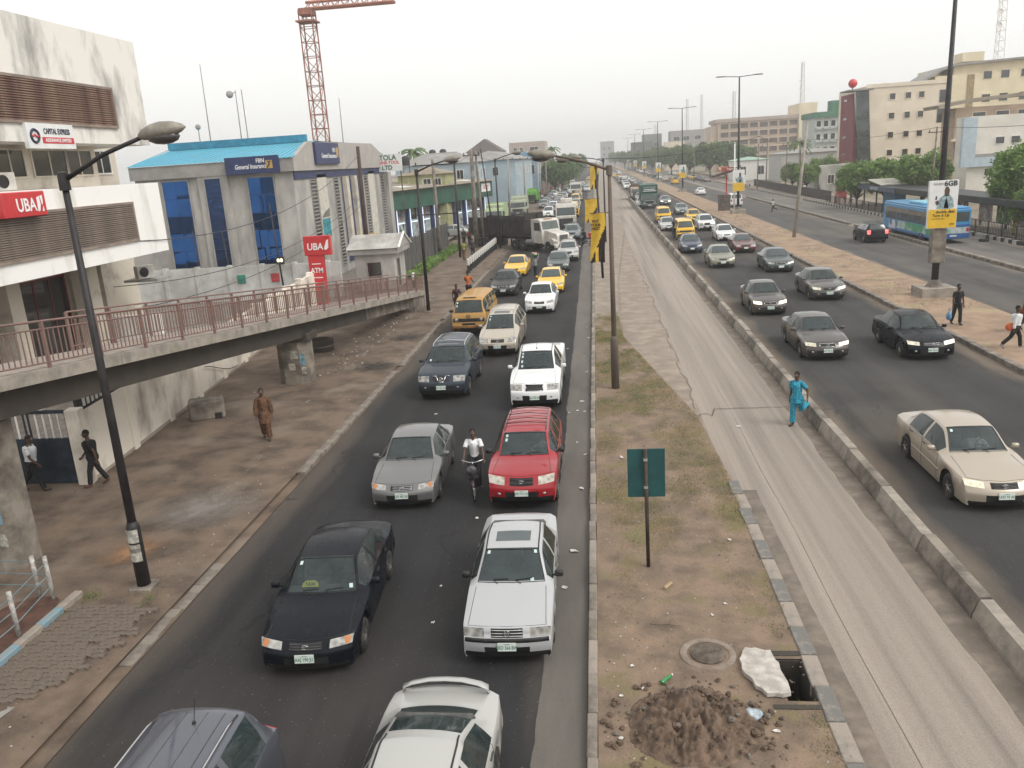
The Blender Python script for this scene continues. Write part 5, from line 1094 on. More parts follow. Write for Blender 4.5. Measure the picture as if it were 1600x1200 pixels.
    if opts.get('plate', True):
        pz = opts.get('plate_z', .44 if S.fn[1](2) < .5 else .52); c = S.top(2.2, opts.get('plate_c', 0)); c.z = pz; c.y -= .02
        mb = MB(); mb.box(-.17, .17, -.008, .008, -.075, .075, .004); po = mb.build('number_plate', PLATE, root); po.location = c; po.rotation_euler = (R(-8), 0, 0)
        if lod == 0 and opts.get('reg'):
            text('plate_text', opts['reg'], .088, PLGREEN, po, (0, -.010, -.012), ext=.001, sx=.8, bold=.001)
            text('plate_text', 'LAGOS', .032, PLGREEN, po, (0, -.010, .052), ext=.001)
    # mirrors
    for sg in (1, -1):
        c = S.side(P['glass'][0] + .12, 4.0, sg, .11); c.z += .05
        mb = MB(); mb.tube([c + Vector((-sg * .13, .02, -.05)), c + Vector((-sg * .02, 0, -.02))], .018, 5)
        mb.obox(c, (.085, .05, .06), b=.025); mo = mb.build('mirror', opts.get('mirror_m', paint_m), root, True)
        if not opts.get('mirror_m'): mo.material_slots[0].link = 'OBJECT'; mo.material_slots[0].material = paint_m
    if lod < 2:
        # wipers
        for a, b in (((-.62, 8.14), (-.08, 8.2)), ((.02, 8.14), (.60, 8.2))):
            mb = MB(); mb.tube([S.top(8.05, a[0] + .25, .012), S.top(a[1] + .02, a[0] + .1, .02), S.top(b[1], b[0], .018)], .009, 5)
            mb.build('wiper', BLACK, root)
        # dark gasket round the screen and shut lines
        mb = MB(); e = .006
        mb.tube([S.top(8.1, c, e) for c in (-.94, -.6, -.3, 0, .3, .6, .94)] + [S.top(8.1 + .83 * t / 6, .94, e) for t in range(1, 7)] + [S.top(8.93, c, e) for c in (.5, 0, -.5, -.94)] + [S.top(8.1 + .83 * t / 6, -.94, e) for t in range(5, -1, -1)], .009, 5)
        mb.build('screen_seal', BLACK, root)
        for sg in (1, -1):
            for d in dr: mb = MB(); mb.tube([S.side(d, r_ / 2, sg, .0005) for r_ in range(0, 9)], .0045, 4); mb.build('shut_line', BLACK, root)
        if not danfo:
            mb = MB(); mb.tube([S.top(7.9 - 2.3 * t / 8, -.96, .002) for t in range(8)] + [S.top(5.6, c, .001) for c in (-.96, -.6, 0, .6, .96)] + [S.top(5.6 + 2.3 * t / 8, .96, .002) for t in range(1, 9)], .0045, 4)
            mb.build('shut_line', BLACK, root)
        for q in (0, 1):
            for sg, sd in ((1, 'r'), (-1, 'l')):
                p = S.side(dr[q + 1] - .16, 2.75, sg, .012); mb = MB(); mb.obox(p, (.012, .085, .014), b=.006)
                ho = mb.build('handle', opts.get('handle_m', TRIM), objs.get('door_%d%s' % (q, sd), root))
        if opts.get('side_strip'):
            for sg in (1, -1):
                mb = MB(); mb.tube([S.side(P['wf'] + S.AR + .04 + (P['wr'] - P['wf'] - 2 * S.AR - .08) * t / 8, 1.5, sg, .006) for t in range(9)], (.012, .02), 4); mb.build('side_moulding', opts['side_strip'], root)
    if P.get('rails') and opts.get('rails', True) and lod < 2:
        for sg in (1, -1):
            mb = MB(); pts = []
            for t in range(8):
                k = 9.15 + 1.75 * t / 7; p = S.top(k, sg * .95); up = .045 if 0 < t < 7 else .0; pts.append(p + Vector((0, 0, up)))
            mb.tube(pts, .017, 6); mb.build('roof_rail', opts.get('rail_m', TRIM), root, True)
        for t in range(opts.get('crossbars', 2)):
            k = 9.6 + 1.1 * t / max(1, opts.get('crossbars', 2) - 1); mb = MB(); mb.tube([S.top(k, -.94, .05), S.top(k, 0, .06), S.top(k, .94, .05)], .014, 6); mb.build('cross_bar', opts.get('rail_m', TRIM), root, True)
    if opts.get('sunroof'):
        k0, k1 = opts['sunroof']; mb = MB(); q = []
        for k in (k0, k1):
            for c in (-.62, -.3, 0, .3, .62): q.append(S.top(k, c, .007))
        mb.add(q, [(i, i + 1, i + 6, i + 5) for i in range(4)]); mb.build('sunroof', GLASS_D, root, True)
    if opts.get('gutter'):
        for sg in (1, -1):
            mb = MB(); mb.tube([S.top(8.95 + 2.1 * t / 8, sg * .93, .006) for t in range(9)], .014, 4); mb.build('roof_gutter', BLACK, root)
    if opts.get('spoiler'):
        mb = MB(); z = .13
        pts = [S.top(12.75, c, 0) + Vector((0, 0, z - .05 * abs(c) ** 4)) for c in (-.98, -.8, -.4, 0, .4, .8, .98)]
        mb.tube([S.top(12.75, -1.0, .0)] + pts + [S.top(12.75, 1.0, 0)], [(.05, .02)] + [(.105, .020)] * 7 + [(.05, .02)], 8); so = mb.build('spoiler', paint_m, root, True)
    if opts.get('roof_lines'):
        mb = MB()
        for c in (-.66, -.25, .25, .66): mb.tube([S.top(9.2 + 1.7 * t / 6, c, .001) for t in range(7)], .008, 4)
        mb.build('roof_rib', TRIM, root)
    if opts.get('antenna'):
        mb = MB(); p = S.top(*opts['antenna']); mb.tube([p, p + Vector((0, .12, .28))], .006, 5); mb.lathe([(.03, 0), (.02, .03), (.006, .04)], 8, p); mb.build('antenna', BLACK, root)
    if opts.get('stickers'):
        for k, c in opts['stickers']:
            q = [S.top(k, c - .05, .004), S.top(k, c + .05, .004), S.top(k + .1, c + .05, .006), S.top(k + .1, c - .05, .006)]
            q = [v + Vector((0, -.006, .004)) for v in q]; mb = MB(); mb.add(q, [(0, 1, 2, 3)]); mb.build('windscreen_sticker', pm('sticker', (.55, .68, .66), .5), objs.get('windshield', root))
    if lod == 0:
        z8 = S.fn[1](8); y8 = S.fn[0](8) - L / 2; y9 = S.fn[0](9) - L / 2
        mb = MB(); mb.box(-S.W + .16, S.W - .16, y8 + .16, y8 + .62, z8 - .16, z8 - .06, .04); mb.box(-S.W + .14, S.W - .14, y8 + .2, y8 + 3.0 if not danfo else L / 2 - .3, .34, .40); mb.build('dashboard', INTER, root, True)
        mb = MB(); c = Vector((-.36 if opts.get('rhd') else .36, y8 + .72, z8 - .04)); mb.ring(c, .18, .015, 20, 'y', 5); mb.tube([c + Vector((-.17, 0, 0)), c + Vector((.17, 0, 0))], .012, 5); mb.tube([c, c + Vector((0, -.2, -.08))], .03, 6); mb.build('steering_wheel', BLACK, root, True)
        sc = opts.get('seat_m', SEAT); sh = .22 + S.fn[5](10) - .55
        for sg in (1, -1):
            mb = MB(); yy = y8 + 1.3; mb.obox((sg * .36, yy - .2, sh), (.24, .26, .08), b=.05); mb.obox((sg * .36, yy + .12, sh + .33), (.23, .07, .33), rx=R(-16), b=.05); mb.obox((sg * .36, yy + .25, sh + .74), (.12, .04, .08), rx=R(-12), b=.03); mb.build('seat', sc, root, True)
        mb = MB(); yy = y8 + 2.15; mb.obox((0, yy - .2, sh), (.6, .26, .09), b=.05); mb.obox((0, yy + .13, sh + .3), (.6, .07, .3), rx=R(-20), b=.05); mb.build('rear_seat', sc, root, True)
        if opts.get('taxi'):
            p = S.top(8.3, -.45); mb = MB(); ys = p.y + .28; zs = z8 - .04
            prof = [(-.16, 0), (-.15, .07), (-.09, .12), (.09, .12), (.15, .07), (.16, 0)]
            mb.prism([(a, b) for a, b in prof], .03, 'y', 0); to = mb.build('taxi_sign', pm('taxi_yellow', (.75, .72, .10), .5), root); to.location = (p.x, y8 + .42, z8 - .02); to.rotation_euler = (R(-30), 0, 0)
            text('sign_text', 'TAXI', .085, BLACK, to, (0, -.004, .05), ext=.002, bold=.002)
    root['car_h'] = S.fn[1](10)
    return root
CACHE = {}
def car(name, label, cat, P, pname, paint_m, x, y, rz=0.0, lod=0, group=None, scale=(1, 1, 1), **opts):
    """x, y: ground position of the front bumper's centre; rz 0 faces the camera"""
    key = (pname, lod, tuple(sorted((k, str(v)) for k, v in opts.items())))
    if lod == 0 or key not in CACHE:
        root = build_car(name, P, lod, paint_m, opts)
        if lod: CACHE[key] = root
    else:
        root = copy_tree(CACHE[key]); root.name = name
        for ch in root.children:
            for sl in ch.material_slots:
                if sl.link == 'OBJECT': sl.material = paint_m
    L = P['L'] * scale[1]; c, s = math.cos(rz), math.sin(rz)
    root.location = (x - s * L / 2, y + c * L / 2, opts.get('z', 0) + .004); root.rotation_euler = (0, 0, rz); root.scale = scale
    if 'car_h' in root: del root['car_h']
    return tag(root, label, cat, group)
# ---------------------------------------------------------------- street lamps, poles, wires, signs
LAMPSHELL = pm('lamp_shell', (.25, .23, .19), .6, var=.2, scale=5)
def lamp_head(c, d, s=1.0, parent=None):
    """cobra head lamp at c pointing along unit vector d"""
    mb = MB(); d = Vector(d).normalized(); up = Vector((0, 0, 1)); sdv = d.cross(up).normalized(); v = []; n = 10; prof = [(0, .07), (.1, .15), (.28, .215), (.5, .235), (.72, .195), (.9, .11), (1.0, .02)]
    for t, r in prof:
        for q in range(n): a = 2 * math.pi * q / n; v.append(Vector(c) + d * t * s + sdv * r * math.cos(a) * s * 1.05 + up * (r * .75 * math.sin(a) * (1.15 if math.sin(a) > 0 else .85)) * s)
    k = len(prof); mb.add(v, [(i * n + q, i * n + (q + 1) % n, (i + 1) * n + (q + 1) % n, (i + 1) * n + q) for i in range(k - 1) for q in range(n)] + [tuple(range(n))[::-1], tuple((k - 1) * n + q for q in range(n))])
    h = mb.build('lamp_head', LAMPSHELL, parent, True)
    mb = MB(); mb.ball(Vector(c) + d * .5 * s - up * .10 * s, (.36 * s, .19 * s, .15 * s) if abs(d.x) > .5 else (.19 * s, .36 * s, .15 * s), 10, 6); mb.build('lens', pm('lamp_lens', (.05, .045, .045), .3, coat=.5), h, True); return h
def street_lamp(label, x, y, h, arm, mat, r=.1, sleeve=0, lean=(0, 0), group=None, headz=.5, base=True, s=1.0):
    t = thing('street_lamp', label, 'street lamp', (x, y, 0), 0, group)
    mb = MB(); mb.tube([(0, 0, 0), (lean[0] * .5, 0, h * .5), (lean[0], lean[1], h)], [r, r * .85, r * .62], 10); mb.build('pole', mat, t, True)
    if sleeve: mb = MB(); mb.tube([(0, 0, 0), (0, 0, sleeve), (0, 0, sleeve + .12)], [r * 1.45, r * 1.45, r * .95], 10); mb.build('sleeve', mat, t, True)
    for a in (arm if isinstance(arm, list) else [arm]):
        sg = 1 if a > 0 else -1; mb = MB(); mb.tube([(lean[0], 0, h - .12), (lean[0] + a * .5, 0, h + headz * .52), (lean[0] + a, 0, h + headz)], [r * .5, r * .42, r * .38], 8); ao = mb.build('arm', mat, t, True)
        lamp_head((lean[0] + a - sg * .1, 0, h + headz), (sg, 0, .12), s, ao)
    mb = MB(); mb.lathe([(r * 1.05, h - .3), (r * 1.0, h + .03), (.01, h + .05)], 8, (lean[0], 0, 0)); mb.build('cap', mat, t)
    if base: mb = MB(); mb.obox((0, 0, .08), (.24, .24, .12), b=.03); mb.build('footing', CONC_D, t)
    return t
t = street_lamp('black street lamp with posters on its sleeve leaning over the left pavement', -9.98, 15.04, 8.8, 1.75, POLEBLK, .10, 1.55, headz=.58, s=.92)
for k, (z, m_) in enumerate(((1.38, 'poster_0'), (1.15, 'poster_2'), (.95, 'poster_0'))):
    mb = MB(); n = 7; v = []
    for q in range(n): a = R(-150 + q * 20); v += [(.15 * math.cos(a), .15 * math.sin(a), z - .16), (.15 * math.cos(a), .15 * math.sin(a), z + (.14 if k != 1 else .03))]
    mb.add(v, [(2 * q, 2 * q + 2, 2 * q + 3, 2 * q + 1) for q in range(n - 1)]); mb.build('poster', MATS[m_], t)
street_lamp('rusty street lamp at the foot of the ramp', -10.2, 47.9, 8.4, 1.75, POLEBLK, .11, 0, headz=.42)
street_lamp('grey street lamp on the grass median carrying a torn yellow banner', .51, 29.6, 8.15, -1.95, STEELGREY, .105, 2.0, headz=.48, base=False)
street_lamp('dark street lamp behind the second yellow banner', .35, 58.6, 8.0, -1.9, POLEBLK, .1, lean=(-.25, 0), headz=.4, base=False)
street_lamp('distant street lamp on the walkway with a long arm', .9, 84, 8.2, -2.2, POLEBLK, .1, headz=.3, base=False)
street_lamp('far street lamp beyond the bollards', -9.6, 82, 8.9, 1.8, POLEBLK, .1, headz=.4)
G_ = 'tall double armed lamps on the sand median'
def tall_lamp(label, y, x=18.7, h=17.2, sc=1.0):
    t = thing('median_lamp', label, 'street lamp', (x, y, 0), 0, G_); mb = MB(); mb.tube([(0, 0, 0), (0, 0, h * .5), (0, 0, h)], [.19, .14, .085], 10); mb.build('pole', POLEBLK, t, True)
    for sg in (1, -1): mb = MB(); mb.tube([(0, 0, h - .05), (sg * 1.9, 0, h + .08)], .05, 6); a = mb.build('arm', POLEBLK, t); mb = MB(); mb.obox((sg * 2.35, 0, h + .1), (.55, .16, .07), b=.03); mb.build('lamp_head', LAMPSHELL, a)
    mb = MB(); mb.prism([(-.9, -.8), (.9, -.8), (.9, .8), (-.9, .8)], .62, 'z', 0); mb.build('footing', CONC, t); mb = MB(); mb.lathe([(.5, .62), (.28, .9), (.2, 1.0)], 8); mb.build('pole_shoe', CONC_D, t)
    return t
YEL = pm('ad_yellow', (.72, .45, .02), .5, var=.06); ADW = pm('ad_white', (.72, .73, .72), .5, var=.05)
def ad_board(t, z0, w, h, near=False, y=-.25):
    mb = MB(); mb.box(-w / 2, w / 2, y - .1, y + .1, z0, z0 + h, .01); b = mb.build('ad_board', ADW, t)
    yf = y - .105
    mb = MB(); mb.box(-w / 2 + .02, w / 2 - .02, yf - .004, yf, z0 + .02, z0 + h * .40); p = mb.build('ad_panel', YEL, b)
    skin = pm('ad_brown', (.13, .07, .045), .7); den = pm('ad_denim', (.30, .42, .45), .7, var=.3, scale=9)
    c = w * .08; zz = z0 + h
    for m_, poly in ((den, ((-.30, .42), (-.20, .64), (-.06, .70), (.12, .70), (.24, .62), (.30, .44), (.16, .40), (-.16, .40))), (YEL, ((-.06, .42), (.02, .66), (.12, .42))), (skin, ((-.05, .68), (.10, .68), (.12, .80), (.06, .87), (-.02, .87), (-.06, .80))), (skin, ((-.36, .56), (-.26, .60), (-.22, .52), (-.30, .48))), (BLACK, ((-.36, .60), (-.31, .61), (-.30, .68), (-.35, .68)))):
        mb = MB(); mb.prism([(c + a * w, z0 + q * h) for a, q in poly], -.005, 'y', yf); mb.build('ad_figure', m_, b)
    if near:
        text('lettering', '6GB', .36, BLACK, b, (.32, yf - .006, z0 + h * .93), bold=.012, ext=.002); text('lettering', 'N2,000=', .15, pm('letter_grey', (.2, .2, .22), .6), b, (-.28, yf - .006, z0 + h * .93), ext=.002, shear=.2)
        text('lettering', 'double data', .20, BLACK, p, (.12, yf - .008, z0 + h * .345), bold=.006, ext=.002, shear=.15); text('lettering', 'Turn it Up', .20, BLACK, p, (-.08, yf - .008, z0 + h * .27), bold=.006, ext=.002, shear=.15)
        text('lettering', 'with MTN Pulse', .10, BLACK, p, (-.2, yf - .008, z0 + h * .2), ext=.002); mb = MB(); mb.ring((.5, yf - .008, z0 + h * .08), .1, .012, 18, 'y', 5, .55); mb.build('logo_ring', BLACK, p); text('lettering', 'MTN', .07, BLACK, p, (.5, yf - .008, z0 + h * .08), ext=.002)
    return b
t = tall_lamp('nearest tall median lamp on a concrete footing with a white and yellow ad board', 46.0, 18.05); ad_board(t, 3.75, 1.45, 2.45, True); mb = MB(); mb.box(-.36, .36, -.22, .22, 1.9, 3.7, .03); mb.build('junction_box', CONC_D, t)
for y, l in ((112.7, 'tall median lamp beside the red canopied kiosk'), (183, 'second tall median lamp beyond the kiosk'), (252, 'third tall median lamp beyond the kiosk'), (322, 'fourth tall median lamp in the haze'), (392, 'fifth tall median lamp in the haze'), (470, 'faintest tall median lamp in the haze')):
    t = tall_lamp(l, y); ad_board(t, 3.0, 1.5, 2.7)
def util_pole(label, x, y, h, lean=(0, 0), mat=None, r=.14, arms=(), n='utility_pole'):
    t = thing(n, label, 'pole', (x, y, 0)); mb = MB(); mb.tube([(0, 0, 0), (lean[0], lean[1], h)], [r, r * .65], 8); mb.build('pole', mat or CONC_D, t, True)
    for z, w_ in arms:
        mb = MB(); f = z / h; mb.box(lean[0] * f - w_, lean[0] * f + w_, lean[1] * f - .05, lean[1] * f + .05, z - .05, z + .05); a = mb.build('cross_arm', POLEBLK, t)
        for q in (-1, 0, 1): mb = MB(); mb.lathe([(.03, 0), (.07, .05), (.05, .12), (.08, .18), (.03, .25)], 8, (lean[0] * f + q * w_ * .85, lean[1] * f, z + .05)); mb.build('insulator', BLACK, a)
    return t
util_pole('leaning grey concrete pole on the sand median', 18.24, 79.2, 10.4, (.93, 0), pm('pole_pale', (.36, .32, .27), .9, var=.15), .17)
util_pole('tall dark wooden pole in front of the insurance building', -19.2, 67.8, 10.5, (.1, 0), pm('wood_dark', (.075, .05, .042), .9), .22)
util_pole('concrete pole of the transformer frame by the panel fence', -14.9, 77.5, 9.2, (0, 0), CONC_D, .2, ((8.7, 1.9), (4.2, 1.9)))
util_pole('dark steel pole of the transformer frame', -12.9, 77.0, 9.0, (.1, 0), POLEBLK, .12)
util_pole('pale stepped concrete pole left of the bollards', -12.5, 85.7, 10.0, (.1, 0), CONC_D, .28, ((9.4, .9),)); util_pole('thin concrete pole beside the stepped pole', -11.7, 85.9, 9.8, (-.3, 0), CONC_D, .18)
util_pole('slim dark pole leaning over the bollards', -10.6, 86.2, 10.0, (-.9, 0), POLEBLK, .09)
for x, y, l in ((-13.2, 128, 'concrete pole beside the green shop end'), (-12.6, 150, 'concrete pole in front of the long blue building'), (-11.3, 196, 'white concrete pole before the tree row'), (-12.4, 190, 'pale pole beside the pinkish shop')): util_pole(l, x, y, 9.4, (.2, 0), pm('pole_pale', ()) if False else MATS['pole_pale'], .16, ((8.9, .8),))
for x, y, h, l in ((38.15, 100, 9.4, 'wooden pole with cross arm behind the shelter'), (35, 150, 9.5, 'concrete pole beyond the mesh fence'), (36.2, 165, 9.0, 'pole beside the grey wall building'), (33, 176, 9.0, 'thin pole beyond the mesh fence end'), (37.5, 190, 10, 'pole near the palm on the right'), (27.6, 240, 9, 'distant pole left of the dark trees')): util_pole(l, x, y, h, (.15, 0), CONC_D, .14, ((h - .6, .9),))
for x, y, z0, l in ((-28.6, 57.0, 3.6, 'first thin dark floodlight pole above the boundary wall'), (-26.2, 56.6, 3.4, 'second thin dark pole behind the ramp'), (-22.0, 55.5, 6.8, 'thin pole with a lit floodlight in front of the insurance building')):
    t = util_pole(l, x, y, z0 + (1.6 if z0 < 4 else 0), (-.25, 0), POLEBLK, .07, (), 'yard_pole')
    if 'lit' in l:
        mb = MB(); mb.box(-.26, .26, -.14, .1, 2.6, 3.15, .03); fl = mb.build('floodlight', BLACK, t); mb = MB(); mb.ball((-.1, -.15, 2.9), (.11, .03, .13), 10, 6); mb.build('bulb', LAMP, fl, True); mb = MB(); mb.ball((.12, -.15, 2.9), (.11, .03, .13), 10, 6); mb.build('bulb', LAMP, fl, True)
def wire(name, label, pts, sag=.6, r=.012, n=14):
    out = []
    for a, b in zip(pts, pts[1:]):
        a, b = Vector(a), Vector(b)
        for i in range(n): t = i / n; out.append(a.lerp(b, t) - Vector((0, 0, sag * 4 * t * (1 - t))))
    out.append(Vector(pts[-1])); mb = MB(); mb.tube(out, r, 4); tag(mb.build(name, BLACK), label, 'cable')
wire('power_cable', 'upper sagging cable from the dark pole to the bank block', [(-19.1, 67.8, 9.8), (-20, 34, 6.2)], 1.6, .02); wire('power_cable', 'middle sagging cable crossing the boundary wall', [(-19.1, 67.8, 6.6), (-20.6, 33, 4.4)], 1.5, .018); wire('power_cable', 'lowest sagging cable crossing the boundary wall', [(-19.1, 67.8, 6.0), (-20.6, 30, 3.6)], 1.6, .018)
wire('power_cable', 'cable between the transformer frame and the stepped poles', [(-14.9, 77.5, 8.8), (-12.4, 85.7, 9.6), (-13.2, 128, 9.2), (-12.6, 150, 9.0)], .5, .02); wire('power_cable', 'long cable crossing the road from lamp to concrete pole', [(-1.4, 62, 8.35), (.4, 84, 8.3), (18.9, 100, 9.6), (35, 150, 9.2)], .7, .03); wire('power_cable', 'cable between the poles on the right side', [(35, 150, 9.3), (38.15, 100, 9.3), (44, 60, 9.6)], .6, .025)
# --- green direction sign seen from behind
t = thing('direction_sign', 'dark green sign seen from behind on a brown post in the median', 'sign', (.85, 15.76, .12))
mb = MB(); mb.tube([(0, 0, 0), (-.02, 0, 2.62)], .04, 8); mb.build('post', pm('sign_post', (.075, .055, .045), .7, .2, var=.3), t, True)
mb = MB(); mb.box(-.385, .375, .045, .06, 1.56, 2.61, .004); mb.build('panel', pm('sign_back_green', (.012, .085, .085), .55, .1, var=.18, scale=2, col2=(.008, .055, .06), amt=.8), t); 
for z in (1.8, 2.4): mb = MB(); mb.box(-.06, .02, -.05, .05, z - .025, z + .025); mb.build('bracket', GREYDK, t)
# --- yellow banners
BR = pm('banner_dark', (.03, .015, .02), .8, var=.4); BY = pm('banner_yellow', (.62, .40, .04), .75, var=.12, scale=3)
def banner(label, x, y, pole_x, pts, dark, words=None):
    t = thing('banner', label, 'banner', (x, y, 0)); cx = sum(p[0] for p in pts) / len(pts)
    zt = max(p[1] for p in pts); zb = min(p[1] for p in pts); xs_ = [p[0] for p in pts]; n = 26; m = 14
    v = []; f = []; mi = []
    for j in range(n + 1):
        u = j / n; z = zt + (zb - zt) * u; a = min(xs_) + .03 * math.sin(u * 5); b = max(xs_) - (max(xs_) - min(xs_)) * .25 * max(0, u - .6) + .02 * math.sin(u * 7)
        for i in range(m + 1): w_ = i / m; v.append((a + (b - a) * w_ - x, .06 * math.sin(w_ * 6 + u * 4) - .03, z + .06 * (hsh(i, j) - .5) * (j == n)))
    for j in range(n):
        for i in range(m): a = j * (m + 1) + i; f.append((a, a + 1, a + m + 2, a + m + 1)); u = (j + .5) / n; w_ = (i + .5) / m; mi.append(1 if (u + .75 * w_ > dark and not (.35 < w_ < .55 and u > .7)) else 0)
    mk('cloth', v, f, [BY, BR], t, False, mi); mb = MB(); mb.tube([(min(xs_) - x, 0, zt), (pole_x - x, 0, zt)], .018, 6); mb.build('bracket', STEELGREY, t)
    if words:
        for k, w_ in enumerate(words): text('lettering', w_, .13, BR, t, (min(xs_) - x + .2, -.1, zt - .28 - .13 * k), ext=.002, bold=.004)
banner('torn yellow banner hanging from the grey median lamp', 0, 29.55, .5, ((-.22, 6.58), (.31, 6.56), (.2, 4.85)), 1.0, ('PUT', 'YOUR', 'FIRST')); banner('faded yellow banner behind the torn one', 0, 58.3, .3, ((-.75, 5.7), (.05, 5.7), (.1, 4.1)), 1.1); banner('farthest pale yellow banner high on the walkway', 0, 84, .9, ((-.45, 7.7), (.4, 7.7), (.2, 5.4)), 1.05)
# --- bank pylon sign
t = thing('bank_pylon', 'red bank pylon sign with white letters behind the ramp', 'sign', (-18.2, 52.5, .1))
mb = MB(); mb.box(-.85, .95, -.2, .2, 3.3, 4.55, .02); p = mb.build('upper_box', UBARED, t); text('lettering', 'UBA', .62, SIGNTXT, p, (-.1, -.21, 3.85), bold=.012, sx=.9, shear=.1); mb = MB(); mb.prism([(.5, 3.7), (.72, 4.25), (.85, 4.3), (.8, 3.75), (.62, 3.62)], -.012, 'y', -.2); mb.build('emblem', SIGNTXT, p)
mb = MB(); mb.box(-.68, .36, -.16, .16, 0, 3.3, .02); p = mb.build('lower_box', UBARED, t); text('lettering', 'ATM', .46, SIGNTXT, p, (-.15, -.17, 2.3), bold=.01, sx=.9); 
for z, w_ in ((1.85, .35), (2.75, .3), (1.5, .42), (1.25, .42)): mb = MB(); mb.box(-.15 - w_, -.15 + w_, -.168, -.16, z - .035, z + .02); mb.build('strip', SIGNTXT, p)
# --- kiosk with red canopy
t = thing('traffic_kiosk', 'rusty kiosk with a tilted red canopy on the sand median', 'kiosk', (17.9, 119.4, 0)); RU = pm('kiosk_rust', (.13, .10, .09), .8, var=.3)
mb = MB(); mb.box(-.75, .75, -.6, .6, 0, 2.3, .03); mb.build('booth', RU, t); mb = MB(); mb.tube([(.3, 0, 2.3), (.3, 0, 5.0)], .1, 6); mb.build('post', UBARED, t); mb = MB(); mb.obox((-.1, 0, 5.2), (1.6, 1.1, .12), ry=R(-14)); mb.build('canopy', pm('canopy_dark', (.10, .04, .035), .7), t); mb = MB(); mb.obox((.1, 0, 5.75), (.95, .6, .3), b=.05); mb.build('sign_box', pm('canopy_red', (.45, .10, .07), .6, alt=(.6, .5, .4), ascale=2), t)
util_pole('white camera pole beside the kiosk', 19.0, 117.6, 9.2, (0, 0), WHITE, .13, ((5.9, .9),))
# --- bollards
ORD = ['first', 'second', 'third', 'fourth', 'fifth', 'sixth', 'seventh', 'eighth', 'ninth', 'tenth', 'eleventh', 'twelfth', 'thirteenth', 'fourteenth', 'fifteenth', 'sixteenth', 'seventeenth', 'eighteenth']
BW = pm('bollard_white', (.62, .60, .57), .8, var=.12); BB = pm('bollard_black', (.02, .02, .02), .7, var=.3)
mb = MB(); mb.lathe([(.12, 0), (.12, .62)], 10); b0 = mb.build('black_base', BB); mb = MB(); mb.lathe([(.122, .62), (.122, 1.08), (.08, 1.16)], 10); b1 = mb.build('white_top', BW)
for k in range(16):
    t = thing('bollard', '%s black and white bollard from the minibus end of the close row' % ORD[k], 'bollard', (-10.35 + .01 * k, 65.4 + k * 1.18, .08), 0, 'bollard row on the left pavement'); inst(b0, t); inst(b1, t)
for k in range(6):
    t = thing('bollard', '%s bollard from the left in the spaced row before the lorry' % ORD[k], 'bollard', (-13.6 + .62 * k, 88.2 + .1 * k, .08), 0, 'spaced bollards before the crossing lorry'); inst(b0, t); inst(b1, t)
t = thing('bollard', 'single black and white bollard beside the gatehouse hedge', 'bollard', (-13.3, 58.2, .08)); inst(b0, t); inst(b1, t)
bpy.data.objects.remove(b0); bpy.data.objects.remove(b1)
# --- pipe railing at the lower left corner
t = thing('pipe_railing', 'white pipe railing with thin rails at the lower left corner', 'railing', (-11.9, 13.6, .1)); PW = pm('pipe_white', (.45, .43, .40), .7, var=.3, scale=8)
pts = [(-11.42, 11.2), (-11.45, 13.05), (-11.72, 14.5), (-12.05, 14.55), (-14.5, 14.7)]
for x, y in pts: mb = MB(); mb.tube([(x + 11.9, y - 13.6, 0), (x + 11.9, y - 13.6, 1.05)], .045, 8); mb.build('post', PW, t, True)
for z in (.35, .62, .9): mb = MB(); mb.tube([(x + 11.9, y - 13.6, z) for x, y in pts], .013, 5); mb.build('rail', pm('rail_bluegrey', (.16, .22, .24), .6), t)
# ---------------------------------------------------------------- traffic: cars
pt = paint
P_ = dict(black=pt('paint_black', (.004, .006, .010), .0, .008, .2, .22), white=pt('paint_white', (.70, .71, .71), 0, .10), silver=pt('paint_silver', (.50, .50, .49), .35, .10), grey=pt('paint_grey', (.15, .152, .152), .45, .08), mgrey=pt('paint_mid_grey', (.075, .073, .07), .45, .07), dgrey=pt('paint_dark_grey', (.04, .041, .044), .4, .06, .32, .35), steel=pt('paint_steel_blue', (.03, .043, .062), .4, .06, .32, .4), red=pt('paint_red', (.30, .007, .016), .1, .03), beige=pt('paint_champagne', (.46, .41, .34), .35, .18), tan=pt('paint_tan', (.40, .345, .28), .3, .25), danfo=pt('paint_danfo', (.40, .215, .04), 0, .38, .5, .3), yellow=pt('paint_yellow', (.80, .46, .015), 0, .10), green=pt('paint_dark_green', (.025, .045, .045), .3, .08), navy=pt('paint_navy', (.018, .035, .075), .3, .06), maroon=pt('paint_maroon', (.10, .018, .022), .25, .08), olive=pt('paint_olive', (.22, .22, .165), .4, .12), brown=pt('paint_brown_grey', (.05, .043, .04), .45, .06), bluegrey=pt('paint_blue_grey', (.15, .18, .20), .4, .10), suvtop=pt('paint_slate', (.095, .105, .13), .45, .05), cream=pt('paint_cream', (.5, .45, .36), 0, .25), whitesilver=pt('paint_pearl', (.42, .42, .405), .2, .06), vwhite=pt('paint_silver_white', (.40, .41, .425), .15, .08))
LIT = lens('headlight_glow', .35); LIT2 = lens('headlight_bright', 2.2)
car('suv', 'slate grey roofed SUV with silver rails cut by the bottom edge at left', 'suv', SUV, 'suv', P_['suvtop'], -5.32, 4.85, R(2), roof_lines=True, crossbars=0, rail_m=CHROME, antenna=(10.7, .1), plate=False, scale=(.97, 1, 1.04))
car('spoiler_sedan', 'pearl white sedan with a boot spoiler cut by the bottom edge', 'car', CAMSP, 'csp', P_['whitesilver'], -2.52, 5.85, R(-1), spoiler=True, plate=False, gutter=True, scale=(.95, 1, 1))
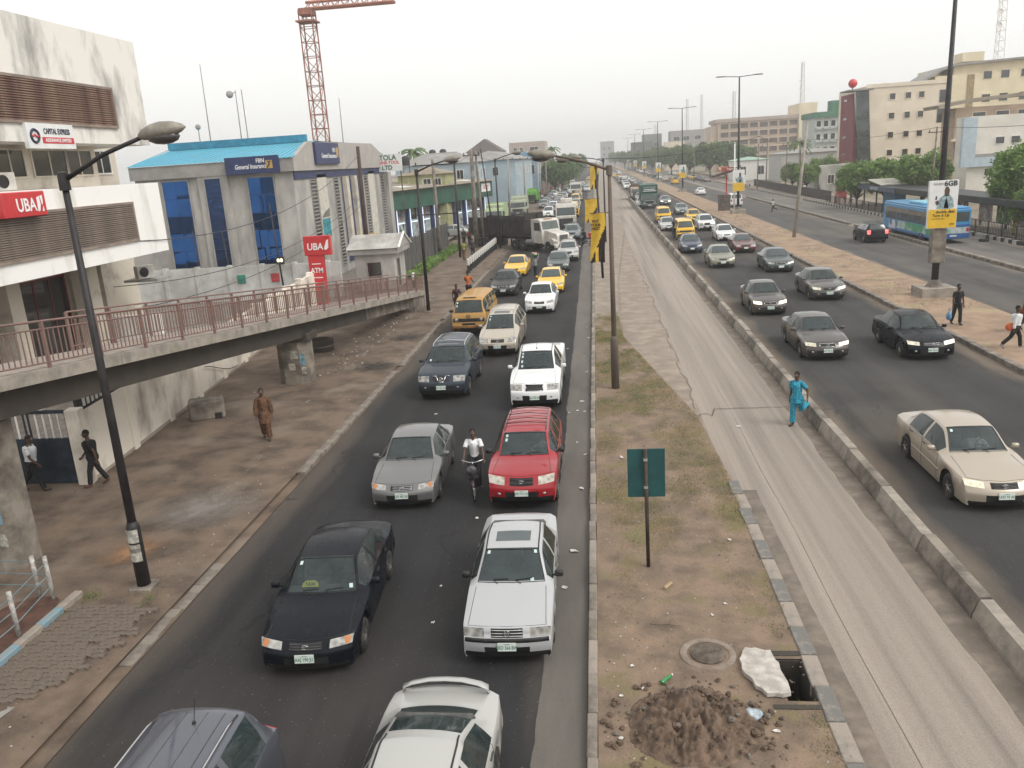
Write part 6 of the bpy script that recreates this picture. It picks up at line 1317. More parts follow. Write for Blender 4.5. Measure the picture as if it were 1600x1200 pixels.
car('black_sedan', 'black taxi sedan with a yellow TAXI sign behind the windscreen', 'car', CAMRY98, 'c98', P_['black'], -5.27, 11.95, R(4), emblem='oval', taxi=True, reg='AAJ 190 JU', indicator=True, tint=glass_mat('taxi_glass', (.78, .86, .84), .36), nofog=True, handle_m=BLACK, grille_m=TRIM, stickers=((8.75, -.8), (8.2, .82)), spokes=7, scale=(1.0, .98, 1))
car('white_sedan', 'white boxy sedan with dark sunroof and black mirrors in the right lane', 'car', VENTO, 'vento', P_['vwhite'], -1.78, 12.32, R(1), emblem='vw', reg='KRD 366 BW', sunroof=(9.35, 9.95), gutter=True, bumper_strip=True, mirror_m=BLACK, nofog=True, bars=3, grille_m=P_['silver'], stickers=((8.8, -.8), (8.8, .82), (8.12, .6)), scale=(.95, .99, 1))
car('grey_sedan', 'grey sedan with a silver bonnet behind the black taxi', 'car', CAMRY98, 'c98', P_['grey'], -5.18, 19.0, R(2), emblem='oval', reg='LSR 482 EK', indicator=True, nofog=True, grille_m=CHROME, scale=(1.0, .93, 1.02))
car('red_suv', 'red compact SUV with roof bars behind the white boxy sedan', 'suv', HATCH, 'hatch', P_['red'], -2.08, 18.85, R(0), emblem='oval', reg='EPE 715 CX', mirror_m=BLACK, crossbars=4, bars=2, grille_m=BLACK, rail_m=P_['maroon'], lens=lens('headlight_clear', .15), stickers=((8.75, -.78), (8.6, -.78)), scale=(.98, 1.02, 1.0))
car('blue_suv', 'slate blue SUV with chrome angled grille at the left lane', 'suv', PATHFINDER, 'path', P_['steel'], -5.97, 29.0, R(-1), emblem='bar', chrome_v=True, bars=0, reg='FST 601 DG', crossbars=2, rail_m=P_['silver'], mirror_m=P_['steel'], sunroof=(9.12, 9.3), stickers=((8.2, -.82),), scale=(1.06, 1.0, 1.02))
car('white_pickup', 'white double cab pickup with a damaged bonnet edge', 'pickup truck', PICKUP, 'pickup', P_['white'], -2.34, 27.25, R(0), scale=(1, 1.1, 1.09), bars=2, chrome_frame=True, plate_z=.5, reg='KJA 204 FN', antenna=(9.3, 0), gutter=True, stickers=((8.75, -.8), (8.6, -.8), (8.4, -.8), (8.2, -.75)), lens=lens('headlight_yellowed', 0))
car('minivan', 'champagne minivan alongside the yellow bus', 'minivan', SIENNA, 'sienna', P_['beige'], -4.62, 35.7, R(-1), emblem='oval', chrome_frame=False, bars=2, reg='AGL 338 CZ', crossbars=2, rail_m=P_['tan'], sunroof=(9.15, 9.5), stickers=((8.8, -.8), (8.6, -.8)))
car('yellow_minibus', 'dusty orange yellow minibus with people climbing on behind', 'minibus', DANFO, 'danfo', P_['danfo'], -6.66, 40.7, R(-2), plate=False, mirror_m=BLACK, stickers=((8.5, -.85), (8.7, -.85)), bumper=pm('danfo_bumper', (.35, .17, .05), .8, var=.3))
car('white_corolla', 'bright white saloon between the minivan and the yellow taxi', 'car', COROLLA, 'cor', P_['white'], -3.4, 46.1, R(-1), emblem='oval', reg='MUS 119 DT', bars=2, sunroof=None)
car('dark_saloon', 'dark grey saloon with chrome grille ahead of the left yellow taxi', 'car', COROLLA, 'cor', P_['dgrey'], -6.2, 52.8, R(-1), lod=0, emblem='oval', chrome_frame=True, reg='JJJ 552 EA')
car('yellow_taxi', 'yellow taxi saloon in the left lane with a black stripe on its bonnet', 'taxi', CAMRY98, 'c98', P_['yellow'], -6.3, 62.0, R(-1), lod=1, nofog=True, bars=2)
car('yellow_taxi', 'yellow taxi saloon in the right lane behind the bright white saloon', 'taxi', CAMRY98, 'c98', P_['yellow'], -3.1, 53.2, R(1), lod=1, nofog=True, bars=2, side_strip=BLACK)
car('green_saloon', 'dark green saloon beside the man with a tray on his head', 'car', CAMRY98, 'c98', P_['green'], -3.05, 63.4, R(1), lod=1, bars=3)
car('silver_suv', 'silver SUV in front of the white lorry nose', 'suv', HATCH, 'hatch', P_['silver'], -2.45, 70.0, R(1), lod=1, bars=2)
car('grey_hatchback', 'grey hatchback half hidden behind the crossing white lorry', 'car', HATCH, 'hatch', P_['bluegrey'], -2.6, 88.2, 0, lod=1)
# right service road
car('champagne_sedan', 'champagne sedan with a lit headlight at the right edge', 'car', CAMRY03, 'c03', P_['tan'], 9.1, 18.3, R(0), emblem='oval', lens=lens('headlight_on', .55), reg='LND 93 AE', nofog=True, bars=4, side_strip=P_['tan'], stickers=((8.75, -.8),), scale=(1.02, 1.03, 1.02))
car('black_saloon', 'black saloon with chrome grille nearest the barrier', 'car', CAMRY03, 'c03', P_['brown'], 9.05, 32.9, R(0), chrome_frame=True, emblem='x', bars=3, lens=LIT, reg='APP 870 BV', scale=(1.04, 1.0, 1.03))
car('black_saloon', 'glossy black saloon beside the man with a blue bag', 'car', COROLLA, 'cor', P_['black'], 12.85, 32.4, R(0), emblem='oval', bars=2, grille_m=CHROME, lens=LIT, reg='SMK 266 EL', scale=(1.08, 1.04, 1.03))
car('brown_saloon', 'brown grey saloon with lit headlights near the barrier', 'car', COROLLA, 'cor', P_['brown'], 8.8, 42.7, R(0), emblem='oval', lens=LIT2, reg='GGE 540 CQ', chrome_frame=True, scale=(1.02, 1.02, 1.02))
car('grey_saloon', 'grey saloon with lit headlights along the sand median', 'car', COROLLA, 'cor', P_['mgrey'], 12.7, 46.3, R(0), emblem='oval', lens=LIT, reg='KTU 431 DR', scale=(1.08, 1.04, 1.03))
car('green_black_saloon', 'greenish black saloon behind the grey one along the sand median', 'car', COROLLA, 'cor', P_['green'], 12.55, 57.8, R(0), lod=1, emblem='oval', chrome_frame=True, scale=(1.06, 1, 1))
car('olive_saloon', 'pale olive saloon with a twisted front bumper', 'car', COROLLA, 'cor', P_['olive'], 9.2, 61.5, R(0), lod=1, chrome_frame=True, bars=2, scale=(1.05, 1, 1))
car('maroon_saloon', 'dark maroon saloon behind the greenish black one', 'car', CAMRY98, 'c98', P_['maroon'], 12.3, 69.9, R(0), lod=1, nofog=True)
car('navy_saloon', 'navy blue saloon in front of the first yellow minibus', 'car', COROLLA, 'cor', P_['navy'], 8.1, 71.4, R(0), lod=1, bars=1)
car('white_saloon', 'white saloon behind the maroon one', 'car', CAMRY98, 'c98', P_['white'], 12.3, 79.9, R(0), lod=1)
car('white_suv', 'white SUV with a black bull bar beside the yellow minibus', 'suv', SUV, 'suvw', P_['white'], 11.9, 91.0, R(0), lod=1, chrome_frame=True, bumper_strip=True)
car('yellow_minibus', 'yellow minibus with a man hanging at its door on the service road', 'minibus', DANFO, 'danfo', P_['yellow'], 8.78, 83.2, R(0), lod=1)
car('yellow_minibus', 'second yellow minibus behind the silver saloon on the service road', 'minibus', DANFO, 'danfo', P_['yellow'], 8.4, 104.6, R(0), lod=1)
car('silver_saloon', 'silver saloon between the two yellow minibuses', 'car', CAMRY98, 'c98', P_['silver'], 8.0, 93.4, R(0), lod=1)
car('yellow_taxi', 'yellow taxi half hidden behind the white SUV', 'taxi', HATCH, 'hatch', P_['yellow'], 11.8, 101.5, R(0), lod=1)
car('blue_grey_saloon', 'blue grey saloon alone along the median kerb', 'car', CAMRY03, 'c03', P_['bluegrey'], 11.95, 117.2, R(0), lod=1, lens=LIT)
car('pale_saloon', 'pale saloon with bright lights right of the green lorry', 'car', COROLLA, 'cor', P_['bluegrey'], 11.6, 140.5, R(0), lod=2, lens=LIT2); car('white_car', 'white car left of the green lorry', 'car', COROLLA, 'cor', P_['white'], 7.6, 139, R(0), lod=2)
car('grey_car', 'grey car in front of the cream tipper', 'car', COROLLA, 'cor', P_['grey'], 8.3, 158, R(0), lod=2); car('white_pickup', 'white pickup far along the service road', 'pickup truck', PICKUP, 'pickup', P_['white'], 8.2, 215, 0, lod=2, lens=LIT)
# express road, going away
car('black_hatchback', 'black hatchback with glowing tail lights beside the blue bus', 'car', HATCH, 'hatch', P_['black'], 23.55, 76.6, R(180), lod=1, tail_m=LTAIL)
car('white_sedan', 'white saloon driving away beyond the kiosk', 'car', CAMRY98, 'c98', P_['white'], 20.5, 170, R(180), lod=2)
car('white_minibus', 'white minibus driving away beside the ad board', 'minibus', DANFO, 'danfo', P_['white'], 20.8, 131, R(180), lod=1)
car('silver_car', 'silver car parked at the far kerb beyond the mesh fence', 'car', COROLLA, 'cor', P_['silver'], 33.5, 190, R(150), lod=2)
car('white_hatchback', 'white hatchback parked beside the panel fence', 'car', COROLLA, 'cor', P_['silver'], -15.0, 101, R(70), lod=1)
rd = random.Random(21); kinds = [(COROLLA, 'cor', 'saloon'), (CAMRY98, 'c98', 'saloon'), (HATCH, 'hatch', 'SUV'), (DANFO, 'danfo', 'minibus')]
cols = [('grey', 'grey'), ('silver', 'silver'), ('white', 'white'), ('dgrey', 'dark'), ('yellow', 'yellow'), ('tan', 'tan'), ('maroon', 'maroon'), ('bluegrey', 'blue grey'), ('white', 'white')]
def queue(desc, group, x, y0, n, gap, skip=(), rz=0, grow=.03):
    y = y0
    for k in range(n):
        if not any(a < y < b for a, b in skip):
            kd = kinds[min(3, int(rd.random() * 3.5))]; c = cols[rd.randrange(len(cols))]
            if kd[1] == 'danfo': c = ('yellow', 'yellow') if rd.random() < .7 else ('white', 'white')
            car('queued_car', 'hazy %s %s, %s in %s' % (c[1], kd[2], ORD[k], desc), 'car', kd[0], kd[1], P_[c[0]], x + rd.uniform(-.25, .25), y, rz, lod=2, group=group, lens=LIT if rd.random() < .3 else LENS)
        y += gap * (1 + grow * k) * rd.uniform(.95, 1.15)
queue('the jam behind the white van', 'distant queue on the left carriageway', -7.0, 134, 17, 6.4); queue('the jam behind the white tanker', 'distant queue on the left carriageway', -3.6, 123, 17, 6.6, ((184, 212),)); queue('the pavement edge file of the left jam', 'distant queue on the left carriageway', -9.4, 150, 7, 9); queue('the kerb side file of the left jam', 'distant queue on the left carriageway', -1.9, 215, 10, 9)
queue('the far service road file by the barrier', 'distant queue on the service road', 8.6, 236, 12, 15, grow=.06); queue('the far service road file by the median', 'distant queue on the service road', 12.0, 205, 12, 17, grow=.06); queue('the far express road file', 'distant cars on the express road', 21.5, 235, 8, 24, rz=R(180)); queue('the far roadside parking', 'cars parked far right', 30.5, 232, 8, 13, rz=R(12))

# ---------------------------------------------------------------- lorries and buses
def lorry_wheel(par, x, y, r=.52, w=.16, dual=False):
    mb = MB(); ww = w * (2 if dual else 1)
    mb.lathe([(r * .58, -ww), (r * .94, -ww), (r, -ww * .7), (r, ww * .7), (r * .94, ww), (r * .58, ww)], 18, (0, 0, 0), 'x'); o = mb.build('wheel', RUBBER, par, True); o.location = (x, y, r)
    sg = 1 if x > 0 else -1; mb = MB(); mb.lathe([(r * .57, sg * ww * .55), (r * .5, sg * ww * .9), (r * .3, sg * ww * .7), (r * .16, sg * ww * 1.05), (.01, sg * ww * 1.05)], 14, (0, 0, 0), 'x'); mb.build('rim', RIM, o, True); return o
def cab(t, m, w=1.24, y0=0, L=2.1, z0=.55, z1=3.0, ws=(1.7, 2.65), grille=(.75, 1.35), nose=.12, gm=BLACK):
    """cab-over cab with its front at y0"""
    mb = MB(); prof = [(y0 + .06, z0), (y0, z0 + .3), (y0, ws[0] - .1), (y0 + nose * .6, ws[0]), (y0 + nose * 2.2, ws[1]), (y0 + nose * 3.4, z1), (y0 + L, z1 + .04), (y0 + L, z0)]
    mb.prism(prof, 2 * w, 'x', -w); c = mb.build('cab', m, t)
    mb = MB(); a, b = nose * .6, nose * 2.2; mb.add([(-w * .92, y0 + a - .012, ws[0]), (w * .92, y0 + a - .012, ws[0]), (w * .88, y0 + b - .012, ws[1]), (-w * .88, y0 + b - .012, ws[1])], [(0, 1, 2, 3)]); mb.build('windshield', GLASS_D, c)
    for sg in (1, -1):
        mb = MB(); mb.box(sg * w - .012, sg * w + .012, y0 + .35, y0 + 1.35, ws[0], ws[1] - .05); mb.build('side_window', GLASS_D, c); mb = MB(); mb.obox((sg * (w + .2), y0 + .1, ws[0] + .5), (.1, .06, .3), b=.02); mb.build('mirror', BLACK, c)
        mb = MB(); mb.obox((sg * w * .74, y0 - .01, z0 + .25), (.2, .03, .1), b=.02); mb.build('headlight', LENS, c)
    mb = MB(); mb.box(-w * .7, w * .7, y0 - .02, y0 + .03, grille[0], grille[1]); g = mb.build('grille', gm, c)
    for k in range(4): z = lerp(grille[0], grille[1], (k + .5) / 4); mb = MB(); mb.box(-w * .68, w * .68, y0 - .04, y0 - .02, z - .02, z + .02); mb.build('grille_bar', TRIM, g)
    mb = MB(); mb.box(-w, w, y0 - .08, y0 + .2, z0 - .12, z0 + .2, .03); mb.build('bumper', TRIM, c); mb = MB(); mb.box(-.25, .25, y0 - .1, y0 - .08, z0 - .05, z0 + .1); mb.build('number_plate', PLATE, c)
    for sg in (1, -1): mb = MB(); mb.tube([(sg * .05, y0 - .02 + nose * .6, ws[0] + .03), (sg * w * .6, y0 + nose * 1.0, ws[0] + .25)], .015, 4); mb.build('wiper', BLACK, c)
    return c
def chassis(t, y0, y1, z=.75): mb = MB(); mb.box(-.42, .42, y0, y1, z - .12, z + .12); mb.build('chassis', BLACK, t)
LW = pm('lorry_white', (.62, .61, .58), .5, var=.12, scale=1.2, col2=(.42, .37, .31), amt=.7, coat=.2); TIP = pm('tipper_black', (.018, .017, .017), .8, .1, var=.3, scale=1.4, col2=(.045, .037, .03), amt=.9)
# crossing tractor unit
T = thing('tractor_lorry', 'white long nosed tractor lorry turning across the jam', 'lorry', (-3.1, 78.2, 0), R(41))
chassis(T, .6, 7.0, .8); mb = MB(); mb.prism([(0, .75), (0, 1.5), (.15, 1.72), (1.9, 2.02), (1.9, .75)], 1.5, 'x', -.75); h = mb.build('bonnet', LW, T); mb = MB(); mb.box(-.5, .5, -.03, .02, .95, 1.62, .02); g = mb.build('grille', CHROME, h)
for k in range(6): z = 1.0 + .11 * k; mb = MB(); mb.box(-.46, .46, -.045, -.03, z, z + .03); mb.build('grille_bar', TRIM, g)
for sg in (1, -1):
    mb = MB(); mb.prism([(.0, .72), (.0, 1.15), (.4, 1.32), (1.3, 1.25), (1.75, .7), (1.45, .72), (1.25, 1.0), (.75, 1.08), (.45, .72)], .42, 'x', sg * .98 - .21); fo = mb.build('fender', LW, h); mb = MB(); mb.obox((sg * .98, -.02, .98), (.17, .03, .1), b=.02); mb.build('headlight', AMBER if False else LENS, fo)
mb = MB(); mb.prism([(1.9, .8), (1.9, 2.02), (2.15, 2.9), (2.4, 3.05), (3.6, 3.05), (3.6, .8)], 2.2, 'x', -1.1); c = mb.build('cab', LW, T); mb = MB(); mb.add([(-1.0, 1.9, 2.08), (1.0, 1.9, 2.08), (.94, 2.12, 2.84), (-.94, 2.12, 2.84)], [(0, 1, 2, 3)]); mb.build('windshield', GLASS, c)
for sg in (1, -1): mb = MB(); mb.box(sg * 1.1 - .012, sg * 1.1 + .012, 2.25, 3.1, 2.0, 2.75); mb.build('side_window', GLASS_D, c); mb = MB(); mb.tube([(sg * 1.2, 2.0, 1.9), (sg * 1.35, 2.0, 2.6)], .03, 5); mb.obox((sg * 1.36, 2.0, 2.4), (.05, .08, .3)); mb.build('mirror', BLACK, c)
mb = MB(); mb.box(-1.2, 1.2, -.25, .05, .45, .75, .04); mb.build('bumper', LW, T); mb = MB(); mb.obox((0, 2.3, 3.08), (.5, .05, .03), b=.01); mb.build('roof_lights', AMBER, c)
mb = MB(); mb.tube([(1.0, 3.75, .9), (1.0, 3.75, 3.3)], .08, 8); mb.build('exhaust_stack', TRIM, T); mb = MB(); mb.lathe([(.3, -.5), (.3, .5)], 12, (-1.0, 3.9, .85), 'y'); mb.build('fuel_tank', RIM, T)
mb = MB(); mb.box(-.5, .5, 4.9, 6.2, .92, 1.1); mb.build('fifth_wheel', TRIM, T)
for sg in (1, -1):
    lorry_wheel(T, sg * 1.0, .95); lorry_wheel(T, sg * .88, 5.0, dual=True); lorry_wheel(T, sg * .88, 6.35, dual=True)
T = thing('tipper_trailer', 'long black ribbed tipper trailer behind the white tractor lorry', 'trailer', (-6.15, 81.7, 0), R(43)); L_ = 9.4
chassis(T, .2, L_ - .3, 1.1)
mb = MB(); z0, z1 = 1.4, 3.05
mb.box(-1.2, -1.12, 0, L_, z0, z1); mb.box(1.12, 1.2, 0, L_, z0, z1); mb.box(-1.12, 1.12, L_ - .08, L_, z0, z1 - .1); mb.box(-1.12, 1.12, 0, L_ - .08, z0, z0 + .08); mb.box(-1.12, 1.12, 0, .1, z0, z1 + .45); tb = mb.build('tipper_body', TIP, T)
for k in range(9):
    for sg in (1, -1): mb = MB(); y = .05 + k * (L_ - .2) / 8; mb.box(sg * 1.2 if sg > 0 else -1.3, 1.3 if sg > 0 else -1.2, y, y + .14, z0 - .05, z1 + .05); mb.build('rib', TIP, tb)
for sg in (1, -1): mb = MB(); mb.box(1.2 if sg > 0 else -1.29, 1.29 if sg > 0 else -1.2, 0, L_, z1 - .08, z1 + .06); mb.build('top_rail', TIP, tb)
mb = MB(); mb.obox((0, -.1, z1 + .2), (1.15, .05, .35)); mb.tube([(.4, -.2, z0 + .3), (.4, -.25, z1 + .4)], .14, 8); mb.build('ram', TIP, tb)
for sg in (1, -1):
    for y in (6.4, 7.7): lorry_wheel(T, sg * .9, y, dual=True)
    mb = MB(); mb.box(sg * .8 - .06, sg * .8 + .06, 2.6, 2.75, .25, 1.0); mb.build('landing_leg', BLACK, T)
def tanker(name, label, x, y, col, body, L=8.0, rz=0, top=3.0):
    t = thing(name, label, 'lorry', (x, y, 0), rz); chassis(t, .4, L); cab(t, LW, z1=top)
    if body == 'tank': mb = MB(); v = [(2.2 + (L - 2.4) * k / 6, ) for k in range(7)]; mb.tube([(0, q[0], 2.25) for q in v], [(1.0, .8), (1.2, .98), (1.2, 1.0), (1.2, 1.0), (1.2, 1.0), (1.2, .98), (1.0, .8)], 16); b = mb.build('tank', col, t, True); mb = MB(); mb.box(-.5, .5, 2.9, L - .8, 3.18, 3.34); mb.build('walkway', TRIM, b); mb = MB(); mb.obox((0, 2.9, 3.35), (.75, .5, .32), b=.1); mb.build('hatch', LW, b)
    else: mb = MB(); mb.box(-1.24, 1.24, 2.2, L, 1.0, 2.9, .04); mb.build('cargo_body', col, t)
    for sg in (1, -1): lorry_wheel(t, sg * 1.0, 1.1); lorry_wheel(t, sg * .88, L - 2.4, dual=True); lorry_wheel(t, sg * .88, L - 1.1, dual=True)
    return t
tanker('tanker_lorry', 'white tanker lorry facing us behind the crossing lorry', -3.7, 103.5, LW, 'tank', 9, 0, 3.05); tanker('white_lorry', 'second white lorry further back in the jam', -4.4, 193, LW, 'box', 8.5, 0, 3.1)
car('white_van', 'white SUV left of the white tanker', 'suv', SUV, 'suvw', P_['white'], -7.1, 124.5, 0, lod=1, lens=LIT)
GT1 = pm('garbage_green', (.30, .42, .20), .6, var=.15, scale=1, col2=(.4, .44, .3), amt=.7); GT2 = pm('garbage_bright', (.10, .32, .03), .6, var=.15); GT3 = pm('garbage_cream', (.45, .48, .36), .6, var=.2)
def garbage(label, x, y, m, rear=False, body=None, s=1.0):
    t = thing('garbage_truck', label, 'truck', (x, y, 0), R(180) if rear else 0); t.scale = (s,) * 3; chassis(t, .3, 7.5); cab(t, m, z1=2.45, ws=(1.35, 2.15), grille=(.7, 1.15), z0=.5)
    mb = MB(); mb.prism([(2.2, .95), (2.2, 2.9), (2.5, 3.0), (6.6, 3.0), (7.6, 2.5), (8.0, 1.2), (7.6, .8)], 2.4, 'x', -1.2); b = mb.build('compactor_body', body or m, t)
    for y_ in (3.2, 4.3, 5.4, 6.5): mb = MB(); mb.box(-1.25, 1.25, y_, y_ + .1, 1.0, 3.04); mb.build('body_rib', body or m, b)
    mb = MB(); mb.box(-1.0, 1.0, 7.75, 8.02, 1.0, 1.9); mb.build('hopper', BLACK, b); mb = MB(); mb.box(-.9, .9, 2.14, 2.2, 2.5, 2.9); mb.build('head_panel', GT3, b)
    for sg in (1, -1): lorry_wheel(t, sg * 1.0, 1.0, .48); lorry_wheel(t, sg * .88, 5.6, .48, dual=True)
garbage('pale green garbage truck facing us above the tipper trailer', -13.9, 113, GT1); garbage('cream and green garbage truck behind the first one', -12.5, 134, GT3); garbage('bright green garbage truck seen from behind', -12.9, 176, GT2, True); garbage('bright green garbage truck parked beside the shop front', -15.2, 186, GT2, True)
# green box lorry and cream tipper on the service road
GL = pm('lorry_green', (.015, .085, .06), .6, var=.2, scale=1.2)
t = thing('green_lorry', 'dark green high sided lorry with white rails on the service road', 'lorry', (8.55, 134, 0)); chassis(t, .3, 8); cab(t, GL, z1=2.4, ws=(1.35, 2.1), grille=(.75, 1.2), z0=.55, gm=BLACK); mb = MB(); mb.box(-1.28, 1.28, 2.1, 8.2, 1.0, 3.7, .05); b = mb.build('cargo_body', GL, t); mb = MB(); mb.box(-1.28, 1.28, .4, 2.1, 2.5, 3.7, .05); mb.build('luton_head', GL, b)
for z, w_ in ((3.0, .85), (2.75, 1.0)): mb = MB(); mb.box(-w_, w_, .36, .40, z - .05, z + .05); mb.build('painted_band', SIGNW, b)
mb = MB(); mb.tube([(-.95 + .1 * k, .38, 3.3 + .1 * math.sin(k * 1.9) * (1 if k % 3 else .4)) for k in range(20)], .022, 5); mb.build('painted_script', SIGNW, b); mb = MB(); mb.ring((0, -.05, 1.0), .85, .04, 20, 'y', 5, .35); mb.build('guard_ring', SIGNW, t)
for sg in (1, -1): lorry_wheel(t, sg * 1.0, 1.1); lorry_wheel(t, sg * .88, 6.4, dual=True)
t = thing('cream_tipper', 'cream tipper lorry with an open top behind the green lorry', 'lorry', (8.1, 163, 0)); chassis(t, .3, 7.6); CT = pm('tipper_cream', (.46, .37, .27), .7, var=.2); cab(t, CT, z1=2.3, ws=(1.3, 2.0), z0=.55); mb = MB(); mb.box(-1.25, -1.17, 2.1, 7.6, 1.1, 2.6); mb.box(1.17, 1.25, 2.1, 7.6, 1.1, 2.6); mb.box(-1.17, 1.17, 2.1, 2.2, 1.1, 3.0); mb.box(-1.17, 1.17, 7.5, 7.6, 1.1, 2.6); mb.box(-1.17, 1.17, 2.2, 7.5, 1.1, 1.2); mb.build('tipper_body', pm('tipper_brown', (.13, .09, .07), .8), t)
for sg in (1, -1): lorry_wheel(t, sg * 1.0, 1.1); lorry_wheel(t, sg * .88, 6.0, dual=True)
t = thing('far_lorry', 'white van like lorry with a red load far along the service road', 'lorry', (8.6, 262, 0)); chassis(t, .3, 6); cab(t, LW, z1=2.2, ws=(1.2, 1.9), z0=.5); mb = MB(); mb.box(-1.2, 1.2, 2.0, 6, .95, 2.3); mb.build('load', pm('red_load', (.3, .1, .08), .8), t)
for sg in (1, -1): lorry_wheel(t, sg * 1.0, 1.0, .45); lorry_wheel(t, sg * .88, 4.8, .45)
# blue city bus
t = thing('city_bus', 'blue city bus with a painted white and green skirt at the bus stop', 'bus', (28.35, 69.3, 0), R(180)); BL = pm('bus_blue', (.03, .25, .52), .4, var=.1, coat=.4); BD = pm('bus_navy', (.02, .09, .30), .4, var=.1, coat=.4)
# local: rear at y=0 facing +Y after the turn, body runs to -Y
W_, LB = 1.27, 12.6
def bb_(name, m, *a, par=None, b=0): q = MB(); q.box(*a, b); return q.build(name, m, par or t)
body = bb_('body', BL, -W_, W_, -LB, 0, .38, 2.72, b=.06); bb_('roof', BL, -W_ + .05, W_ - .05, -LB + .1, -.1, 2.72, 2.86, b=.05, par=body); bb_('roof_unit', pm('bus_pale', (.2, .5, .65), .5), -.85, .85, -7.5, -4.2, 2.86, 3.08, par=body, b=.05)
mural = pm('bus_mural', (.5, .56, .58), .5, var=.2, scale=.9, alt=(.06, .30, .14), alo=.5, ahi=.58, ascale=.6); mural2 = pm('bus_mural_blue', (.18, .16, .42), .5, var=.3, scale=.8, alt=(.5, .55, .6), alo=.5, ahi=.6, ascale=.7)
for sg in (1, -1):
    x0, x1 = (W_, W_ + .012) if sg > 0 else (-W_ - .012, -W_)
    bb_('side_mural', mural, x0, x1, -9.0, -1.2, .62, 1.28, par=body); bb_('side_mural', mural2, x0, x1, -LB + 1.5, -9.0, .5, 1.28, par=body); bb_('skirt', BD, x0, x1, -LB + .2, -.2, .36, .5, par=body)
    for k in range(8): y = -LB + .6 + k * 1.45; bb_('side_window', GLASS_D, x0 + (.004 if sg > 0 else -.004) - (0), x1 + (.004 if sg > 0 else -.004), y, y + 1.36, 1.36, 2.4, par=body)
    for y in (-LB + 2.6, -3.2): lorry_wheel(t, sg * (W_ - .14), y, .5, .15)
bb_('rear_panel', BD, -W_ + .05, W_ - .05, 0, .015, .45, 1.5, par=body); bb_('rear_mural', mural, -W_ + .1, W_ - .1, .012, .024, .82, 1.3, par=body); bb_('rear_window', GLASS_D, -W_ + .15, W_ - .15, 0, .02, 1.75, 2.5, par=body); bb_('number_plate', PLATE, -.25, .25, .015, .035, .58, .7, par=body)
for sg in (1, -1):
    bb_('tail_light', PLRED, sg * 1.05 - .1, sg * 1.05 + .1, .015, .04, .95, 1.25, par=body)
q = MB(); q.lathe([(.001, .06), (.1, .05), (.12, .0)], 12, (1.12, 0, 2.45), 'y'); q.build('brake_lamp', LTAIL, body)
# motorbike with a red delivery box
def motorbike(label, x, y, rz, box=True, mcol=None):
    t = thing('motorcycle', label, 'motorcycle', (x, y, 0), rz); F_ = mcol or pm('bike_black', (.025, .025, .028), .5)
    for yy in (-.62, .62): q = MB(); q.ring((0, yy, .3), .25, .05, 18, 'x', 6); wo = q.build('wheel', RUBBER, t, True); q = MB(); [q.tube([(0, yy, .3), (0, yy + .23 * math.cos(a), .3 + .23 * math.sin(a))], .01, 4) for a in (0, 1.05, 2.1, 3.14, 4.2, 5.2)]; q.lathe([(.05, -.06), (.05, .06)], 8, (0, yy, .3), 'x'); q.build('rim', RIM, wo)
    q = MB(); q.tube([(0, -.62, .3), (0, -.5, .7), (0, -.42, .98)], .035, 6); q.tube([(-.32, -.36, 1.02), (0, -.42, .98), (.32, -.36, 1.02)], .018, 6); q.build('fork', RIM, t); q = MB(); q.ball((0, -.18, .78), (.14, .26, .13), 10, 7); q.build('tank', F_, t, True); q = MB(); q.obox((0, .32, .78), (.13, .36, .05), b=.03); q.build('saddle', BLACK, t); q = MB(); q.obox((0, -.05, .45), (.12, .2, .16), b=.04); q.tube([(0, -.4, .8), (0, .1, .35), (0, .62, .3)], .03, 6); q.build('engine', TRIM, t); q = MB(); q.tube([(.14, 0, .35), (.16, .7, .4)], .045, 7); q.build('exhaust', CHROME, t); q = MB(); q.ball((0, -.56, .86), (.1, .07, .1), 10, 6); q.build('headlight', LENS, t, True)
    if box: q = MB(); q.obox((0, .72, 1.12), (.28, .27, .27), b=.04); q.build('delivery_box', UBARED, t)
    return t
motorbike('motorcycle with a red delivery box beside the median kerb', -1.05, 81.9, R(-125))
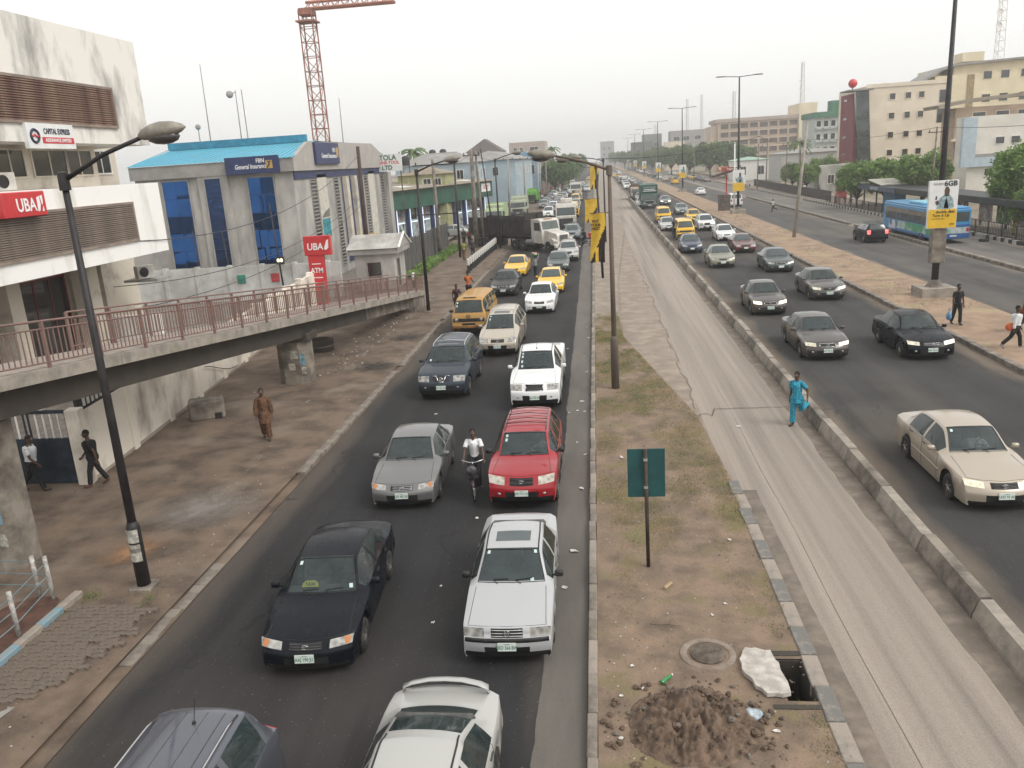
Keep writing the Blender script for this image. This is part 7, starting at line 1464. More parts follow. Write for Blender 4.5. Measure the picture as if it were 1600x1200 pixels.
# ---------------------------------------------------------------- people
SKIN = [pm('skin_a', (.085, .045, .03), .55, var=.12, scale=8), pm('skin_b', (.11, .06, .04), .55, var=.12, scale=8)]
HAIRM = pm('hair', (.012, .010, .009), .9, var=.3, scale=20)
def cloth(name, col, **k): return pm('cloth_' + name, col, .9, var=k.get('var', .18), scale=k.get('scale', 7), bump=.4, bscale=18, alt=k.get('alt'), alo=.52, ahi=.56, ascale=k.get('ascale', 14))
def rot(v, ax, a): return Matrix.Rotation(a, 3, ax) @ Vector(v)
def person(label, x, y, rz, H=1.70, z=0.0, shirt=None, pants=None, shoe=None, legL=(0, 0), legR=(0, 0), armL=(0, 0, .12), armR=(0, 0, .12), lean=0.0, head=(0, 0), loose=0.0, skirt=0.0, short=True, fine=True, skin=0, group=None, hip=None, sit=False, pants_top=None, bag=None, sleeve_full=False):
    """rz 0 looks at the camera (-Y). leg: (hip swing forward, knee bend); arm: (swing forward, elbow bend, spread)"""
    t = thing('person', label, 'person', (x, y, z), rz, group); s = H / 1.72; t.scale = (s, s, s)
    hz_ = .93; HIPS = {}; J = {}
    for sd, sg, (a, k) in (('L', 1, legL), ('R', -1, legR)):
        h_ = Vector((sg * .095, 0, hz_)); kn = h_ + rot((0, 0, -.43), 'X', -a); an = kn + rot((0, 0, -.42), 'X', -a + k); to = an + rot((0, -.15, -.04), 'X', (-a + k) * (.9 if not sit else .2)); J['h' + sd], J['k' + sd], J['a' + sd], J['t' + sd] = h_, kn, an, to
    low = min(J['aL'].z, J['aR'].z, J['tL'].z + .03, J['tR'].z + .03) - .075 if hip is None else hz_ - hip
    up = lambda v: Vector((v.x, v.y, v.z - low))
    for k in list(J): J[k] = up(J[k])
    P0 = Vector((0, 0, hz_ - low)); tor = lambda v: P0 + rot(v, 'X', lean)
    neck = tor((0, .0, .56)); 
    for sd, sg, (a, e, sp) in (('L', 1, armL), ('R', -1, armR)):
        s_ = tor((sg * .178, .0, .475)); d = rot(rot((0, 0, -.29), 'Y', -sg * sp), 'X', -a + lean); el = s_ + d; d2 = rot(rot((0, 0, -.25), 'Y', -sg * sp * .5), 'X', -(a + e) + lean); J['s' + sd], J['e' + sd], J['w' + sd] = s_, el, el + d2
    n = 10
    def torso(mb, g, top=.54, bot=-.06):
        pr = [(bot, .155, .115), (.02, .16, .115), (.14, .145, .10), (.28, .165, .115), (.40, .185, .115), (.49, .175, .09), (top, .085, .065)]
        mb.tube([tor((0, 0, q[0])) for q in pr], [(q[1] + g, q[2] + g) for q in pr], 12)
    mb = MB(); torso(mb, -.01); mb.tube([neck - rot((0, 0, .06), 'X', lean), tor((0, -.01, .66))], [.062, .055], n)
    hc = tor((0, -.02, .735)); hM = Matrix.Rotation(lean * .4 + head[1], 3, 'X') @ Matrix.Rotation(head[0], 3, 'Z') if True else None
    def hp(v): return hc + hM @ Vector(v)
    hd = MB(); hd.ball((0, 0, 0), (.078, .098, .118), 14, 10); hd.ball((0, -.035, -.06), (.058, .062, .06), 10, 7); hd.ball((0, -.1, -.018), (.018, .022, .026), 8, 6); hd.ball((.08, .01, -.01), (.012, .022, .034), 8, 5); hd.ball((-.08, .01, -.01), (.012, .022, .034), 8, 5); hd.ball((0, -.088, -.062), (.028, .014, .012), 8, 5); hd.ball((0, -.085, .03), (.055, .015, .012), 8, 5)
    mb.add([hp(v) for v in hd.v], hd.f)
    for sd, sg in (('L', 1), ('R', -1)):
        mb.tube([J['h' + sd], J['h' + sd].lerp(J['k' + sd], .4), J['k' + sd], J['k' + sd].lerp(J['a' + sd], .35), J['a' + sd]], [.085, .075, .052, .05, .036], n); mb.tube([J['a' + sd] + Vector((0, .035, 0)), J['a' + sd].lerp(J['t' + sd], .5), J['t' + sd]], [.036, .036, .028], 8)
        mb.tube([J['s' + sd] - Vector((sg * .05, 0, 0)), J['s' + sd], J['s' + sd].lerp(J['e' + sd], .5), J['e' + sd], J['e' + sd].lerp(J['w' + sd], .4), J['w' + sd]], [.05, .052, .045, .038, .036, .026], n); mb.tube([tor((0, 0, .56)), tor((sg * .09, 0, .515)), J['s' + sd]], [.05, .048, .046], 8)
        w_, dr_ = J['w' + sd], (J['w' + sd] - J['e' + sd]).normalized(); sv = Vector((sg, 0, 0)); fw = dr_.cross(sv).normalized()
        mb.tube([w_, w_ + dr_ * .05, w_ + dr_ * .095], [(.024, .02), (.038, .018), (.036, .014)], 8)
        for q in range(4): o = w_ + dr_ * .09 + fw * (.028 - .0185 * q); l_ = (.066, .078, .072, .055)[q]; mb.tube([o, o + dr_ * l_ * .5 - sv * .006, o + dr_ * l_ * .95 - sv * .02], [.0095, .009, .007], 6)
        o = w_ + dr_ * .03 + fw * .032; mb.tube([o, o + dr_ * .03 + fw * .022, o + dr_ * .062 + fw * .024], [.012, .0105, .008], 6)
    def remesh(o, vox, sm=2):
        m_ = o.modifiers.new('remesh', 'REMESH'); m_.mode = 'VOXEL'; m_.voxel_size = vox; m_.use_smooth_shade = True
        if sm: q = o.modifiers.new('smooth', 'SMOOTH'); q.factor = .5; q.iterations = sm
    b = mb.build('body', SKIN[skin], t, True); remesh(b, .0085 if fine else .02, 1)
    # hair, eyes
    mb = MB(); q = MB(); q.ball((0, .012, .025), (.083, .098, .105), 14, 10); mb.add([hp(v) for v in q.v], q.f)
    keep = []; hv = mb.v; mbh = MB(); mbh.add(hv, [f for f in mb.f if all((hM.inverted() @ (Vector(hv[i]) - hc)).z > .035 - .55 * max(0, (hM.inverted() @ (Vector(hv[i]) - hc)).y + .02) - .02 or (hM.inverted() @ (Vector(hv[i]) - hc)).y > .03 for i in f)]); ho_ = mbh.build('hair', HAIRM, t, True); so = ho_.modifiers.new('thick', 'SOLIDIFY'); so.thickness = .012
    if fine:
        for sg in (1, -1):
            mb = MB(); c = hp((sg * .031, -.086, .005)); mb.ball(c, .0125, 8, 6); e_ = mb.build('eye', pm('eye_white', (.6, .58, .55), .4), t, True); mb = MB(); mb.ball(hp((sg * .031, -.0955, .005)), .006, 6, 5); mb.build('pupil', BLACK, e_)
    # trousers
    if pants:
        mb = MB(); g = .014 + loose * .6
        mb.tube([tor((0, 0, .08)), tor((0, 0, 0)), tor((0, 0, -.1))], [(.155 + g, .11 + g), (.17 + g, .125 + g), (.15 + g, .11 + g)], 12)
        for sd in 'LR': mb.tube([J['h' + sd] + Vector((0, 0, .02)), J['h' + sd].lerp(J['k' + sd], .45), J['k' + sd], J['k' + sd].lerp(J['a' + sd], .4), J['k' + sd].lerp(J['a' + sd], .93)], [.095 + g, .082 + g, .060 + g * 1.3, .056 + g * 1.4, .05 + g * 1.6], n)
        o = mb.build('trousers', pants, t, True); remesh(o, .012 if fine else .025)
    if shirt:
        mb = MB(); g = .016 + loose; torso(mb, g, .53, -.07 - skirt * .4)
        if skirt: mb.tube([tor((0, 0, .05)), tor((0, 0, -.1)), tor((0, 0, -skirt))], [(.17 + g, .12 + g), (.18 + g, .135 + g), (.2 + g, .155 + g)], 12)
        for sd, sg in (('L', 1), ('R', -1)):
            f = 1.0 if sleeve_full else .62; mb.tube([tor((0, 0, .54)), tor((sg * .09, 0, .50)), J['s' + sd]], [.052 + g * .4, .05 + g * .5, .046 + g * .5], 8); pts = [J['s' + sd] - Vector((sg * .07, 0, .02)), J['s' + sd], J['s' + sd].lerp(J['e' + sd], f * .5), J['s' + sd].lerp(J['e' + sd], f)]; rr = [.05 + g * .4, .05 + g * .6, .05 + g * .8, .052 + g]
            if sleeve_full: pts += [J['e' + sd].lerp(J['w' + sd], .5), J['e' + sd].lerp(J['w' + sd], .9)]; rr += [.046 + g * .8, .038 + g * .8]
            mb.tube(pts, rr, n)
        o = mb.build('shirt', shirt, t, True); remesh(o, .012 if fine else .025)
    for sd in 'LR':
        mb = MB(); a, to = J['a' + sd], J['t' + sd]; d = (to - a); mb.tube([a - d * .35 + Vector((0, 0, -.02)), a + Vector((0, 0, -.025)), a + d * .6 + Vector((0, 0, -.012)), to + d * .25 + Vector((0, 0, -.002))], [(.035, .03), (.045, .045), (.046, .034), (.03, .022)], 8); mb.build('shoe', shoe or BLACK, t, True)
    t['_wl'] = 0; del t['_wl']; return t, J
wht = cloth('white', (.66, .67, .68), var=.08); blk = cloth('black', (.012, .012, .014)); brn = cloth('brown_print', (.16, .075, .035), alt=(.06, .03, .02)); teal = cloth('teal_print', (.018, .22, .34), alt=(.03, .33, .44), ascale=22); org = cloth('orange', (.50, .14, .04)); dkb = cloth('dark_maroon', (.05, .018, .02)); ygr = cloth('yellow_green', (.38, .42, .06), alt=(.1, .12, .05)); redc = cloth('red', (.42, .03, .05)); gry = cloth('grey', (.28, .29, .30)); dkg = cloth('dark_grey', (.03, .033, .038)); khk = cloth('khaki', (.16, .11, .06)); rust = cloth('rust', (.17, .045, .02)); den = cloth('denim', (.03, .045, .08))
person('pedestrian in black with rolled trousers walking past the cream wall', -14.75, 21.0, R(-60), 1.68, .1, blk, blk, pm('sandal_brown', (.10, .04, .02), .7), legL=(.32, .2), legR=(-.24, .22), armL=(-.35, .3, .14), armR=(.3, .5, .14), lean=.05)
person('pedestrian in a white shirt half hidden by the ramp pier', -16.45, 20.7, R(100), 1.70, .1, wht, blk, None, legL=(-.4, .25), legR=(.4, .15), armL=(-.3, .5, .1), armR=(.3, .6, .1), lean=.08)
person('man in brown patterned loose outfit walking on the dirt verge', -11.1, 24.8, R(18), 1.72, .1, brn, brn, None, legL=(.25, .25), legR=(-.22, .3), armL=(-.12, .15, .16), armR=(.15, .1, .16), loose=.028, skirt=.32, sleeve_full=True)
person('man in a turquoise outfit running across the bus lane', 6.02, 25.1, R(-38), 1.70, .0, teal, teal, None, legL=(-.35, 1.45), legR=(.12, .05), armL=(-.45, .9, .38), armR=(-.15, .35, .12), lean=.04, loose=.018, skirt=.14)
person('man in black carrying a blue bag on the sand median', 16.1, 38.3, R(10), 1.80, .12, blk, blk, None, legL=(.2, .15), legR=(-.18, .2), armL=(.02, .12, .16), armR=(.05, .1, .14))
q = thing('carrier_bag', 'thin blue plastic bag held by the man in black', 'bag', (15.72, 38.2, .40)); mb = MB(); mb.tube([(0, 0, 0), (0, 0, .05), (0, 0, .2), (0, 0, .34), (.02, 0, .42)], [(.12, .06), (.17, .1), (.18, .11), (.1, .05), (.02, .02)], 10); mb.build('bag_body', pm('bag_blue', (.12, .30, .50), .4, var=.25, scale=12, bump=.8, bscale=20), q, True); mb = MB(); mb.ring((.02, 0, .47), .055, .008, 12, 'y', 5); mb.build('bag_handle', MATS['bag_blue'], q)
person('man in a white long sleeved shirt with an orange patch walking right', 16.35, 33.5, R(72), 1.72, .12, wht, blk, pm('shoe_grey', (.3, .3, .32), .7), legL=(.42, .3), legR=(-.4, .35), armL=(.25, .2, .12), armR=(-.3, .3, .12), sleeve_full=True)
q = thing('orange_pouch', 'orange round pouch slung on the back of the man in white', 'bag', (16.12, 33.46, 1.02)); mb = MB(); mb.ball((0, 0, 0), (.2, .09, .16), 12, 8); mb.build('pouch', pm('pouch_orange', (.6, .12, .04), .7), q, True); mb = MB(); mb.tube([(.12, 0, .1), (.22, .05, .36), (.28, .1, .42)], .015, 5); mb.build('strap', MATS['pouch_orange'], q)
person('stooping person in rust brown cut by the right edge', 18.05, 36.3, R(80), 1.72, .12, rust, dkg, None, legL=(.3, .2), legR=(-.3, .25), lean=.3, loose=.03, armL=(.3, .2, .1), armR=(-.1, .2, .1), skirt=.25, sleeve_full=True)
person('distant man in a white vest running over the express road', 23.3, 113, R(-65), 1.72, 0, wht, blk, None, legL=(.55, .4), legR=(-.55, .7), armL=(-.5, .9, .15), armR=(.5, .9, .15), lean=.1, fine=False)
person('man in an orange shirt climbing at the back of the yellow minibus', -7.3, 45.6, R(172), 1.7, 1.0, org, dkg, None, armL=(.7, .5, .15), armR=(.6, .5, .1), legL=(.3, .5), legR=(.1, .2), fine=False)
person('man in dark maroon leaning out beside the yellow minibus', -7.85, 44.5, R(20), 1.66, .5, dkb, dkg, None, armL=(.7, .9, .2), armR=(.3, .5, .2), legL=(.2, .4), legR=(.1, .2), lean=.2, fine=False)
_, Jt = person('vendor in grey carrying a tray on his head between the lanes', -4.6, 60.9, R(168), 1.68, 0, gry, dkg, None, armL=(.1, .1, .12), armR=(2.9, .35, .2), legL=(.1, .1), legR=(-.1, .1), fine=False, sleeve_full=True)
q = thing('head_tray', 'green tray of goods balanced on the vendor head', 'tray', (-4.62, 60.88, 1.70)); mb = MB(); mb.lathe([(.26, 0), (.34, .08), (.33, .09), (.25, .02)], 16); mb.build('tray', pm('tray_green', (.03, .22, .09), .5), q, True)
for k in range(7): a = k * .9; mb = MB(); mb.ball((.16 * math.cos(a) * (k > 0), .16 * math.sin(a) * (k > 0), .13 + .03 * (k % 2)), (.08, .08, .1), 8, 6); mb.build('goods', (pm('goods_white', (.6, .58, .55), .6), pm('goods_red', (.45, .1, .08), .6), pm('goods_tan', (.5, .4, .25), .6))[k % 3], q, True)
person('man in a yellow green shirt walking away on the left pavement', -12.1, 74.4, R(178), 1.74, .1, ygr, khk, None, legL=(.2, .15), legR=(-.2, .2), armL=(.15, .1, .12), armR=(-.15, .1, .12), fine=False)
person('dark dressed man beside the one in yellow green', -11.45, 75.6, R(185), 1.76, .1, dkg, dkg, None, legL=(-.2, .15), legR=(.2, .2), armL=(-.15, .2, .14), armR=(.15, .2, .14), fine=False)
person('person in red near the parked white hatchback', -13.6, 88.0, R(160), 1.76, .1, redc, dkg, None, fine=False); person('person in black beside the one in red', -14.3, 88.6, R(200), 1.74, .1, blk, dkg, None, fine=False); person('person in dark clothes behind the spaced bollards', -11.3, 89.8, R(30), 1.72, .1, dkg, dkg, None, legL=(.2, .1), legR=(-.2, .2), fine=False); person('second dark figure behind the spaced bollards', -12.3, 90.2, R(-30), 1.70, .1, dkb, blk, None, fine=False)
person('motorcycle rider in black beside the median kerb', -1.12, 81.95, R(-125), 1.72, 0, blk, dkg, None, legL=(1.0, 1.2), legR=(1.0, 1.2), armL=(.9, .4, .15), armR=(.9, .4, .15), lean=.25, hip=.9, sit=True, fine=False)
person('conductor hanging at the door of the yellow service road minibus', 7.72, 84.3, R(10), 1.68, .35, dkg, den, None, armL=(.4, .6, .6), armR=(.2, .2, .1), fine=False)
rd = random.Random(5); cc = [(wht, 'white'), (dkg, 'dark grey'), (redc, 'red'), (gry, 'grey'), (org, 'orange'), (den, 'denim'), (khk, 'khaki'), (ygr, 'lime')]
protos = []
for k, (c, nm) in enumerate(cc):
    protos.append(None)
for k in range(26):
    i = k % len(cc); x = rd.uniform(-12.8, -9.8); y = 172 + k * 5.2 + rd.uniform(-2, 2); lab = 'hazy walker in %s, %s such figure along the tree row' % (cc[i][1], ORD[k // len(cc)])
    if protos[i] is None: protos[i], _ = person(lab, x, y, R(rd.choice((0, 180)) + rd.uniform(-20, 20)), 1.7, .1, cc[i][0], cc[(i * 3 + 1) % len(cc)][0], None, legL=(.25, .2), legR=(-.25, .2), armL=(-.2, .2, .12), armR=(.2, .2, .12), fine=False, group='walkers along the tree row')
    else:
        c = copy_tree(protos[i]); c.location = (x, y, .1); c.rotation_euler = (0, 0, R(rd.choice((0, 180)) + rd.uniform(-20, 20))); tag(c, lab, 'person', 'walkers along the tree row')
for k, (x, y) in enumerate(((33.9, 96), (34.3, 91), (34.6, 118), (34.2, 72), (36, 140), (35.4, 147))):
    i = (k * 3 + 1) % len(cc); c = copy_tree(protos[i]); c.location = (x, y, .15); c.rotation_euler = (0, 0, R(40 * k)); tag(c, 'waiting passenger in %s, %s from the right at the bus stop' % (cc[i][1], ORD[k]), 'person', 'people at the bus stop')
# drivers behind the windscreens of the nearest cars
for lab, x, y, zs, c in (('driver in maroon inside the black taxi', -4.83, 14.35, .50, dkb), ('driver in blue inside the white boxy sedan', -1.46, 14.55, .50, den), ('driver in pale blue inside the red compact SUV', -1.72, 20.95, .68, gry), ('driver in black inside the white pickup', -1.98, 29.55, .76, blk), ('driver in grey inside the slate blue SUV', -5.60, 31.2, .78, dkg), ('driver in white inside the champagne sedan', 9.46, 20.75, .52, wht), ('driver in khaki inside the grey sedan', -4.83, 21.2, .50, khk)):
    person(lab, x, y, R(2), 1.6, 0, c, den, None, legL=(1.35, .9), legR=(1.3, .9), armL=(.9, .5, .1), armR=(.9, .5, .1), lean=-.22, hip=zs, sit=True, fine=False, sleeve_full=True)
# --- cyclist
bx0, by0, brz = -3.45, 20.2, R(4)
cyc = thing('bicycle', 'dark bicycle with a front basket and grey bundle ridden between the cars', 'bicycle', (bx0, by0, 0), brz); BK = pm('bike_frame', (.05, .02, .05), .5, .3)
for yy, nm in ((-.55, 'front'), (.55, 'rear')):
    q = MB(); q.ring((0, yy, .335), .315, .019, 28, 'x', 6); wo = q.build('wheel', RUBBER, cyc, True); q = MB(); q.ring((0, yy, .335), .292, .011, 24, 'x', 5); q.build('rim', CHROME, wo, True)
    q = MB(); [q.tube([(0, yy, .335), (0, yy + .29 * math.cos(a * math.pi / 7), .335 + .29 * math.sin(a * math.pi / 7))], .0025, 3) for a in range(14)]; q.lathe([(.03, -.04), (.03, .04)], 8, (0, yy, .335), 'x'); q.build('spokes', CHROME, wo)
    q = MB(); q.tube([(0, yy + .36 * math.cos(a), .335 + .36 * math.sin(a)) for a in [R(20 + 14 * k) for k in range(10)]], (.028, .006), 6); q.build('mudguard', BK, cyc)
q = MB(); hd_ = (0, -.36, .92); bbk = (0, .08, .30); st = (0, .22, .82); q.tube([hd_, bbk], .02, 7); q.tube([(0, -.38, .80), st], .018, 7); q.tube([bbk, st], .018, 7)
for sg in (1, -1): q.tube([(sg * .02, .22, .72), (sg * .055, .55, .335)], .011, 6); q.tube([(sg * .02, .08, .3), (sg * .055, .55, .335)], .011, 6); q.tube([(sg * .05, -.40, .72), (sg * .055, -.55, .335)], .012, 6)
q.tube([hd_, (0, -.40, .72)], .024, 7); q.build('frame', BK, cyc, True)
q = MB(); q.tube([(-.30, -.16, 1.03), (-.27, -.30, 1.04), (-.08, -.36, 1.0), (.08, -.36, 1.0), (.27, -.30, 1.04), (.30, -.16, 1.03)], .013, 7); q.tube([(0, -.36, .9), (0, -.36, 1.0)], .014, 6); q.build('handlebar', CHROME, cyc, True)
q = MB(); q.ball((0, .25, .88), (.09, .14, .05), 10, 7); q.build('saddle', BLACK, cyc, True)
q = MB(); q.tube([(-.1, .08, .3), (.1, .08, .3)], .012, 6); q.tube([(.09, .08, .3), (.1, .0, .17)], .012, 5); q.tube([(-.09, .08, .3), (-.1, .16, .43)], .012, 5); q.obox((.15, .0, .165), (.05, .035, .012)); q.obox((-.15, .16, .43), (.05, .035, .012)); q.build('pedals', BLACK, cyc)
q = MB()
for k in range(5):
    z = .70 + .05 * k; w_ = .15 + .012 * k; q.tube([(-w_, -.5, z), (w_, -.5, z), (w_, -.74 - .01 * k, z), (-w_, -.74 - .01 * k, z), (-w_, -.5, z)], .006, 4)
for k in range(7): x = -.15 + .05 * k; q.tube([(x, -.5, .7), (x * 1.3, -.5, .9)], .004, 3); q.tube([(x, -.74, .7), (x * 1.3, -.78, .9)], .004, 3)
q.obox((0, -.62, .70), (.15, .12, .006)); q.build('basket', BLACK, cyc)
q = MB(); q.ball((0, -.50, .585), (.035, .04, .035), 8, 6); q.build('lamp', LENS, cyc, True)
bn = thing('bundle', 'grey and black bundle lying in the bicycle basket', 'bag', (bx0 + .03, by0 - .62, .72)); q = MB(); q.ball((0, 0, .14), (.15, .12, .14), 12, 8); q.build('bundle_body', pm('bundle_grey', (.10, .10, .115), .6, var=.5, scale=9, bump=1, bscale=14), bn, True)
pr_, J = person('cyclist in a white printed T-shirt and black trousers', bx0, by0 + .22, brz, 1.72, 0, wht, blk, None, legL=(.75, .55), legR=(1.15, 1.35), armL=(.72, .22, .22), armR=(.72, .22, .22), lean=.16, head=(0, -.05), hip=.955, sit=True)
text('shirt_print', 'SWITCH', .085, pm('print_ink', (.06, .09, .12), .8), pr_, (0, -.212, 1.31), (math.pi / 2 + .16, 0, 0), ext=.001); text('shirt_print', 'IT UP', .085, MATS['print_ink'], pr_, (0, -.195, 1.21), (math.pi / 2 + .16, 0, 0), ext=.001)
# ---------------------------------------------------------------- small things on the ground
PAPER = pm('litter_white', (.60, .58, .54), .8, var=.2, scale=20)
def scrap_mesh(seed, s):
    r_ = random.Random(seed); n = 7; v = [(0, 0, .02 * s)]
    for i in range(n): a = 2 * math.pi * i / n; r = s * r_.uniform(.5, 1.1); v.append((r * math.cos(a), r * .6 * math.sin(a), s * r_.uniform(0, .35)))
    return v, [(0, 1 + i, 1 + (i + 1) % n) for i in range(n)]
SCR = []
for k in range(4): v, f = scrap_mesh(k, .10); o = mk('litter_scrap', v, f, PAPER); SCR.append(o)
def scrap(label, x, y, z, s, group): o = inst(SCR[int(abs(x * 7 + y * 3)) % 4], None, (x, y, z), x * 9 + y * 3, scale=(s, s, s)); return tag(o, label, 'litter', group)
spots = [(-.72, 28.4, 1.5), (-.86, 27.3, 1.6), (-.62, 27.2, 1.0), (-1.15, 27.1, 1.0), (-.62, 20.3, 1.7), (-.74, 16.7, 1.9), (-.9, 15.1, 1.6), (-.55, 22.9, 1.2), (-.82, 24.0, .9), (-.6, 32.6, 1.5), (-.7, 35.3, 1.4), (-.55, 39.2, 1.5), (-.66, 41.8, 1.5), (-1.5, 37, 1.0)]
for i, (x, y, s) in enumerate(spots): scrap('%s pale litter scrap counted from the camera in the right gutter' % (ORD[[k for k, _ in sorted(enumerate(spots), key=lambda q: q[1][1])].index(i)]), x, y, .008, s * .7, 'litter scraps along the right gutter')
spots = [(-3.2, 18.55, 1.4), (-3.5, 15.2, .9), (-3.4, 13.8, 1.1), (-6.3, 22.9, .9), (-5.9, 27.4, 1.4), (-4.0, 9.6, .6)]
for i, (x, y, s) in enumerate(spots): scrap('%s litter scrap from the camera on the asphalt between the queued cars' % ORD[[k for k, _ in sorted(enumerate(spots), key=lambda q: q[1][1])].index(i)], x, y, .006, s * .6, 'litter scraps on the asphalt between cars')
spots = [(.5, 22.2, 1.6), (1.1, 14.9, 0), (.35, 12.2, .9), (.15, 11.4, .9), (.5, 11.6, .9), (2.4, 10.6, 1.0), (.1, 10.4, 1.0), (4.25, 25.1, 1.7), (1.9, 13.8, .8), (2.2, 14.2, .8), (.9, 19.9, .9), (2.7, 16.9, 1.0)]
for i, (x, y, s) in enumerate([q for q in spots if q[2]]): scrap('%s litter scrap counted from the camera on the median and bus lane' % ORD[sorted([q[1] for q in spots if q[2]]).index(y)], x, y, .15 if x < 3.3 else .012, s * .65, 'litter scraps on the median')
for o in SCR: bpy.data.objects.remove(o)
q = thing('green_bottle', 'crushed green plastic bottle beside the soil heap', 'bottle', (.88, 11.78, .17), R(50)); mb = MB(); mb.lathe([(.03, -.12), (.036, -.11), (.036, .02), (.026, .05), (.036, .08), (.015, .13), (.013, .16)], 12, (0, 0, .02), 'x'); mb.build('bottle_body', pm('bottle_green', (.01, .26, .06), .15, coat=.6), q, True); mb = MB(); mb.lathe([(.016, .16), (.016, .185)], 10, (0, 0, .02), 'x'); mb.build('cap', WHITE, q)
q = thing('plastic_bag', 'crumpled pale blue plastic bag at the edge of the soil heap', 'bag', (2.1, 10.88, .15), R(20)); mb = MB(); mb.ball((0, 0, .07), (.16, .10, .09), 16, 10); mb.v = [(a * (1 + .5 * (fbm(a * 22, c * 22) - .5)), b * (1 + .5 * (fbm(b * 25, c * 20, 3) - .5)), c * (1 + .5 * (fbm(a * 18, b * 18, 5) - .5))) for a, b, c in mb.v]; mb.build('bag_body', pm('bag_pale', (.42, .50, .56), .35, var=.3, scale=14), q, True)
q = thing('wood_offcut', 'pale wooden offcut lying on the bare median', 'wood', (1.18, 14.85, .17), R(-35)); mb = MB(); mb.box(-.03, .03, -.13, .13, 0, .035, .004); mb.build('timber', pm('raw_wood', (.48, .36, .22), .8, var=.15, stretch=(8, 1, 8)), q); mb = MB(); mb.box(-.012, .012, -.131, .131, .034, .04); mb.build('edge_strip', pm('raw_wood2', (.38, .27, .16), .8), q)
q = thing('dry_twig', 'thin dry twig on the median left of the manhole', 'twig', (1.0, 13.4, .17)); mb = MB(); mb.tube([(-.28, .06, .01), (-.1, 0, .02), (.05, .03, .01), (.3, -.05, .02)], [.008, .01, .008, .004], 5); mb.tube([(.05, .03, .01), (.12, .12, .03)], [.006, .003], 4); mb.build('twig_stem', BARK, q)
# grass: uncountable tufts on the median, the sand and the verge
rd = random.Random(3); gv = MB()
def blade(x, y, z, h, w):
    a = rd.uniform(0, 6.28); l = rd.uniform(.2, .9) * h; dx, dy = math.cos(a), math.sin(a); px, py = -dy * w, dx * w
    gv.add([(x - px, y - py, z), (x + px, y + py, z), (x + dx * l, y + dy * l, z + h * rd.uniform(.5, 1))], [(0, 1, 2)])
cnt = 0
while cnt < 90000:
    y = 12 + 33 * rd.random() ** 1.5; x = rd.uniform(-.2, xe(y) - .05); p = fbm(x * .9 + 3, y * .55 + 8)
    dens = (p - .36) * 4.5 * min(1, max(0, (y - 13.5) / 5)) * (1 if y < 40 else .4)
    if abs(x - 1.2) < .25 and y < 13.3: continue
    if rd.random() < dens: blade(x, y, .13 + .07 * (fbm(x * 1.5, y * 1.5) - .35), rd.uniform(.018, .045), .0045 + .0001 * y); cnt += 1
    else: cnt += .12
tag(mk('median_grass', gv.v, gv.f, pm('dry_grass', (.26, .205, .10), .9, var=.2, scale=1.1, col2=(.13, .15, .05), amt=.95, lo=.40, hi=.6)), 'short dry yellowish grass on the median', 'grass', kind='stuff')
gv = MB()
for cx, cy, n_, h in ((3.0, 13.4, 60, .12), (.32, 13.9, 40, .10), (.4, 15.4, 40, .10), (-9.6, 14.5, 90, .14), (-10.9, 14.6, 140, .18), (-11.2, 13.9, 90, .16), (.3, 11.1, 30, .08), (3.05, 10.9, 90, .09), (3.05, 10.3, 90, .09)):
    for k in range(n_): blade(cx + rd.gauss(0, .11), cy + rd.gauss(0, .14), .12, h * rd.uniform(.5, 1.1), .006)
for k in range(5000):
    x = rd.uniform(15.5, 19.2); y = 28 + 90 * rd.random() ** 1.4
    if fbm(x * .7, y * .25 + 4) > .56: blade(x, y, .13 + .16 * (fbm(x * .8, y * .8) - .35), rd.uniform(.04, .11), .008 + .0002 * y)
tag(mk('weeds', gv.v, gv.f, pm('weed_green', (.08, .12, .035), .9, var=.25, scale=2, col2=(.2, .17, .08), amt=.8)), 'sparse weeds on the sand and along the kerbs', 'grass', kind='stuff')
# pebbles and rubbish specks on the bare ground, too many to count
pv_ = MB()
def peb(x, y, z, s):
    a = rd.uniform(0, 3); c, d = math.cos(a) * s, math.sin(a) * s
    pv_.add([(x - c, y - d, z), (x + d, y - c, z), (x + c, y + d, z), (x - d, y + c, z), (x, y, z + s * .8)], [(0, 1, 4), (1, 2, 4), (2, 3, 4), (3, 0, 4)]); 
for k in range(2600):
    y = 10 + 38 * rd.random() ** 1.6; x = rd.uniform(-16.6 + .0 * y, -9.1) if k % 2 else rd.uniform(-.15, xe(y)); z = (.10 + .10 * (fbm(x * .7, y * .7) - .35)) if x < -5 else (.12 + .07 * (fbm(x * 1.5, y * 1.5) - .35))
    pv_.cur = 1 if rd.random() < .16 else 0; peb(x, y, z - .004, rd.uniform(.008, .028) * (1 if rd.random() < .95 else 1.8))
for k in range(420): y = rd.uniform(33, 47); x = -11.9 + rd.gauss(0, .55) - (y - 40) * -.02; pv_.cur = 1 if rd.random() < .14 else 0; peb(x, y, .11 + .10 * (fbm(x * .7, y * .7) - .35), rd.uniform(.02, .07))
for k in range(300): x = rd.uniform(-10.9, -9.2); y = 15.5 + 8 * rd.random(); pv_.cur = 1 if rd.random() < .3 else 0; peb(x, y, .10 + .10 * (fbm(x * .7, y * .7) - .35), rd.uniform(.008, .02))
o = mk('rubble', pv_.v, pv_.f, [pm('pebble', (.19, .155, .125), .95, var=.35, scale=9), pm('pebble_pale', (.48, .45, .41), .9, var=.2, scale=9)], None, False, pv_.m); tag(o, 'scattered pebbles and rubbish specks on the bare ground', 'rubble', kind='stuff')
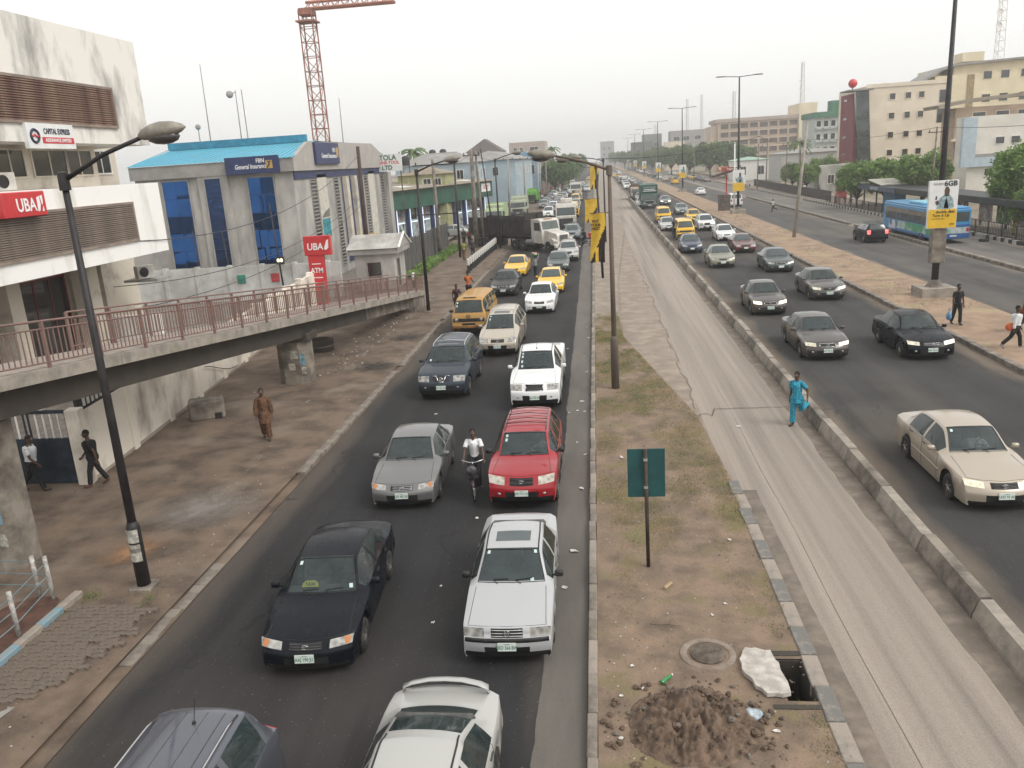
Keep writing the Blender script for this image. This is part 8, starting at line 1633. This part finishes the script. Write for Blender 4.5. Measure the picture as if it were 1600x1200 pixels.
# broken kerb stones in the dirt beside the ramp
root = bpy.data.objects.new('broken_kerb', None); COL.objects.link(root); root['kind'] = 'structure'
mb = MB(); mb.box(-.10, .10, -.24, .24, -.05, .12, .03); p0 = mb.build('kerb_stone', KERB, root); k = 0; y = 26.5
while y < 47:
    x = -11.33 + .01 * (y - 26) + rd.uniform(-.05, .05); o = p0 if k == 0 else inst(p0, root); o.location = (x, y, .08 - rd.uniform(0, .1)); o.rotation_euler = (rd.uniform(-.1, .1), rd.uniform(-.15, .15), rd.uniform(-.25, .25)); s = rd.uniform(.6, 1.15); o.scale = (s, s, s); y += rd.uniform(.55, 1.1) * (1.6 if y < 33 else 1); k += 1
# interlocking pavers at the lower left corner
root = bpy.data.objects.new('paver_footway', None); COL.objects.link(root); root['kind'] = 'structure'
mb = MB(); z_ = [(-.125, -.06), (-.04, -.085), (.04, -.045), (.125, -.07), (.125, .05), (.04, .075), (-.04, .035), (-.125, .06)]; mb.prism(z_, .06, 'z', 0)
PV = [pm('paver_grey', (.165, .135, .11), .9, var=.25, scale=1.2, col2=(.12, .09, .07), amt=.9, grain=.2), pm('paver_brown', (.185, .148, .118), .9, var=.25, scale=5, grain=.2)]
p0 = mb.build('paver', PV[0], root); k = 0
p1 = p0.copy(); p1.data = p0.data.copy(); p1.data.materials.clear(); p1.data.materials.append(PV[1]); COL.objects.link(p1)
for j in range(26):
    for i in range(9):
        x = -11.05 + i * .253 + .06 * (j % 2); y = 11.15 + j * .122
        if x > -9.05 - .9 * max(0, 12.6 - y) * .6 - .35 * hsh(j, 3) or (hsh(i, j, 9) < .10 and x > -9.9): continue
        o = (p0 if k % 3 else p1) if k in (0, 1) else inst(p0 if hsh(i, j) > .35 else p1, root)
        o.parent = root; o.location = (x, y, .098 + .022 * (hsh(i, j, 4) - .5)); o.rotation_euler = (.03 * (hsh(i, j, 5) - .5), .03 * (hsh(i, j, 6) - .5), .04 * (hsh(i, j, 7) - .5)); k += 1
sheet('sidewalk_apron', c_(-13.5), lambda y: -10.0 - .25 * (11.1 - y), [7 + .4 * i for i in range(11)], 4, .135, pm('apron_concrete', (.26, .25, .225), .9, var=.2, scale=1.6, col2=(.17, .15, .13), amt=.8, grain=.2), wav=(0, .25))
# blue and white kerb with its planted bed
root = bpy.data.objects.new('bed_kerb', None); COL.objects.link(root); root['kind'] = 'structure'
mb = MB(); mb.box(-.09, .09, -.33, .33, 0, .2, .02); kb = mb.build('kerb_stone', pm('kerb_blue', (.12, .24, .30), .85, var=.3, scale=6, col2=(.3, .27, .24), amt=.6), root); mb = MB(); mb.box(-.09, .09, -.33, .33, 0, .2, .02); kw_ = mb.build('kerb_stone', KERB_W, root)
for k in range(6): o = (kb if k % 2 == 0 else kw_) if k < 2 else inst(kb if k % 2 == 0 else kw_, root); o.location = (-11.2 - .01 * k, 11.0 + k * .67, .06)
patch('planting_bed', -12.0, 13.2, .75, 1.5, .17, pm('red_soil', (.11, .055, .038), .95, var=.25, scale=3, grain=.3), 2.0)
# loose concrete block and old ring below the ramp
q = thing('concrete_block', 'rough concrete block lying by the cream wall', 'concrete block', (-14.5, 27.6, .08), R(25)); mb = MB(); mb.box(-.62, .62, -.4, .4, 0, .72, .06); mb.build('block', CONC_D, q); mb = MB(); mb.box(.25, .5, -.41, -.36, 0, .25); mb.build('notch', BLACK, q)
q = thing('concrete_ring', 'old stained concrete ring under the ramp', 'concrete ring', (-13.7, 38.3, .05)); mb = MB(); mb.lathe([(.55, 0), (.62, 0), (.64, .3), (.63, .62), (.56, .64), (.52, .6), (.50, .1)], 22); mb.build('ring_wall', CONC_DK, q, True); mb = MB(); mb.ring((0, 0, .33), .645, .02, 24, 'z', 5); mb.build('band', CONC_D, q)
q = thing('old_tyre', 'old tyre lying on the bus road by the striped kerb', 'tyre', (31.0, 69.9, .01)); mb = MB(); mb.lathe([(.22, .02), (.34, 0), (.38, .06), (.38, .14), (.34, .2), (.22, .18)], 18); mb.build('tyre_wall', RUBBER, q, True); mb = MB(); mb.ring((0, 0, .1), .23, .03, 18, 'z', 5); mb.build('bead', RUBBER, q)
# crack across the bus lane and along the pavement joint
def crack(name, pts, w, z):
    v = []; 
    for i, (x, y) in enumerate(pts):
        j = pts[min(i + 1, len(pts) - 1)]; k_ = pts[max(i - 1, 0)]; d = Vector((j[0] - k_[0], j[1] - k_[1])).normalized(); nx_, ny_ = -d.y * w * (.6 + hsh(i, 2)), d.x * w * (.6 + hsh(i, 2)); v += [(x - nx_, y - ny_, z), (x + nx_, y + ny_, z)]
    tag(mk(name, v, [(2 * i, 2 * i + 1, 2 * i + 3, 2 * i + 2) for i in range(len(pts) - 1)], pm('crack_tar', (.12, .097, .078), .9)), kind='structure')
crack('lane_joint', [(3.05 + t * .18 + 0, 26.0 + .5 * math.sin(t * .9) * (t < 4) + .03 * math.sin(t * 7)) if t < 4 else (3.05 + t * .18, 27.0 + .02 * math.sin(t * 5)) for t in range(20)], .016, .03)
crack('pavement_joint', [(3.2 + .08 * math.sin(y * 1.3) + .05 * math.sin(y * 4.1) + (0 if y < 50 else -.006 * (y - 50)), y) for y in [27 + .5 * k for k in range(90)]], .010, .03)
crack('lane_seam', [(4.25 + .02 * math.sin(y * .8), y) for y in [9 + .6 * k for k in range(60)]], .004, .009)
sheet('lane_gutter', c_(3.45), c_(3.85), [6 + .4 * k for k in range(36)], 1, .009, pm('gutter_brown', (.20, .165, .135), .95, var=.2, scale=2, grain=.25), wav=(0, .12))
sheet('barrier_gutter', c_(6.05), c_(6.55), ystations(6, 170, .4, 1.01, 2), 1, .009, MATS['gutter_brown'], wav=(.28, 0))

# orange sand spilt on the dirt verge: follows the ground, thins out at its edge
def spill(name, cx, cy, r, col):
    n = 22; v = []; f = []
    for j in range(n + 1):
        for i in range(n + 1):
            x, y = r * (2 * i / n - 1), r * (2 * j / n - 1); X, Y = cx + x, cy + y; v.append((x, y, .10 + .10 * (fbm(X * .7, Y * .7) - .35) + .022))
    for j in range(n):
        for i in range(n): a = j * (n + 1) + i; f.append((a, a + 1, a + n + 2, a + n + 1))
    m, nn, l, pb = new_mat(name + '_mat'); tc = nn.new('ShaderNodeTexCoord'); vl = nn.new('ShaderNodeVectorMath'); vl.operation = 'LENGTH'; mp = nn.new('ShaderNodeMapping'); mp.inputs['Scale'].default_value = (1 / r, 1 / r, 0); l.new(tc.outputs['Object'], mp.inputs[0]); l.new(mp.outputs[0], vl.inputs[0])
    nz = nn.new('ShaderNodeTexNoise'); nz.inputs['Scale'].default_value = 4; nz.inputs['Detail'].default_value = 7; l.new(tc.outputs['Object'], nz.inputs['Vector']); ad = nn.new('ShaderNodeMath'); ad.operation = 'MULTIPLY_ADD'; l.new(nz.outputs[0], ad.inputs[0]); ad.inputs[1].default_value = .9; l.new(vl.outputs['Value'], ad.inputs[2])
    rg = nn.new('ShaderNodeMapRange'); rg.inputs[1].default_value = .55; rg.inputs[2].default_value = 1.15; rg.inputs[3].default_value = .85; rg.inputs[4].default_value = 0; l.new(ad.outputs[0], rg.inputs[0])
    pb.inputs['Base Color'].default_value = (*col, 1); pb.inputs['Roughness'].default_value = .95; tr = nn.new('ShaderNodeBsdfTransparent'); mx = nn.new('ShaderNodeMixShader'); l.new(rg.outputs[0], mx.inputs[0]); l.new(tr.outputs[0], mx.inputs[1]); l.new(pb.outputs[0], mx.inputs[2]); l.new(mx.outputs[0], nn['Material Output'].inputs['Surface'])
    o = tag(mk(name, v, f, m, smooth=True), kind='structure'); o.location = (cx, cy, 0)
spill('sand_spill', -11.2, 16.7, 1.1, (.30, .17, .09)); spill('soot_stain', -10.0, 34.5, 1.5, (.035, .032, .03)); spill('soot_stain', -9.9, 40.5, 1.4, (.04, .037, .034)); spill('grit_spill', -10.6, 19.2, 2.2, (.21, .19, .17))
# ---------------------------------------------------------------- harmattan haze: one closed box of even air
hz = MB(); hz.box(-700, 700, -35, 1460, -1.8, 44); ho = hz.build('haze', None); ho['kind'] = 'stuff'
hm = bpy.data.materials.new('haze_air'); hm.use_nodes = True; hn = hm.node_tree.nodes; hn.remove(hn['Principled BSDF'])
pv = hn.new('ShaderNodeVolumePrincipled'); pv.inputs['Color'].default_value = (.98, .975, .96, 1); pv.inputs['Density'].default_value = .00085; pv.inputs['Anisotropy'].default_value = .3
hm.node_tree.links.new(pv.outputs[0], hn['Material Output'].inputs['Volume']); ho.data.materials.append(hm)
scene.cycles.volume_step_rate = 4
